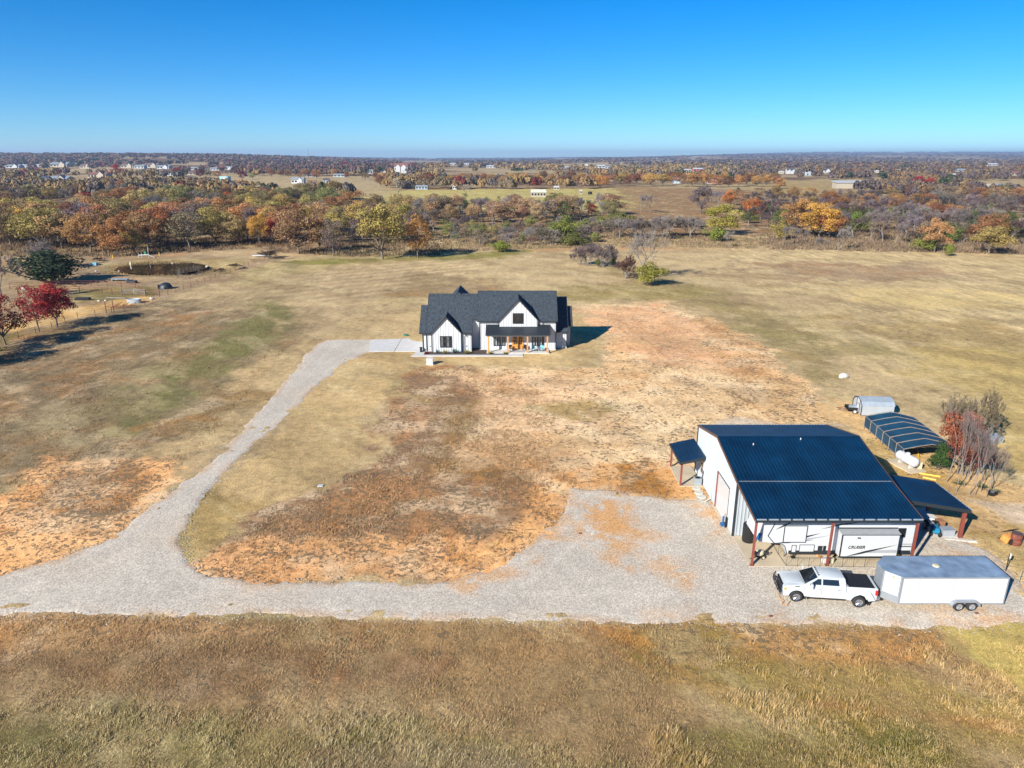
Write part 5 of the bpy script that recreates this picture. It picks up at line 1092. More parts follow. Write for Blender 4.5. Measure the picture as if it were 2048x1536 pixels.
# shade structure: arched roof of dark cloth over ribs
ST = empty('shade_shelter', (38.5, 68, 0), label='long low shelter roofed with dark blue green shade cloth on grey ribs', cat='shelter')
a0 = Vector(at(1727, 857, 0) + (0,)); a1 = Vector(at(1803, 926, 0) + (0,))
dl = (a1 - a0); Ln = dl.length; dl.normalize(); pr_ = Vector((-dl.y, dl.x, 0)); pr_ = pr_ if pr_.x > 0 else -pr_
Wd = 5.4
def SP(s, t, z): p = a0 + dl * (s * Ln) + pr_ * (t * Wd); return (p.x, p.y, z)
def hz(t): return 1.5 + .6 * (1 - abs(2 * t - 1)) ** .8
nb_ = 6
for k in range(nb_):
    s0, s1 = k / nb_, (k + 1) / nb_
    g = MB()
    for (ta, tb) in ((0, .25), (.25, .5), (.5, .75), (.75, 1)):
        g.slab([SP(s0 + .006, ta, hz(ta)), SP(s1 - .006, ta, hz(ta)), SP(s1 - .006, tb, hz(tb)), SP(s0 + .006, tb, hz(tb))], .03)
    g.build('roof_cloth', M['mesh_cloth'], ST, True)
    g = MB(); g.prism([SP(s0 + .004, 0, .35), SP(s1 - .004, 0, .35), SP(s1 - .004, 0, hz(0) - .05), SP(s0 + .004, 0, hz(0) - .05)], pr_ * .03); g.build('side_cloth', M['mesh_cloth'], ST, True)
for k in range(nb_ + 1):
    s = k / nb_; g = MB()
    for ta, tb in ((0, .25), (.25, .5), (.5, .75), (.75, 1)): g.tube(SP(s, ta, hz(ta) + .04), SP(s, tb, hz(tb) + .04), .042, .042, 5)
    g.build('rib', M['post_grey'], ST, True)
    for t in (0, 1): g = MB(); g.tube(SP(s, t, 0), SP(s, t, hz(t)), .05, .05, 5); g.build('post', M['post_grey'], ST, True)
for t in (0, 1): g = MB(); g.tube(SP(0, t, .35), SP(1, t, .35), .035, .035, 5); g.tube(SP(0, t, hz(t) + .02), SP(1, t, hz(t) + .02), .035, .035, 5); g.build('side_rail', M['post_grey'], ST, True)
g = MB(); g.prism([SP(0, 0, .3), SP(0, 1, .3), SP(0, 1, hz(1) - .05), SP(0, .5, hz(.5) - .05), SP(0, 0, hz(0) - .05)], dl * .03); g.build('end_cloth', M['mesh_cloth'], ST, True)
for s in np.linspace(.03, .97, 20):
    pass
xg, yg = at(1815, 905); one('goalpost', MB().path([(xg - .9, yg, 0), (xg - .9, yg, 1.6), (xg + .9, yg, 1.6), (xg + .9, yg, 0)], .07), M['red_steel'], 'rust red goalpost frame between the shade shelter and the propane tank', 'frame')
# barn-shaped poultry trailer
b0 = Vector(at(1716, 835) + (0,)); BS = empty('gambrel_shed', (b0.x + 2.4, b0.y + 1.4, 0), R_(-4), 'small white and galvanised gambrel roofed shed on skids behind the shade shelter', 'shed')
Ls, Ws = 3.7, 2.7
gp = [(-Ws / 2, .25), (-Ws / 2, 1.4), (-Ws * .36, 1.85), (0, 2.15), (Ws * .36, 1.85), (Ws / 2, 1.4), (Ws / 2, .25)]
MB().prism([(-Ls / 2, y, z) for y, z in gp], (Ls, 0, 0)).build('shed_wall', M['white_metal'], BS)
for (y0, z0), (y1, z1) in zip(gp[1:-2], gp[2:-1]):
    n_ = 8
    for k in range(n_):
        x0_ = -Ls / 2 - .08 + (Ls + .16) * k / n_; nr = Vector((0, -(z1 - z0), (y1 - y0)))
        ribbed((x0_, y0, z0), (1, 0, 0), lambda s: (nr.normalized() * .03, Vector((0, y1 - y0, z1 - z0)) + nr.normalized() * .03), (Ls + .16) / n_ - .004, nr, .03, 2).build('roof_panel', M['galv'], BS)
tr = MB()
for a, b_ in zip(gp[:-1], gp[1:]): tr.tube((-Ls / 2 - .1, a[0], a[1]), (-Ls / 2 - .1, b_[0], b_[1]), .05, .05, 4)
for y in (-.55, .35): tr.tube((-Ls / 2 - .04, y, .25), (-Ls / 2 - .04, y, 2.0), .035, .035, 4)
tr.tube((-Ls / 2 - .04, -.55, 1.3), (-Ls / 2 - .04, .35, 1.3), .03, .03, 4); tr.build('end_trim', M['trim_dark'], BS)
MB().box(-Ls / 2 - .03, -Ls / 2 + .01, -.5, .3, .3, 1.95).build('door', M['rv_white'], BS); MB().box(-Ls / 2, Ls / 2, -Ws / 2 + .1, -Ws / 2 + .3, 0, .25).box(-Ls / 2, Ls / 2, Ws / 2 - .3, Ws / 2 - .1, 0, .25).build('skid', M['post_grey'], BS)
x, y = at(1712, 826); q = empty('utility_trailer', (x - .2, y + .4, 0), R_(170), 'small dark open utility trailer parked left of the gambrel shed', 'trailer')
MB().box(-.9, .9, -.6, .6, .42, .5).box(-.9, .9, -.62, -.57, .5, .75).box(-.9, .9, .57, .62, .5, .75).build('trailer_bed', M['black'], q); MB().tube((.9, .5, .42), (2.0, 0, .42), .04).tube((.9, -.5, .42), (2.0, 0, .42), .04).build('drawbar', M['rust'], q)
for s in (-1, 1): wheel(q, 0, s * .75, .28, .14, s, M['rv_white'], spokes=4)
MB().rbox((-.1, 0, .7), (1.1, .7, .35), .2, .1).build('load', M['galv'], q)
x, y = at(1687, 755); bb = MB().ell((x, y, .25), (.65, .5, .42), 9, 6).ell((x - .4, y - .2, .16), (.4, .35, .3), 8, 5).ell((x + .45, y + .1, .18), (.35, .35, .3), 8, 5); one('limestone_boulder', bb, M['limestone'], 'pale boulder lying alone in the right hand meadow', 'boulder')
# burn barrel and neighbours
x, y = at(2030, 1089); q = empty('burn_barrel', (x, y, 0), 0, 'rusty dark red steel drum standing on bare ground at the right edge', 'barrel')
MB().lathe([(.4, 0), (.4, .3), (.42, .33), (.4, .36), (.4, .66), (.42, .69), (.4, .72), (.4, 1.0), (.36, 1.0), (.36, .1)], n=18).build('drum', M['rust'], q, smooth=True)
MB().lathe([(.42, 1.001), (.42, 1.03), (.38, 1.03)], n=18).build('rim', M['trim_brown'], q)
x, y = at(2013, 1084); one('tipped_crate', MB().rbox((x, y, .33), (.7, .6, .55), .4, .3), M['orange'], 'faded orange box tipped against the rusty drum', 'box', bevel=.02)
x, y = at(2021, 1089); one('metal_can', MB().lathe([(.16, 0), (.18, .5)], c=(x, y, 0), n=12), M['black'], 'small black can between the orange box and the drum', 'can')
x, y = at(2019, 1066); one('steel_sheet', MB().rbox((x, y, .3), (1.2, .04, .7), .3, .9), M['trim_brown'], 'bent dark steel sheet behind the rusty drum', 'metal sheet')
x, y = at(2011, 1143); q = empty('signal_post', (x, y, 0), 0, 'thin black post with a white insulator right of the trailer', 'post')
MB().tube((0, 0, 0), (0, 0, 1.5), .03).build('stake', M['black'], q); MB().tube((.1, 0, 1.15), (.1, 0, 1.55), .06).build('insulator', M['rv_white'], q)
x, y = at(2036, 1170); one('fence_stake', MB().tube((x, y, 0), (x, y, 1.3), .02), M['galv'], 'thin grey stake at the right edge behind the trailer', 'stake')
for k, (p0, p1, lb) in enumerate((((1838, 948), (1880, 955), 'upper long yellow pipe lying right of the propane tank'), ((1846, 956), (1872, 962), 'lower short yellow pipe lying right of the propane tank'), ((1838, 925), (1836, 905), 'yellow pipe lying across the path behind the propane tank'))):
    a = at(*p0); b_ = at(*p1); one('yellow_pipe', MB().tube((a[0], a[1], .08), (b_[0], b_[1], .1), .08, .08, 6), M['yellow'], lb, 'pipe', 'yellow pipes near the propane tank')
x, y = at(1985, 885); one('grey_tarp_pile', MB().rbox((x, y, .4), (1.8, 1.2, .8), .3, .2), M['galv'], 'pale grey tarp bundle behind the bare saplings', 'tarp', bevel=.1)
x, y = at(1983, 990); one('black_tub', MB().lathe([(.3, 0), (.45, .3), (.4, .3), (.3, .1)], c=(x, y, 0), n=14), M['black'], 'black tub at the foot of the rightmost sapling', 'tub')
for px, py, s in ((1925, 985, .5), (1945, 978, .4), (1965, 988, .45)):
    pass

a = [at(*p) for p in ((1556, 1190), (1561, 1200), (1568, 1204), (1563, 1210), (1574, 1212), (1580, 1204))]
one('ratchet_strap', MB().path([(x, y, .09) for x, y in a], .025, 4), M['orange'], 'orange strap lying on the gravel at the front of the pickup', 'strap')
for k, (px, py, lb) in enumerate(((1541, 1234, 'small dark clod on the gravel below the pickup tailgate'), (1953, 1228, 'larger dark clod on the gravel below the trailer wheels'), (1160, 1068, 'small dark stone on the gravel yard'))):
    x, y = at(px, py); one('clod', MB().ell((x, y, .08), (.16, .1, .06), 7, 4), M['rust'], lb, 'clod')
# ---------------------------------------------------------------- trees
def atg(px, py):
    z = 0.0
    for _ in range(12):
        x, y = at(px, py, z); z = .5 * z + .5 * float(gz(x, y))
    return x, y, float(gz(x, y))
def tubes_np(segs, n=3):
    """segs: list of (p0, p1, r0, r1) -> V, F(quads)"""
    S = np.array([[*a, *b, r0, r1] for a, b, r0, r1 in segs]); p0 = S[:, :3]; p1 = S[:, 3:6]; d = p1 - p0; d /= np.linalg.norm(d, axis=1, keepdims=True) + 1e-9
    ref = np.where(np.abs(d[:, 2:3]) < .9, [[0, 0, 1.]], [[1., 0, 0]]); u = np.cross(d, ref); u /= np.linalg.norm(u, axis=1, keepdims=True); v = np.cross(d, u)
    V = []
    for P, r in ((p0, S[:, 6:7]), (p1, S[:, 7:8])):
        for i in range(n): a = 2 * math.pi * i / n; V.append(P + (u * math.cos(a) + v * math.sin(a)) * r)
    V = np.stack(V, 1); m = len(S); b = np.arange(m)[:, None] * 2 * n
    F = np.concatenate([b + [i, (i + 1) % n, n + (i + 1) % n, n + i] for i in range(n)], 0)
    return V.reshape(-1, 3), F
def rv3(r, s=1.0): v = r.normal(0, 1, 3); return v / np.linalg.norm(v) * s
def leaf_lobes(r, lobes, nleaf, size, shade=.25, norm=True):
    V = []; C = []
    for c, rad in lobes:
        k = int(nleaf * (np.mean(rad) / .2) ** 2); d = r.normal(0, 1, (k, 3)); d /= np.linalg.norm(d, axis=1, keepdims=True)
        d[:, 2] = np.where(d[:, 2] < -.4, -d[:, 2], d[:, 2])
        pos = np.array(c) + d * np.array(rad) * r.uniform(.62, 1.08, (k, 1))
        nn = d + r.normal(0, .45, (k, 3)); nn /= np.linalg.norm(nn, axis=1, keepdims=True)
        ref = r.normal(0, 1, (k, 3)); u = np.cross(nn, ref); u /= np.linalg.norm(u, axis=1, keepdims=True); v = np.cross(nn, u)
        s = size * r.uniform(.55, 1.3, (k, 1)); s2 = s * r.uniform(.5, 1, (k, 1))
        V.append(np.stack([pos - u * s, pos - v * s2, pos + u * s, pos + v * s2], 1).reshape(-1, 3))
        t = r.uniform(1 - shade, 1 + shade) * r.uniform(.7, 1.35, (k, 1)) * np.ones((1, 3)); t[:, 1] *= r.uniform(.92, 1.1, k); t[:, 2] *= r.uniform(.8, 1.1, k)
        C.append(np.repeat(t, 4, 0))
    V = np.concatenate(V); C = np.concatenate(C)
    if norm: q = np.percentile(np.hypot(V[:, 0], V[:, 1]), 96); V[:, :2] *= .5 / q; V[:, 2] *= 1 / np.percentile(V[:, 2], 99.5)
    return V, np.arange(len(V)).reshape(-1, 4), C
TM = {}
def make_oak(i, narrow=1.0, sparse=1.0, low=.17):
    r = np.random.default_rng(100 + i); segs = []; lobes = []
    top = np.array([r.normal(0, .02), r.normal(0, .02), low]); segs.append(((0, 0, -.02), tuple(top), .026, .02))
    nl = 8
    for k in range(nl):
        a = 2 * math.pi * k / nl + r.uniform(-.3, .3); e = r.uniform(.3, 1.35); L_ = r.uniform(.26, .46)
        p1 = top + np.array([math.cos(a) * math.cos(e) * narrow, math.sin(a) * math.cos(e) * narrow, math.sin(e) * .95]) * L_ * .6; segs.append((tuple(top), tuple(p1), .016, .011))
        for q in range(3):
            p2 = p1 + np.array([math.cos(a + r.normal(0, .5)) * narrow, math.sin(a + r.normal(0, .5)) * narrow, r.uniform(.2, 1.2)]) * L_ * .45
            segs.append((tuple(p1), tuple(p2), .009, .004))
    for k in range(34):
        d = rv3(r); d[2] = d[2] if d[2] > -.8 else -d[2]; rr = r.uniform(.5, 1.0)
        c = np.array([0, 0, .50]) + d * np.array([.38 * narrow, .38 * narrow, .38]) * rr
        s = r.uniform(.08, .17); lobes.append((c, (s * 1.1, s * 1.1, s * .85)))
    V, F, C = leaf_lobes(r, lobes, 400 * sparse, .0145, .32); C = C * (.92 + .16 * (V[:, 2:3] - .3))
    tv, tf = tubes_np(segs, 5)
    return npmesh('trunk', tv, tf, M['bark'], link_=False), npmesh('crown', V, F, M['foliage'], C, link_=False)
def make_bare(i, spread=1.0, multi=1, levels=5, low=.22, twr=.0032, grow=1.0):
    r = np.random.default_rng(300 + i); S1 = []; S2 = []
    def rec(p, d, L_, rad, lv):
        q = p + d * L_
        (S1 if lv < 2 else S2).append((tuple(p), tuple(q), max(rad, twr), max(rad * .68, twr * .8)))
        if lv >= levels: return
        nch = 3 if lv < 3 else 4
        for k in range(nch):
            nd = d * .85 + rv3(r) * (.62 * spread); nd[2] += .10 * grow; nd /= np.linalg.norm(nd)
            rec(p + d * L_ * r.uniform(.6, 1.0) if k else q, nd, L_ * r.uniform(.58, .82), rad * .58, lv + 1)
    for m in range(multi):
        d = np.array([r.normal(0, .12 * multi ** .7), r.normal(0, .12 * multi ** .7), 1.0]); d /= np.linalg.norm(d)
        rec(np.array([r.normal(0, .05) * (multi > 1), r.normal(0, .05) * (multi > 1), -.01]), d, low * r.uniform(.85, 1.1), (.013 if spread < .7 else .021) / multi ** .4, 0)
    S = np.array([s[1] for s in S2]); zmax = S[:, 2].max(); wmax = np.percentile(np.hypot(S[:, 0], S[:, 1]), 97)
    def nz(Sx): return [((a[0] * .5 / wmax, a[1] * .5 / wmax, a[2] / zmax), (b[0] * .5 / wmax, b[1] * .5 / wmax, b[2] / zmax), c, d) for a, b, c, d in Sx]
    v1, f1 = tubes_np(nz(S1), 5); v2, f2 = tubes_np(nz(S2), 3)
    C = np.repeat(r.uniform(.7, 1.3, len(v2) // 6), 6)[:, None] * np.ones((1, 3))
    return npmesh('trunk', v1, f1, M['bark_pale'], link_=False), npmesh('branches', v2, f2, M['twigs'], C, link_=False)
def make_cedar(i):
    r = np.random.default_rng(500 + i); lobes = []
    for k in range(34):
        z = r.uniform(.08, .95); w_ = .36 * (1 - z) ** .75 + .05; a = r.uniform(0, 6.283); rr = w_ * r.uniform(.3, 1)
        lobes.append(((math.cos(a) * rr, math.sin(a) * rr, z), (.07 + .05 * (1 - z), .07 + .05 * (1 - z), .08)))
    V, F, C = leaf_lobes(r, lobes, 240, .014); tv, tf = tubes_np([((0, 0, -.02), (0, 0, .6), .03, .01)], 5)
    return npmesh('trunk', tv, tf, M['bark'], link_=False), npmesh('crown', V, F, M['foliage'], C, link_=False)
def make_bush(i):
    r = np.random.default_rng(700 + i); lobes = []
    for k in range(26):
        a = r.uniform(0, 6.283); rr = r.uniform(0, .36); s = r.uniform(.12, .22); lobes.append(((math.cos(a) * rr, math.sin(a) * rr, .18 + r.uniform(0, .6) * (1 - rr)), (s, s, s * 1.1)))
    V, F, C = leaf_lobes(r, lobes, 210, .022); segs = [((0, 0, -.02), (r.normal(0, .2), r.normal(0, .2), .55), .02, .006) for _ in range(7)]; tv, tf = tubes_np(segs, 4)
    return npmesh('stems', tv, tf, M['bark'], link_=False), npmesh('crown', V, F, M['foliage'], C, link_=False)
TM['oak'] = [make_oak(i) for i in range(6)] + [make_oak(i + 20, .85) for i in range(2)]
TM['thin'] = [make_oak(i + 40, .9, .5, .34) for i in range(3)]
TM['bare'] = [make_bare(i, .95, 1, 6) for i in range(4)]
TM['brush'] = [make_bare(i + 10, 1.0, 6, 5, .3, .0036) for i in range(3)]
TM['cedar'] = [make_cedar(i) for i in range(2)]
TM['bush'] = [make_bush(i) for i in range(3)]
TM['gnarly'] = [make_bare(33, 1.35, 1, 6, .16, .0018)]
TM['sapling'] = [make_bare(40 + i, .55, 1, 5, .30, .0016, 2.0) for i in range(3)]
NAMES = dict(oak='oak_tree', thin='thinning_tree', bare='bare_tree', brush='brush_clump', cedar='cedar_tree', bush='leafy_shrub', gnarly='bare_tree', sapling='bare_sapling')
CATS = dict(oak='tree', thin='tree', bare='tree', brush='shrub', cedar='tree', bush='shrub', gnarly='tree', sapling='tree')
cnt = {}
def plant(kind, x, y, z, wd, ht, col, label, group=None, var=None, rz=None):
    vs = TM[kind]; k = cnt.get(kind, 0); cnt[kind] = k + 1; tm, cm = vs[var if var is not None else k % len(vs)]
    r = empty(NAMES[kind], (x, y, z), random.uniform(0, 6.28) if rz is None else rz, label, CATS[kind], group); 
    t = link(tm.name.split('.')[0], tm, r); c = link(cm.name.split('.')[0], cm, r)
    for o in (t, c): o.scale = (wd, wd, ht)
    a = lin(col) * (.8 if kind in ('oak', 'thin', 'bush', 'cedar') else .62); g_ = a.mean(); a = a * .82 + g_ * .18; c.color = (a[0], a[1], a[2], 1); return r
def plantpx(kind, px, py, top, wpx, col, label, group=None, var=None, rz=None):
    x, y, z = atg(px, py); d = y * math.cos(PITCH) + (CAM_H - z) * math.sin(PITCH)
    return plant(kind, x, y, z, wpx * d / FPX, (py - top) * d / FPX * 1.02, col, label, group, var, rz)
TAN = (178, 146, 90); RUSTO = (170, 118, 70); GOLD = (214, 158, 40); OGOLD = (170, 150, 70); OLV = (136, 126, 74); REDT = (150, 60, 44); CRIM = (166, 34, 44); DGREEN = (62, 92, 44); YGRN = (140, 148, 42); GREYB = (158, 144, 138); PURP = (122, 104, 104); BRWN = (146, 118, 84); LGREY = (170, 160, 150)
HERO = [
 ('oak', 598, 508, 425, 96, (164, 124, 84), 'tall tan oak standing alone in front of the wood, just right of the track end', 0), ('thin', 668, 512, 440, 46, PURP, 'half bare grey brown tree between the tan oak and the big golden oak', 0),
 ('oak', 640, 505, 432, 40, RUSTO, 'rusty orange oak tucked behind the tall tan oak', 2), ('bare', 700, 508, 445, 44, GREYB, 'pale grey bare tree left of the big golden oak', 1),
 ('oak', 766, 519, 416, 104, OGOLD, 'biggest olive gold oak on the back edge of the mown field', 3), ('oak', 836, 516, 432, 58, (176, 126, 62), 'tan gold oak touching the right side of the biggest olive gold oak', 4),
 ('cedar', 886, 478, 440, 36, (110, 132, 40), 'bright green cedar alone right of the golden oaks', 0), ('bush', 1000, 504, 482, 44, YGRN, 'round olive green shrub beside the dirt track, nearest the field', 0),
 ('bush', 1128, 486, 434, 60, (138, 144, 50), 'yellow green leafy shrub in the middle of the scrub land', 1), ('bush', 1150, 492, 466, 70, (120, 122, 56), 'low spreading olive shrub at the foot of the yellow green one', 2), ('brush', 1085, 490, 452, 46, (146, 134, 108), 'grey green brush clump left of the yellow green shrub', 0),
 ('oak', 1438, 470, 412, 78, (176, 162, 44), 'big yellow oak at the right end of the bare thicket', 5), ('bush', 1432, 483, 455, 50, YGRN, 'bright green shrub under the big yellow oak', 0), ('bare', 1456, 496, 462, 24, LGREY, 'small pale bare tree below the big yellow oak', 2),
 ('oak', 1638, 478, 410, 76, GOLD, 'brilliant golden yellow oak in the right hand thicket', 0), ('oak', 1592, 470, 402, 80, (176, 126, 62), 'large tan oak directly behind left of the brilliant golden oak', 1), ('bush', 1560, 480, 440, 44, OGOLD, 'olive gold bush left of the large tan oak', 1),
 ('oak', 1868, 505, 440, 62, (190, 138, 84), 'pinkish tan oak at the front of the right hand wood', 2), ('bush', 1852, 503, 468, 52, YGRN, 'yellow green bush leaning on the pinkish tan oak', 2), ('bush', 1896, 512, 488, 20, YGRN, 'small green bush in front of the pinkish tan oak', 0),
 ('oak', 1978, 508, 455, 84, (176, 150, 76), 'wide tan oak with pale forked trunk near the right edge', 6), ('cedar', 1912, 478, 448, 26, (70, 100, 34), 'dark green cedar between the two tan oaks on the right', 1),
 ('bare', 1676, 501, 452, 50, LGREY, 'pale forked bare tree in front of the right hand thicket, right of the golden oak', 3), ('bare', 1565, 492, 450, 34, GREYB, 'small dark bare tree below the olive gold bush', 0), ('bare', 1588, 488, 455, 28, GREYB, 'second small bare tree below the large tan oak', 1), ('bare', 1612, 487, 460, 24, GREYB, 'low bare tree under the golden oak', 2), ('brush', 1640, 492, 474, 30, GREYB, 'short brush clump in front of the golden oak', 1),
 ('bare', 1765, 486, 440, 50, (176, 152, 124), 'tan tinted bare tree in the middle of the right wood front', 0), ('bare', 1790, 488, 445, 46, GREYB, 'grey bare tree with pale trunk next to the tan tinted one', 1),
 ('gnarly', 1278, 560, 462, 96, (170, 158, 146), 'large gnarled bare tree in the open meadow behind the house', 0), ('brush', 1250, 557, 508, 66, (120, 84, 70), 'reddish brown brush left of the gnarled tree trunk', 1), ('bush', 1300, 571, 526, 64, (158, 152, 44), 'yellow green bush at the foot of the gnarled tree', 1),
 ('brush', 1172, 532, 486, 60, (140, 118, 116), 'left purple grey thicket in the meadow', 0), ('brush', 1204, 535, 488, 62, (150, 134, 128), 'right purple grey thicket in the meadow beside the gnarled tree', 2), ('bush', 1198, 534, 517, 14, (110, 120, 50), 'small green bush at the foot of the purple grey thickets', 0), ('bush', 1226, 534, 514, 12, (100, 110, 46), 'narrow green bush at the right end of the purple grey thickets', 1),
 ('bare', 1240, 478, 438, 50, LGREY, 'left pale bare tree of the long thicket', 2), ('bare', 1270, 482, 436, 56, GREYB, 'second bare tree of the long thicket', 3), ('bare', 1305, 482, 432, 60, GREYB, 'middle bare tree of the long thicket', 0), ('bare', 1345, 478, 430, 60, (178, 164, 148), 'fourth bare tree of the long thicket', 1), ('bare', 1380, 476, 434, 56, LGREY, 'rightmost bare tree of the long thicket next to the yellow oak', 2),
 ('bush', 1240, 455, 424, 70, (146, 142, 66), 'soft olive tree left behind the long bare thicket', 1), ('bush', 1200, 460, 432, 40, (150, 150, 70), 'small yellow olive bush behind the scrub', 2),
 ('brush', 1232, 474, 434, 74, (150, 136, 122), 'grey brush mass behind the left end of the long bare thicket', 0), ('brush', 1288, 476, 432, 78, (142, 128, 120), 'grey brush mass behind the middle of the long bare thicket', 1), ('brush', 1335, 474, 432, 74, (150, 134, 122), 'grey brush mass right of the middle of the long bare thicket', 2), ('brush', 1378, 472, 434, 64, (140, 126, 118), 'grey brush mass at the right end of the long bare thicket', 0), ('brush', 1160, 530, 494, 40, (128, 110, 108), 'leftmost low twig mound in the meadow thickets', 1), ('brush', 1215, 532, 498, 40, (140, 124, 118), 'rightmost low twig mound in the meadow thickets', 0),
 # paddock trees
 ('bush', 104, 566, 503, 132, (58, 76, 52), 'broad dark green live oak in the left paddock', 0), ('brush', 90, 540, 478, 60, GREYB, 'grey bare brush rising behind the dark live oak', 0),
 ('thin', 79, 664, 572, 58, CRIM, 'slender crimson tree with pale trunk, left of the pair', 0), ('oak', 114, 653, 569, 84, (186, 26, 34), 'fuller crimson tree with pale trunk, right of the pair', 7), ('oak', 12, 690, 596, 92, (140, 34, 28), 'dark red tree cut by the left edge of the view', 1), ('oak', -60, 712, 600, 100, (150, 60, 40), 'russet tree just outside the left edge', 2), ('oak', -120, 742, 640, 110, (150, 60, 40), 'second russet tree outside the left edge', 3),
 ('bare', 5, 600, 505, 90, (150, 134, 134), 'large grey bare tree at the left edge beside the live oak', 1),
 # pasture trees
 ('bare', 796, 400, 358, 30, (206, 190, 168), 'pale bare tree alone in the green pasture', 2), ('bare', 932, 400, 368, 20, (206, 190, 168), 'smaller pale bare tree right in the green pasture', 3), ('bare', 1282, 425, 390, 34, GREYB, 'left dark bare tree of the pair in the brown pasture', 0), ('bare', 1300, 426, 388, 32, GREYB, 'right dark bare tree of the pair in the brown pasture', 1),
 ('oak', 1200, 375, 352, 34, (216, 150, 40), 'brightest golden oak in the orange tree row', 4), ('oak', 1400, 428, 372, 46, PURP, 'purplish bare crowned tree right of the brown pasture', 2), ('oak', 1455, 420, 383, 26, (196, 118, 44), 'orange topped tree right of the brown pasture', 3), ('oak', 1500, 440, 398, 44, (192, 108, 36), 'bright orange oak behind the yellow oak', 4),
 ('oak', 676, 400, 364, 56, (132, 108, 56), 'big olive brown oak at the right end of the far left wood', 5), ('oak', 168, 410, 386, 32, (186, 56, 40), 'red tree at the edge of the grey lot', 6), ('oak', 598, 424, 407, 18, (206, 40, 30), 'small vivid red tree in the middle of the left wood', 7), ('oak', 545, 412, 383, 26, (176, 52, 34), 'deep red tree behind the left wood', 0), ('oak', 448, 412, 386, 40, (192, 98, 40), 'orange oak rising behind the left wood', 1), ('oak', 1183, 432, 408, 22, (150, 30, 34), 'dark red tree in the middle row behind the scrub', 2),
 ('oak', 50, 492, 422, 44, (200, 148, 50), 'golden yellow tree at the far left end of the near wood', 3), ('bare', 112, 490, 430, 50, LGREY, 'white limbed bare tree in the left end of the near wood', 0), ('oak', 182, 506, 430, 80, (182, 134, 72), 'tall tan tree with pale trunk above the live oak', 4), ('oak', 235, 512, 440, 66, (190, 130, 66), 'golden tan tree behind the white dock', 5), ('oak', 320, 496, 418, 70, (176, 104, 52), 'rusty oak above the pond', 6), ('oak', 432, 490, 418, 80, OGOLD, 'olive yellow oak in the middle of the near wood', 0), ('oak', 520, 492, 432, 40, (206, 152, 40), 'golden oak at the right end of the pond wood', 1), ('oak', 545, 488, 440, 30, (186, 60, 40), 'red tree at the right end of the pond wood', 2), ('oak', 268, 508, 462, 40, OGOLD, 'low olive tree beside the white dock', 3),
 ('oak', 1835, 380, 354, 28, (170, 30, 36), 'left half of the crimson tree pair far right', 3), ('oak', 1858, 380, 356, 18, (176, 40, 40), 'right half of the crimson tree pair far right', 4), ('oak', 232, 352, 330, 22, (176, 30, 40), 'crimson tree behind the far left gabled house', 5), ('oak', 246, 354, 338, 22, (150, 24, 40), 'dark crimson tree right of the far left gabled house', 6), ('oak', 357, 354, 336, 22, (140, 24, 40), 'round dark crimson tree beside the far left farmhouses', 0), ('oak', 400, 356, 340, 18, (120, 40, 40), 'small dark red tree right of the far left farmhouses', 1), ('oak', 486, 360, 343, 20, (120, 36, 44), 'dark red tree by the far road', 2), ('oak', 689, 336, 324, 16, (150, 24, 30), 'small vivid red tree on the far horizon left of centre', 3),
 ('cedar', 735, 352, 328, 34, (44, 66, 44), 'dark evergreen cluster left of the big white far house', 0), ('cedar', 780, 346, 330, 16, (44, 66, 44), 'dark evergreen right beside the big white far house', 1), ('bush', 1958, 382, 368, 26, (44, 70, 40), 'round dark evergreen near the hip roofed house far right', 2),
]
for kind, px, py, top, wpx, col, label, var in HERO:
    plantpx(kind, px, py, top, wpx, col, label, var=var)
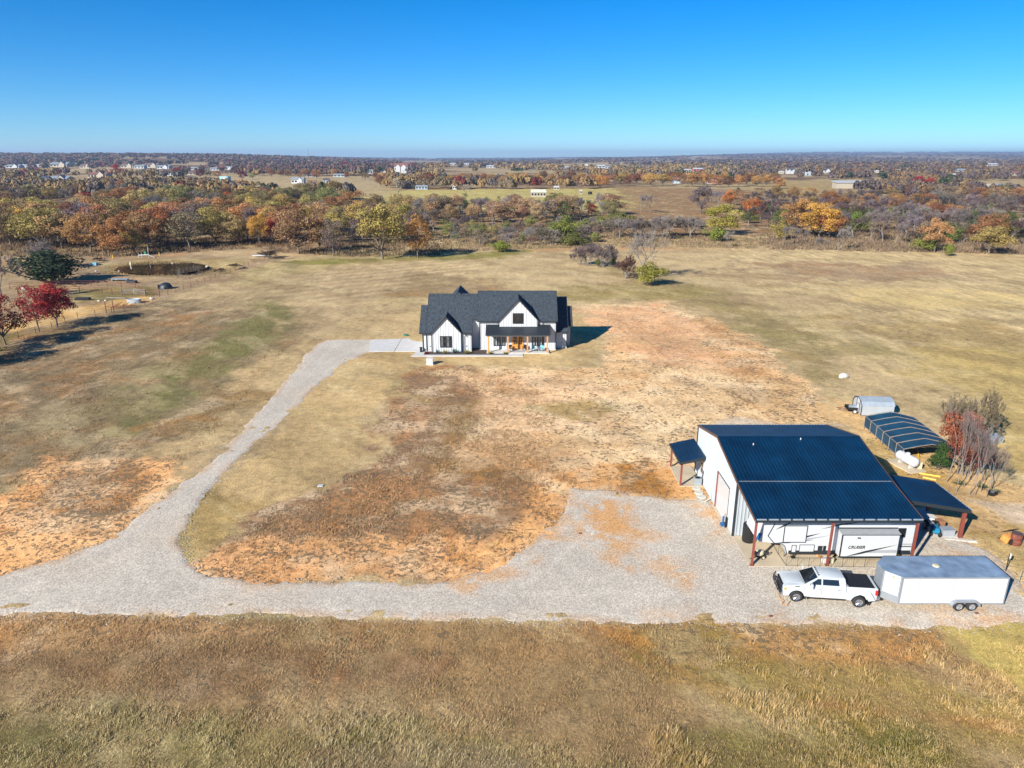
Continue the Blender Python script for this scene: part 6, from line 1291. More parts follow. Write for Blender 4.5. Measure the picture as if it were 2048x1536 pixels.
# a few shade shapes on the paddock trees: leave to the sun
def ordinal(n):
    b = ['first', 'second', 'third', 'fourth', 'fifth', 'sixth', 'seventh', 'eighth', 'ninth', 'tenth', 'eleventh', 'twelfth', 'thirteenth', 'fourteenth', 'fifteenth', 'sixteenth', 'seventeenth', 'eighteenth', 'nineteenth']
    if n <= 19: return b[n - 1]
    t = {2: 'twent', 3: 'thirt', 4: 'fort', 5: 'fift'}[n // 10]; return t + 'ieth' if n % 10 == 0 else t + 'y-' + b[n % 10 - 1]
ZONES = [
 ('the near wood behind the pond', [(-120, 440), (-120, 496), (110, 498), (200, 505), (300, 506), (520, 486), (560, 492), (560, 430), (300, 425), (60, 432)], 96, (10, 14), 28, [('oak', TAN, 5, 'tan oak'), ('oak', RUSTO, 3, 'rusty oak'), ('oak', OGOLD, 3, 'olive gold oak'), ('thin', BRWN, 2, 'half-bare tree'), ('bare', GREYB, 3, 'grey bare tree'), ('oak', (160, 92, 68), 0.6, 'dark russet oak')]),
 ('the back of the left wood', [(-80, 394), (-80, 408), (140, 412), (300, 420), (640, 430), (700, 424), (700, 396), (560, 396), (380, 380), (200, 382)], 80, (9, 13), 25, [('oak', OLV, 4, 'olive brown oak'), ('oak', TAN, 3, 'tan oak'), ('bare', GREYB, 3, 'grey bare tree'), ('oak', BRWN, 2, 'brown oak'), ('oak', RUSTO, 1, 'rusty oak')]),
 ('the wood behind the tan oak', [(560, 430), (560, 486), (720, 492), (860, 486), (890, 440), (700, 425)], 38, (9.5, 13), 28, [('oak', TAN, 3, 'tan oak'), ('oak', OGOLD, 3, 'olive gold oak'), ('bare', PURP, 3, 'purplish bare tree'), ('oak', RUSTO, 2, 'rusty oak'), ('bare', GREYB, 2, 'grey bare tree')]),
 ('the mid row behind the scrub', [(860, 428), (860, 448), (1060, 446), (1230, 442), (1230, 428), (1000, 425)], 56, (7, 12), 24, [('oak', (172, 134, 96), 4, 'pinkish brown oak'), ('cedar', (60, 92, 42), 2, 'green cedar'), ('bare', GREYB, 3, 'grey bare tree'), ('oak', OLV, 2, 'olive brown oak'), ('brush', PURP, 1, 'purplish brush clump')]),
 ('the open scrub behind the track', [(900, 452), (900, 492), (1060, 492), (1200, 490), (1200, 455)], 54, (2.6, 6), 22, [('brush', GREYB, 4, 'grey brush clump'), ('bush', (150, 146, 80), 1.5, 'pale olive bush'), ('brush', (170, 150, 120), 2, 'straw coloured brush clump')]),
 ('the orange tree row beyond the pasture', [(760, 366), (760, 376), (1000, 373), (1250, 372), (1560, 378), (1560, 366), (1200, 360)], 88, (9, 13), 20, [('oak', (178, 130, 64), 5, 'orange brown oak'), ('oak', (190, 146, 68), 3, 'golden oak'), ('oak', (150, 100, 60), 3, 'brown oak'), ('bare', PURP, 1, 'purplish bare tree')]),
 ('the right hand wood', [(1480, 425), (1490, 462), (1700, 482), (1850, 488), (2200, 498), (2200, 425), (1700, 415)], 175, (7.5, 10.5), 26, [('bare', PURP, 5, 'purplish bare tree'), ('bare', GREYB, 4, 'grey bare tree'), ('bush', (110, 126, 48), 1.6, 'green leafy bush'), ('brush', (130, 116, 96), 2, 'brown brush clump'), ('oak', (170, 116, 66), 1, 'tan oak')]),
 ('the back of the right hand wood', [(1400, 395), (1420, 422), (2200, 422), (2200, 392), (1900, 392), (1700, 402)], 70, (8, 11), 28, [('bare', PURP, 4, 'purplish bare tree'), ('oak', (168, 122, 68), 3, 'orange brown oak'), ('thin', BRWN, 2, 'half-bare tree'), ('oak', OLV, 1, 'olive brown oak'), ('bare', GREYB, 2, 'grey bare tree')]),
 ('the far trees left of centre', [(420, 348), (420, 358), (760, 360), (760, 348)], 22, (8, 12), 20, [('oak', (170, 112, 60), 3, 'orange brown oak'), ('bare', GREYB, 2, 'grey bare tree'), ('oak', OLV, 1, 'olive brown oak'), ('oak', (140, 150, 50), .4, 'lime green tree')]),
]
HERO_PX = [(h[1], h[2]) for h in HERO]
pr_ = random.Random(11)
def inpoly(poly, x, y):
    ins = False; j = len(poly) - 1
    for i in range(len(poly)):
        (xi, yi), (xj, yj) = poly[i], poly[j]
        if (yi > y) != (yj > y) and x < (xj - xi) * (y - yi) / (yj - yi) + xi: ins = not ins
        j = i
    return ins
for zn, poly, n, (h0, h1), minw, pal in ZONES:
    xs = [p[0] for p in poly]; ys = [p[1] for p in poly]; got = []; tries = 0
    while len(got) < n and tries < 20000:
        tries += 1; x = pr_.uniform(min(xs), max(xs)); y = pr_.uniform(min(ys), max(ys))
        if not inpoly(poly, x, y): continue
        rel = .52 if tries < 8000 else .3
        if any(((x - a) / minw) ** 2 + ((y - b) / (minw * .33)) ** 2 < rel for a, b in got + HERO_PX): continue
        got.append((x, y))
    byk = {}
    for x, y in sorted(got):
        t = pr_.uniform(0, sum(p[2] for p in pal)); 
        for k in pal:
            t -= k[2]
            if t <= 0: break
        byk.setdefault(k[3], []).append((x, y, k))
    rank = {}
    for nm, lst in byk.items():
        for i, (x, y, k) in enumerate(lst):
            wx, wy, wz = atg(x, y); h = pr_.uniform(h0, h1) * (.75 if k[0] in ('brush', 'bush') and h0 > 5 else 1) * (.9 if k[0] == 'cedar' else 1); wd = h * pr_.uniform(.95, 1.4) * (1.25 if k[0] in ('brush', 'bush') else 1) * (.8 if k[0] == 'cedar' else 1)
            c = np.array(k[1]) * pr_.uniform(.85, 1.15) + np.array([pr_.uniform(-10, 10), pr_.uniform(-8, 8), pr_.uniform(-6, 6)])
            size = 'tall ' if h > h0 + .7 * (h1 - h0) else ('small ' if h < h0 + .25 * (h1 - h0) else '')
            rank[size + nm] = rank.get(size + nm, 0) + 1; lab = f'{ordinal(rank[size + nm])} {size}{nm} from the left in {zn}'
            plant(k[0], wx, wy, wz, wd, h, tuple(np.clip(c, 0, 255)), lab, nm + 's in ' + zn)
# saplings and shrubs behind the workshop
SG = 'bare saplings right of the workshop'
for px, py, top, wp, lb in ((1893, 965, 800, 70, 'leftmost slender sapling, leaning left above the crimson shrub'), (1912, 985, 812, 62, 'thin sapling second from the left of the clump'), (1927, 975, 838, 60, 'sapling behind the second one, short and twiggy'), (1938, 990, 820, 70, 'pale straight sapling in the middle of the clump'), (1950, 992, 846, 64, 'forked pale sapling in the middle right of the clump'), (1962, 985, 858, 70, 'sapling leaning right, fourth from the right edge of the clump'), (1972, 996, 868, 70, 'low wide sapling at the right of the clump'), (1984, 980, 880, 66, 'rightmost sapling beside the black tub'), (1905, 905, 778, 90, 'tall grey brown brush at the back left of the clump'), (1960, 880, 772, 90, 'tall grey brown brush at the back right of the clump'), (1940, 960, 850, 80, 'dense twiggy sapling at the heart of the clump')):
    plantpx('brush' if 'back' in lb else 'sapling', px, py, top, wp, (158, 140, 132) if 'back' not in lb else (150, 134, 104), lb, SG)
plantpx('oak', 1914, 948, 820, 84, (168, 88, 54), 'orange red leaved tree among the bare saplings behind the shade shelter')
plantpx('brush', 1925, 950, 868, 90, (150, 74, 62), 'reddish brush under the orange red tree')
plantpx('bush', 1876, 940, 880, 50, (66, 96, 44), 'dark green shrub tree between the propane tank and the saplings')
for px, py, lb in ((1918, 968, 'left'), (1965, 975, 'middle'), (1990, 985, 'right')):
    x, y = at(px, py); tuft('grass_clump', x, y, .8, .4, [(130, 140, 100), (150, 150, 110), (110, 120, 80)], f'{lb} grey green weed clump under the bare saplings', 'weed clumps under the saplings', 60, .03, 0)

# ---------------------------------------------------------------- far woods as one mass
FARH = []   # (px, py, half width px) kept clear, filled from the house list below
HOUSES = [
 (25, 336, 26, 5, 'G', 'W', 'long pale roofed house at the far left edge'), (48, 335, 11, 5, 'W', 'W', 'small white building right of the long pale roofed house'), (76, 334, 12, 4, 'W', 'W', 'flat white building in the left distance'),
 (117, 334, 34, 7, 'G', 'C', 'wide grey roofed house among trees, far left'), (145, 332, 14, 5, 'G', 'C', 'smaller grey roofed house right of the wide one'), (171, 337, 22, 7, 'B', 'C', 'cream house with brown gable left of the orange tree'),
 (194, 356, 36, 9, 'R', 'C', 'large brown gabled house nearest in the left distance'), (114, 362, 40, 6, 'G', 'C', 'low spread grey roofed house left of the brown gabled one'), (90, 362, 15, 8, 'D', 'D', 'dark shed beside the low grey roofed house'), (28, 367, 18, 4, 'W', 'W', 'low white shed at the left edge'),
 (254, 336, 24, 7, 'B', 'C', 'cream gabled house right of the crimson trees'), (278, 337, 20, 6, 'G', 'W', 'pale house second in the left distant row'), (302, 336, 26, 8, 'B', 'C', 'steep gabled cream house in the left distant row'), (326, 338, 24, 6, 'G', 'W', 'blue grey roofed house at the end of the left distant row'),
 (335, 363, 22, 6, 'D', 'C', 'dark roofed house in front of the left distant row'), (341, 352, 14, 5, 'W', 'W', 'white cottage left of the round crimson tree'), (382, 350, 20, 5, 'B', 'C', 'tan house right of the round crimson tree'), (393, 363, 14, 5, 'W', 'W', 'small white shed left of the brown roofed bungalow'), (421, 364, 24, 5, 'R', 'C', 'brown roofed bungalow by the far road'), (388, 340, 14, 5, 'G', 'W', 'pale blue house in the left skyline row'), (429, 341, 18, 5, 'G', 'W', 'white house right of the pale blue house'), (457, 340, 14, 6, 'G', 'W', 'white gabled house by the left power poles'),
 (595, 367, 24, 10, 'G', 'W', 'white gabled barn left of centre'), (622, 354, 18, 5, 'W', 'W', 'low white house behind the gabled barn'), (652, 367, 12, 8, 'D', 'W', 'narrow white house with dark roof'), (678, 354, 22, 5, 'G', 'G', 'grey metal shed right of the narrow white house'), (532, 346, 10, 4, 'W', 'W', 'tiny white building far left of centre'),
 (802, 344, 26, 14, 'R', 'W', 'big white two storey house with red brown roof'), (808, 348, 12, 7, 'W', 'W', 'white annex of the big two storey house'), (740, 348, 12, 7, 'G', 'W', 'pale house under the evergreens'), (765, 347, 20, 4, 'D', 'C', 'dark roofed house left of the big white house'), (843, 379, 24, 5, 'G', 'G', 'grey blue sheds in front of the orange tree row'), (909, 379, 8, 9, 'W', 'W', 'narrow white shed in the orange tree row'),
 (1077, 394, 30, 12, 'C', 'C', 'cream metal barn behind the middle row of trees'), (1113, 380, 11, 5, 'W', 'C', 'small cream shed right of the cream barn'), (1162, 388, 5, 4, 'W', 'C', 'tiny white box on the green pasture'), (1353, 367, 15, 11, 'G', 'G', 'grey two storey house among the orange trees'), (1424, 368, 20, 7, 'W', 'W', 'white house at the right of the orange tree row'),
 (1396, 342, 18, 5, 'W', 'RD', 'red barn with pale roof'), (1376, 343, 14, 4, 'W', 'C', 'pale shed left of the red barn'), (1173, 336, 6, 6, 'W', 'W', 'narrow white tower like building in the distance'), (1200, 336, 20, 5, 'W', 'W', 'white farm buildings in the centre distance'), (1215, 337, 10, 4, 'G', 'W', 'small pale shed right of the white farm buildings'), (1132, 337, 14, 3, 'W', 'C', 'low pale house in the centre distance'), (1297, 337, 8, 4, 'R', 'W', 'small house with red roof in the centre distance'),
 (906, 330, 14, 3, 'W', 'W', 'long white shed on the centre horizon'), (933, 330, 10, 3, 'W', 'W', 'white shed right of the long one on the horizon'), (982, 336, 18, 4, 'W', 'W', 'low white row of buildings in the centre distance'),
 (1582, 348, 16, 9, 'D', 'W', 'white twin gabled house, right distance'), (1615, 351, 22, 5, 'W', 'G', 'low blue white shed right of the twin gables'), (1562, 348, 12, 5, 'W', 'C', 'pale shed left of the twin gables'), (1651, 345, 20, 6, 'D', 'W', 'dark roofed house in the right distance'), (1752, 346, 16, 3, 'W', 'C', 'low pale roofed building right of the dark roofed house'), (1798, 343, 12, 3, 'W', 'C', 'low building with pale roof, right distance'),
 (1855, 380, 32, 5, 'W', 'C', 'long low pale roofed house right of the crimson trees'), (2032, 351, 20, 7, 'R', 'C', 'brown house at the right edge'), (1909, 353, 14, 5, 'W', 'G', 'blue white building, right distance'), (1922, 343, 24, 3, 'G', 'W', 'wide pale roof in the right distance'), (1987, 331, 20, 3, 'W', 'W', 'long white roof on the right horizon'),
]
RCOL = {k: mat('roof_' + n_, c, .6, var=.1) for k, n_, c in (('G', 'grey', (.22, .25, .27)), ('W', 'pale', (.40, .42, .43)), ('B', 'brown', (.16, .11, .09)), ('R', 'redbrown', (.20, .09, .07)), ('D', 'dark', (.05, .06, .08)), ('C', 'cream', (.50, .50, .40)))}
WCOL = {k: mat('wall_' + n_, c, .7, var=.05) for k, n_, c in (('W', 'white', (.44, .45, .45)), ('C', 'cream', (.36, .32, .25)), ('G', 'bluegrey', (.34, .42, .46)), ('D', 'dark', (.05, .06, .08)), ('RD', 'red', (.38, .07, .05)))}
def far_house(px, py, wpx, hpx, rc, wc, label, deep=.7, hip=False):
    x, y, z = atg(px, py); d = y * math.cos(PITCH) + CAM_H * math.sin(PITCH); s = d / FPX; w_ = wpx * s; h = max(hpx * s * .75, 2.6); dp = w_ * deep; rh = max(hpx * s * .45, w_ * .12)
    q = empty('far_house', (x, y, z), 0, label, 'building'); m = MB(); m.box(-w_ / 2, w_ / 2, 0, dp, 0, h); m.prism([(-w_ / 2 + .01, dp * .02, h), (-w_ / 2 + .01, dp * .98, h), (-w_ / 2 + .01, dp / 2, h + rh - .15)], (w_ - .02, 0, 0)); m.build('wall', WCOL[wc], q)
    o = .04 * w_; r = MB()
    i = dp * .45 if hip else 0
    r.slab([(-w_ / 2 - o, -o, h - .05), (w_ / 2 + o, -o, h - .05), (w_ / 2 - i, dp / 2, h + rh), (-w_ / 2 + i, dp / 2, h + rh)], .15); r.slab([(-w_ / 2 - o, dp + o, h - .05), (w_ / 2 + o, dp + o, h - .05), (w_ / 2 - i, dp / 2, h + rh), (-w_ / 2 + i, dp / 2, h + rh)], .15)
    if hip:
        for sx in (-1, 1): r.slab([(sx * (w_ / 2 + o), -o, h - .05), (sx * (w_ / 2 + o), dp + o, h - .05), (sx * (w_ / 2 - i), dp / 2, h + rh)], .15)
    ro = r.build('roof', RCOL[rc], q)
    if ('gable' in label or 'roofed' in label or 'two storey' in label) and not hip:   # cross gable facing the view
        g = MB(); gx = w_ * (.22 if 'twin' not in label else .25); gw = w_ * .17
        for cx in ((-gx, gx) if 'twin' in label or 'two storey' in label else (gx,)):
            g.prism([(cx - gw, -w_ * .06, 0), (cx + gw, -w_ * .06, 0), (cx + gw, -w_ * .06, h), (cx, -w_ * .06, h + gw * .95), (cx - gw, -w_ * .06, h)], (0, w_ * .059, 0))
            rg = MB(); [rg.slab([(cx, -w_ * .08, h + gw * 1.02), (cx, dp / 2, h + gw * 1.02), (cx + sx * gw * 1.15, dp / 2, h - .05), (cx + sx * gw * 1.15, -w_ * .08, h - .05)], .12) for sx in (-1, 1)]; rg.build('roof', RCOL[rc], q)
        g.build('wall', WCOL[wc], q)
    n_ = max(2, int(wpx / 6))
    for k in range(n_):
        cx = -w_ / 2 + w_ * (k + .5) / n_; ww = w_ / n_ * .32; f = MB(); f.box(cx - ww, cx + ww, -.09, -.01, h * .35, h * .78); wd = f.build('window', M['trim_dark'], q); p = MB(); p.box(cx - ww * .8, cx + ww * .8, -.11, -.091, h * .4, h * .74); p.build('pane', M['glass'], wd)
    return q
for hh in HOUSES: far_house(*hh)
hb = far_house(2012, 389, 74, 15, 'G', 'C', 'large hip roofed grey house at the right edge, behind the bare wood', .6, True)
# open fronted shed and green road box
x, y, z = atg(1704, 377); s = (y * math.cos(PITCH)) / FPX; q = empty('open_shed', (x, y, z), 0, 'long pale open fronted farm shed in the right distance', 'building')
w_, h = 64 * s, 12 * s; MB().box(-w_ / 2, w_ / 2, w_ * .3, w_ * .33, 0, h).box(-w_ / 2, w_ * .1, 0, w_ * .3, 0, h * .95).build('wall', WCOL['C'], q)
MB().slab([(-w_ / 2 - 1, -1, h), (w_ / 2 + 1, -1, h), (w_ / 2 + 1, w_ * .36, h * 1.25), (-w_ / 2 - 1, w_ * .36, h * 1.25)], .4).build('roof', RCOL['W'], q)
for k in range(3): MB().box(w_ * .14 + k * w_ * .16, w_ * .14 + k * w_ * .16 + 1, 0, 1, 0, h).build('post', WCOL['W'], q)
MB().box(w_ * .11, w_ * .47, w_ * .2, w_ * .28, 0, h * .7).build('stacked_bales', M['teal'], q)
x, y, z = atg(448, 362); s = y / FPX; q = empty('storage_container', (x, y, z), R_(-12), 'white and pale blue storage building beside the far road', 'building'); MB().box(-9 * s, 9 * s, 0, 10 * s, 0, 8 * s).build('wall', M['teal'], q); MB().box(-9.3 * s, 9.3 * s, -.3 * s, 10.3 * s, 8 * s + .01, 8.6 * s).build('roof', RCOL['W'], q); MB().box(-5 * s, 3 * s, -.12, -.02, .3, 6 * s).build('door', M['rv_white'], q)
x, y, z = atg(1028, 376); s = y / FPX; q = empty('loader', (x, y, z), 0, 'orange farm loader parked behind the cream barn', 'tractor'); MB().box(-4 * s, 5 * s, 0, 4 * s, 2 * s, 4.5 * s).box(-6 * s, -3 * s, 0, 3 * s, 3 * s, 9 * s).build('body', M['orange'], q); MB().box(-3 * s, 3 * s, .2, 3.5 * s, 4.6 * s, 9 * s).build('cab', M['black'], q)
for sx in (-3, 4): MB().lathe([(2 * s, 0), (2 * s, 1)], c=(sx * s, 0, 2 * s), axis='Y', n=12).build('wheel', M['rubber'], q)
x, y, z = atg(1180, 389); s = y / FPX; one('hay_feeder', MB().lathe([(4 * s, 0), (4.2 * s, 5 * s), (2 * s, 5.6 * s)], c=(x, y, z), n=12), M['black'], 'round dark shed on the green pasture', 'shed')
def pole(px, py, top, label, arm=True):
    x, y, z = atg(px, py); d = y * math.cos(PITCH) + CAM_H * math.sin(PITCH); h = (py - top) * d / FPX; q = empty('utility_pole', (x, y, z), 0, label, 'utility pole', 'utility poles'); MB().tube((0, 0, 0), (0, 0, h), .22, .15, 6).build('pole', M['bark'], q)
    if arm: MB().box(-1.2, 1.2, -.08, .08, h - .9, h - .7).build('crossarm', M['bark'], q)
for a in ((985, 462, 410, 'tall brown pole in the open scrub'), (1152, 386, 345, 'pole behind the cream barn'), (332, 470, 440, 'pale pole inside the near wood'), (260, 382, 356, 'pole right of the brown gabled house'), (456, 366, 336, 'pole beside the pale blue storage building'), (500, 358, 336, 'pole right of the far road'), (154, 402, 366, 'pole beside the grey lot'), (4, 420, 378, 'pole at the left edge'), (207, 506, 480, 'grey pole at the edge of the near wood')): pole(*a)
x, y, z = atg(618, 327); s = y / FPX; q = empty('radio_mast', (x, y, z), 0, 'thin lattice radio mast on the left horizon', 'mast'); MB().tube((0, 0, 0), (0, 0, 27 * s), .9, .5, 4).build('mast', M['post_grey'], q)
x, y, z = atg(1973, 345); s = y / FPX; q = empty('pylon', (x, y, z), 0, 'grey lattice pylon in the right distance', 'pylon'); MB().tube((-3 * s, 0, 0), (0, 0, 14 * s), .5, .3, 4).tube((3 * s, 0, 0), (0, 0, 14 * s), .5, .3, 4).tube((-3 * s, 0, 10 * s), (3 * s, 0, 10 * s), .4, .4, 4).build('frame', M['steel_dull'], q)
def far_woods():
    r = np.random.default_rng(5)
    def templ(nl, size, seed):
        q = np.random.default_rng(seed); lobes = [((q.normal(0, .4), q.normal(0, .4), q.uniform(.45, .8)), (q.uniform(.35, .55),) * 3) for _ in range(nl[0])]
        V, F, C = [], [], []
        for c, rad in lobes:
            d = q.normal(0, 1, (nl[1], 3)); d /= np.linalg.norm(d, axis=1, keepdims=True); d[:, 2] = np.abs(d[:, 2]) * 1.1 - .25
            pos = np.array(c) + d * rad[0]; nn = d + q.normal(0, .35, d.shape); nn /= np.linalg.norm(nn, axis=1, keepdims=True); u = np.cross(nn, q.normal(0, 1, d.shape)); u /= np.linalg.norm(u, axis=1, keepdims=True); v = np.cross(nn, u)
            s = size * q.uniform(.6, 1.2, (len(d), 1)); V.append(np.stack([pos - u * s, pos - v * s, pos + u * s, pos + v * s], 1).reshape(-1, 3)); C.append(np.repeat(q.uniform(.65, 1.3, len(d)), 4))
        V = np.concatenate(V); V[:, 2] = np.maximum(V[:, 2], 0); return V, np.concatenate(C)
    T0 = [templ((7, 60), .12, 50 + i) for i in range(4)]; T1 = [templ((6, 17), .22, 60 + i) for i in range(4)]; T2 = [templ((3, 7), .42, 80 + i) for i in range(3)]
    allV = []; allC = []
    fields = [[(370, 352), (770, 352), (770, 395), (560, 398), (390, 372)], [(700, 380), (1560, 376), (1560, 420), (1000, 430), (700, 412)], [(1520, 362), (1690, 368), (1700, 385), (1540, 386)], [(1880, 370), (2100, 366), (2100, 384), (1900, 386)], [(20, 358), (170, 358), (180, 372), (20, 376)], [(-300, 413), (130, 414), (150, 440), (-300, 440)], [(1100, 328), (1330, 332), (1320, 337), (1100, 336)], [(800, 322), (900, 323), (900, 326), (800, 326)]]
    y = 520.0; nT = 0
    P1 = np.array([(164, 134, 80), (176, 142, 78), (138, 120, 80), (120, 108, 102), (142, 122, 88), (168, 132, 80)]); P2 = np.array([(126, 96, 78), (134, 94, 74), (114, 98, 92), (110, 88, 74), (136, 108, 88), (124, 82, 74)])
    P3 = np.array([(112, 96, 90), (118, 100, 84), (138, 112, 78), (104, 90, 88), (144, 114, 72)])
    while y < 15000:
        wx = y * .86; step = max(8.5, y * .0075); xs = np.arange(-wx, wx, step); xs = xs + r.normal(0, step * .4, len(xs)); ysr = y + r.normal(0, y * .02, len(xs))
        zs = gz(xs, ysr); dd = ysr * math.cos(PITCH) - (zs - CAM_H) * math.sin(PITCH); px = 1024 + FPX * xs / dd; py = 768 - FPX * (ysr * math.sin(PITCH) + (zs - CAM_H) * math.cos(PITCH)) / dd
        den = fbm(xs, ysr, 160 + y * .06, 3, 91); keep = den > np.interp(y, [500, 900, 2500, 9000], [.45, .42, .39, .36])
        for i in range(len(xs)):
            if not keep[i] or y < 640 and 700 < px[i] < 1560: continue
            if any(inpoly(f, px[i], py[i]) for f in fields): continue
            if any(abs(px[i] - h[0]) < h[2] * .6 + 3 and h[1] - 2 < py[i] < h[1] + 14 for h in HOUSES) or (abs(px[i] - 1704) < 38 and 372 < py[i] < 386) or (abs(px[i] - 2012) < 44 and 384 < py[i] < 396): continue
            T = T0[r.integers(4)] if y < 950 else T1[r.integers(4)] if y < 1900 else T2[r.integers(3)]
            V, C = T; rad = max(r.uniform(4.5, 7.5), step * .62); hh = r.uniform(7, 11) * (1 + .25 * (y > 4000)); a = r.uniform(0, 6.28); ca, sa = math.cos(a), math.sin(a)
            W_ = np.stack([(V[:, 0] * ca - V[:, 1] * sa) * rad + xs[i], (V[:, 0] * sa + V[:, 1] * ca) * rad + ysr[i], V[:, 2] * hh + zs[i] - .3], -1)
            rr = xs[i] / ysr[i]; pal = (P2 if y > 1200 else P1) if rr < -.12 else (P3 if rr > .3 or y > 2200 else P1)
            if r.uniform() < .04: col = np.array((60, 84, 52))
            elif r.uniform() < .02 and y < 2500: col = np.array((140, 54, 50))
            else: col = pal[r.integers(len(pal))]
            allV.append(W_); lc = lin(col) * .72; lc = lc * .8 + lc.mean() * .2; allC.append(C[:, None] * lc); nT += 1
        y *= 1.045 if y > 1200 else 1.033
    V = np.concatenate(allV); C = np.concatenate(allC); o = npmesh('far_woodland', V, np.arange(len(V)).reshape(-1, 4), M['wood_far'], np.clip(C, 0, 1)); tag(o, 'distant brown autumn woodland running to the horizon', kind='stuff'); print('far trees', nT, len(V) // 2, 'tris')
far_woods()
# understorey along the wood edges
def scrub(name, zone, n, hcol, h, label):
    xs = np.array([p[0] for p in zone]); ys = np.array([p[1] for p in zone]); px = rng.uniform(xs.min(), xs.max(), n); py = rng.uniform(ys.min(), ys.max(), n)
    pts = [at(a, b) for a, b in zip(px, py) if inpoly(zone, a, b)]; X = np.array([p[0] for p in pts]); Y = np.array([p[1] for p in pts]); m = sdist(P_([(205, 548), (215, 524), (330, 516), (460, 520), (440, 548), (330, 560)]), X, Y) < 0; X = X[m]; Y = Y[m]
    blades(name, X, Y, rng.uniform(h * .5, h, len(X)), 9, .7, .11, colfield(hcol, .8), (.1, .1), label)
scrub('wood_undergrowth', [(-150, 470), (-150, 512), (200, 516), (520, 496), (560, 506), (700, 514), (880, 510), (900, 480), (560, 480)], 3000, [(70, 56, 46), (88, 72, 60), (60, 50, 42), (100, 86, 68)], 1.5, 'brown undergrowth, coloured dark for tree shade, along the foot of the near wood')  # brown blades, their colours darkened to paint in the shadow under the trees
scrub('open_scrub', [(900, 455), (880, 506), (1060, 498), (1330, 494), (1500, 498), (1560, 480), (1400, 470), (1200, 450)], 4500, [(120, 98, 80), (140, 120, 96), (100, 84, 70), (116, 110, 70)], 1.0, 'dry knee high scrub beyond the dirt track')
scrub('thicket_undergrowth', [(1500, 470), (1540, 500), (1900, 506), (2200, 514), (2200, 470), (1800, 455)], 4000, [(96, 80, 72), (116, 98, 86), (84, 72, 66)], 1.6, 'grey brown undergrowth of the right hand wood')

pe = P_([(228, 541), (240, 532), (280, 527), (330, 525.5), (385, 526), (412, 530), (412, 537), (385, 544), (340, 549.5), (290, 548), (250, 546), (228, 541)]); rx = []
for (ax, ay), (bx, by) in zip(pe[:-1], pe[1:]):
    k = int(math.dist((ax, ay), (bx, by)) * 9); t = rng.uniform(0, 1, k); rx.append(np.stack([ax + (bx - ax) * t, ay + (by - ay) * t], 1) + rng.normal(0, .9, (k, 2)))
rx = np.concatenate(rx); blades('pond_reeds', rx[:, 0], rx[:, 1], rng.uniform(.2, .75, len(rx)), 7, .35, .06, colfield([(150, 124, 90), (120, 98, 70), (170, 150, 110)], .8), (.1, .1), 'dry brown reeds round the edge of the pond')
# ---------------------------------------------------------------- pond and paddock
def pond():
    P = P_([(228, 541), (240, 532), (280, 527), (330, 525.5), (385, 526), (412, 530), (412, 537), (385, 544), (340, 549.5), (290, 548), (250, 546)]); C = np.mean(P, 0); n = 80; pts = []
    out = []
    for i in range(len(P)):
        a, b_ = np.array(P[i]), np.array(P[(i + 1) % len(P)])
        for t in np.linspace(0, 1, 8, endpoint=False): q = a + (b_ - a) * t; out.append(q + (q - C) * (fbm(np.array([q[0]]), np.array([q[1]]), 3, 3, 95)[0] - .5) * .12)
    mb = MB(); mb.v = [(p[0], p[1], .03) for p in out]; mb.f = [tuple(range(len(out)))]; o = mb.build('pond_water', M['water']); o['kind'] = 'structure'
pond()
def fence(name, pxs, step, hgt_, m, rails, label, pr=.05, rr=.02):
    pts = [Vector(at(*p) + (0,)) for p in pxs]; q = empty(name, tuple(pts[0]), 0, label, 'fence')
    rail_pts = []
    for a, b_ in zip(pts[:-1], pts[1:]):
        n_ = max(1, round((b_ - a).length / step))
        for k in range(n_): rail_pts.append(a + (b_ - a) * k / n_)
    rail_pts.append(pts[-1])
    for p in rail_pts: g = MB(); g.tube(p, p + Vector((0, 0, hgt_)), pr, pr, 5); g.build('post', m, q, True)
    for z in rails:
        g = MB(); [g.tube(a + Vector((0, 0, z)), b_ + Vector((0, 0, z)), rr, rr, 4, False) for a, b_ in zip(rail_pts[:-1], rail_pts[1:])]; g.build('rail', m, q, True)
fence('boundary_fence', [(-60, 708), (38, 678), (104, 657), (156, 638), (224, 627), (273, 616), (320, 597), (410, 566), (497, 531), (540, 517)], 3.4, 1.3, M['rust'], (.4, .8, 1.2), 'rusty wire fence along the edge of the left meadow', .05, .012)
fence('pipe_corral', [(36, 587), (103, 583), (160, 586), (205, 588), (245, 592), (292, 594), (320, 592)], 4.0, 1.5, M['rust'], (.5, 1.0, 1.45), 'rust brown pipe corral in the paddock, nearer the meadow', .07, .04)
fence('paddock_fence', [(20, 578), (90, 574), (150, 573), (215, 573), (272, 577), (292, 592)], 4.5, 1.4, M['rust'], (.5, 1.0, 1.38), 'back line of the pipe corral below the live oak', .06, .035)
fence('corral_gate', [(243, 590), (268, 589), (290, 591)], 8, 1.3, M['galv'], (.3, .6, .9, 1.25), 'pale galvanised gate panels in the corral', .05, .035)
fence('meadow_fence', [(1010, 509), (1150, 503), (1330, 501), (1600, 506)], 6.0, 1.2, M['bark'], (.6, 1.1), 'thin wire fence along the dirt track behind the meadow', .06, .01)
fence('garden_fence', [(355, 558), (372, 561), (392, 556), (405, 545), (388, 541), (360, 548), (355, 558)], 1.4, 1.3, M['bark'], (.5, 1.2), 'small wire garden pen between the pond and the meadow', .04, .012)
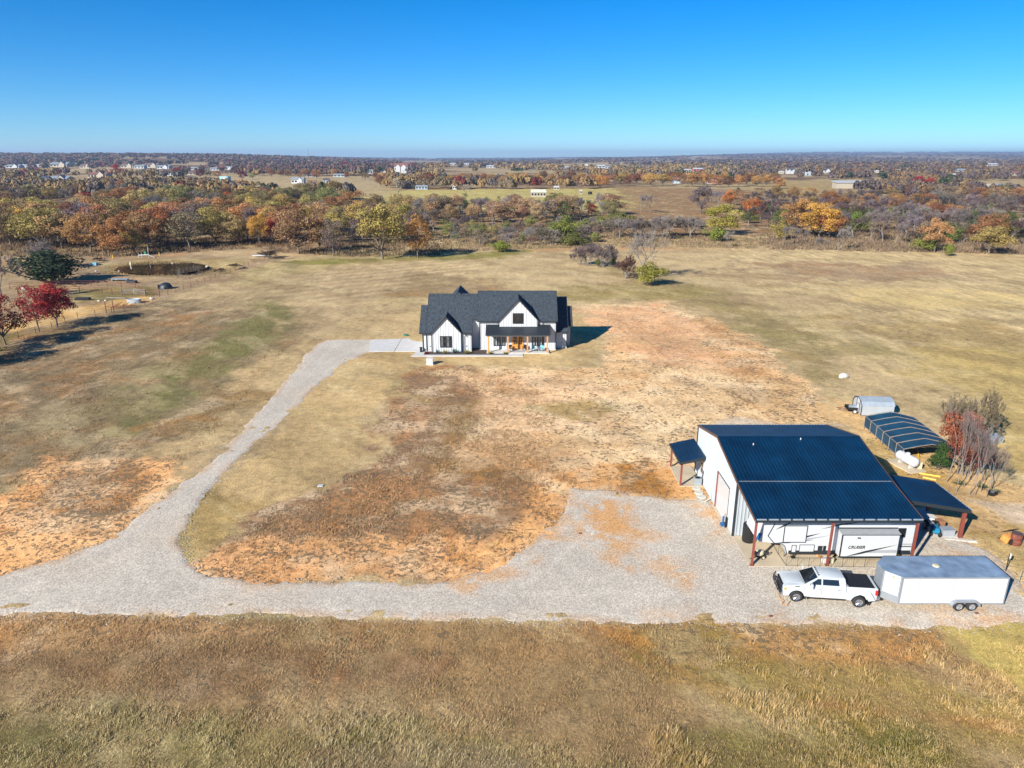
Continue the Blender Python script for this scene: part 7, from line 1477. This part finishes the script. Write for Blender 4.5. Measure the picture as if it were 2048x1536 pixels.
x, y = at(269, 606); q = empty('stock_tank', (x, y, 0), 0, 'blue grey oval stock tank by the boundary fence', 'water trough'); MB().lathe([(1.0, 0), (1.05, .7), (.98, .7), (.95, .5)], n=18).build('tank_wall', M['galv'], q, smooth=True); MB().lathe([(.94, .5), (.5, .52)], n=18).build('water', M['water'], q); q.scale = (1.5, .8, 1.3)
x, y = at(221, 626); one('fence_brace', MB().path([(x - .8, y, 0), (x - .8, y, 2.2)], .09).path([(x + .9, y - .3, 0), (x + .9, y - .3, 2.6)], .09).path([(x - .8, y, 1.3), (x + .9, y - .3, 1.3)], .06), M['rust'], 'rusty H shaped fence brace left of the stock tank', 'fence brace')
x, y = at(247, 616); hr = MB(); [hr.tube((x - 2.2 + k * .5, y - .8, .05), (x - 1.6 + k * .5, y + .8, .7 + .2 * (k % 3)), .05, .05, 4) for k in range(9)]; hr.tube((x - 2.3, y, .35), (x + 2.4, y + .2, .5), .07, .07, 5); one('harrow', hr, M['rust'], 'rusty spiked harrow lying beside the fence brace', 'farm implement')
x, y = at(332, 577); q = empty('dark_dome_hut', (x, y, 0), R_(10), 'dark green igloo shaped shelter between corral and pond', 'shelter'); MB().lathe([(1.5, 0), (1.45, .6), (1.1, 1.1), (.5, 1.4), (.1, 1.45)], n=8).build('shell', M['trim_dark'], q, smooth=True); MB().box(-1.7, -1.45, -.4, .4, 0, .9).build('doorway', M['black'], q)
x, y = at(241, 562); q = empty('low_platform', (x, y, 0), 0, 'pale low metal bench platform in the shade of the live oak', 'bench'); MB().box(-2, 2, -.7, .7, .5, .6).build('table_top', M['galv'], q); [MB().box(sx - .06, sx + .06, -.6, .6, 0, .5).build('leg', M['galv'], q) for sx in (-1.8, 1.8)]
x, y = at(264, 566); one('dark_trough', MB().rbox((x, y, .35), (2.6, 1.0, .6), -.2), M['trim_dark'], 'dark feed trough right of the low platform', 'trough', bevel=.08)
x, y = at(166, 600); one('folded_tarp', MB().rbox((x, y, .3), (3.2, 1.2, .5), .1), M['black'], 'dark heap right of the crimson trees', 'tarp', bevel=.15)
x, y = at(232, 597); one('timber_beam', MB().tube((x - 2.2, y, .15), (x + 2.2, y - .3, .15), .13, .13, 6), M['post_grey'], 'pale beam lying in front of the corral', 'beam')
for px, py, s, lb in ((304, 599, .55, 'pale round boulder beside the corral corner'), (48, 580, .7, 'pale boulder left of the crimson trees'), (198, 603, .35, 'small white rock left of the stock tank'), (211, 602, .3, 'small white rock nearest the orange track'), (192, 543, .3, 'small cream rock on the left bank of the pond'), (238, 543, .3, 'yellowish rock at the left tip of the pond'), (345, 527, .3, 'cream rock on the far bank of the pond'), (414, 534, .45, 'yellow rock at the right tip of the pond')):
    x, y = at(px, py); one('rock', MB().ell((x, y, s * .4), (s, s * .8, s * .6), 8, 5), M['limestone'], lb, 'rock')
x, y = at(262, 531); q = empty('pond_float', (x, y, .03), 0, 'cream upright float near the left end of the pond', 'float'); MB().lathe([(.25, 0), (.3, .5), (.15, 1.1)], n=10).build('float_body', M['cream'], q)
x, y = at(187, 532); q = empty('feeder', (x, y, 0), 0, 'white and blue feeder on the bare ground left of the pond', 'feeder'); MB().box(-1.0, -.1, -.4, .4, 0, .8).build('bin', M['rv_white'], q); MB().box(.05, 1.1, -.5, .5, .1, 1.0).build('hopper', M['teal'], q)
# white dock / stand
x, y = at(290, 516); q = empty('white_stand', (x, y, 0), 0, 'white pipe framed stand with ramp behind the pond', 'stand')
g = MB()
for sx in (-1.9, -.9, 1.2): g.tube((sx, 0, 0), (sx, 0, 1.7), .07, .07, 5)
g.tube((-1.9, 0, .9), (1.2, 0, 1.0), .08); g.tube((1.2, 0, 1.0), (3.0, 0, .1), .08); g.tube((1.0, .5, .9), (1.0, .5, 3.3), .07); g.build('frame', M['rv_white'], q); MB().box(-.2, .4, .2, .4, 1.0, 2.0).build('panel', M['green_plastic'], q)
for px, py, lb in ((226, 517, 'yellow marker post left of the white stand'), (319, 512, 'yellow marker post right of the white stand')):
    x, y = at(px, py); one('marker_post', MB().tube((x, y, 0), (x, y, 1.1), .12, .12, 6), M['yellow'], lb, 'marker post', 'yellow marker posts behind the pond')
x, y = at(520, 514); q = empty('white_boat', (x, y, 0), R_(5), 'upturned white skiff beside the brush pile', 'boat'); MB().prism([(-2.2, -.6, .3), (1.6, -.7, .3), (2.6, 0, .35), (1.6, .7, .3), (-2.2, .6, .3)], (0, 0, .35)).build('hull', M['rv_white'], q, bevel=.1)
x, y = at(538, 517); plant('brush', x, y, 0, 8, 2.6, (96, 76, 64), 'dark brush pile at the corner of the mown field', None)
for px, py, wp, hp, lb in ((372, 549, 12, 10, 'dark brush heap in front of the pond'), (440, 546, 30, 10, 'thorny brush along the fence right of the pond'), (470, 536, 34, 9, 'dark hedge at the right of the pond'), (200, 522, 40, 8, 'low brown hedge on the left pond bank'), (405, 548, 16, 12, 'reddish brush next to the garden pen')):
    x, y = at(px, py); d = y / FPX; plant('brush', x, y, 0, wp * d, hp * d, (112, 84, 72), lb)
for k, (px, py) in enumerate(((1478, 470),)): pass

# ---------------------------------------------------------------- air
hz_ = MB(); hz_.box(-17000, 17000, -700, 17000, -23, 135)
hm = bpy.data.materials.new('haze_air'); hm.use_nodes = True; n_ = hm.node_tree.nodes; n_.clear(); pv = n_.new('ShaderNodeVolumePrincipled'); ou = n_.new('ShaderNodeOutputMaterial')
pv.inputs['Color'].default_value = (.55, .74, 1.0, 1); pv.inputs['Density'].default_value = 9e-5; pv.inputs['Anisotropy'].default_value = .2; hm.node_tree.links.new(pv.outputs[0], ou.inputs['Volume'])
ho = hz_.build('haze', hm); ho['kind'] = 'stuff'; ho['label'] = 'thin blue air over the far country'
print('objects', len(bpy.data.objects))
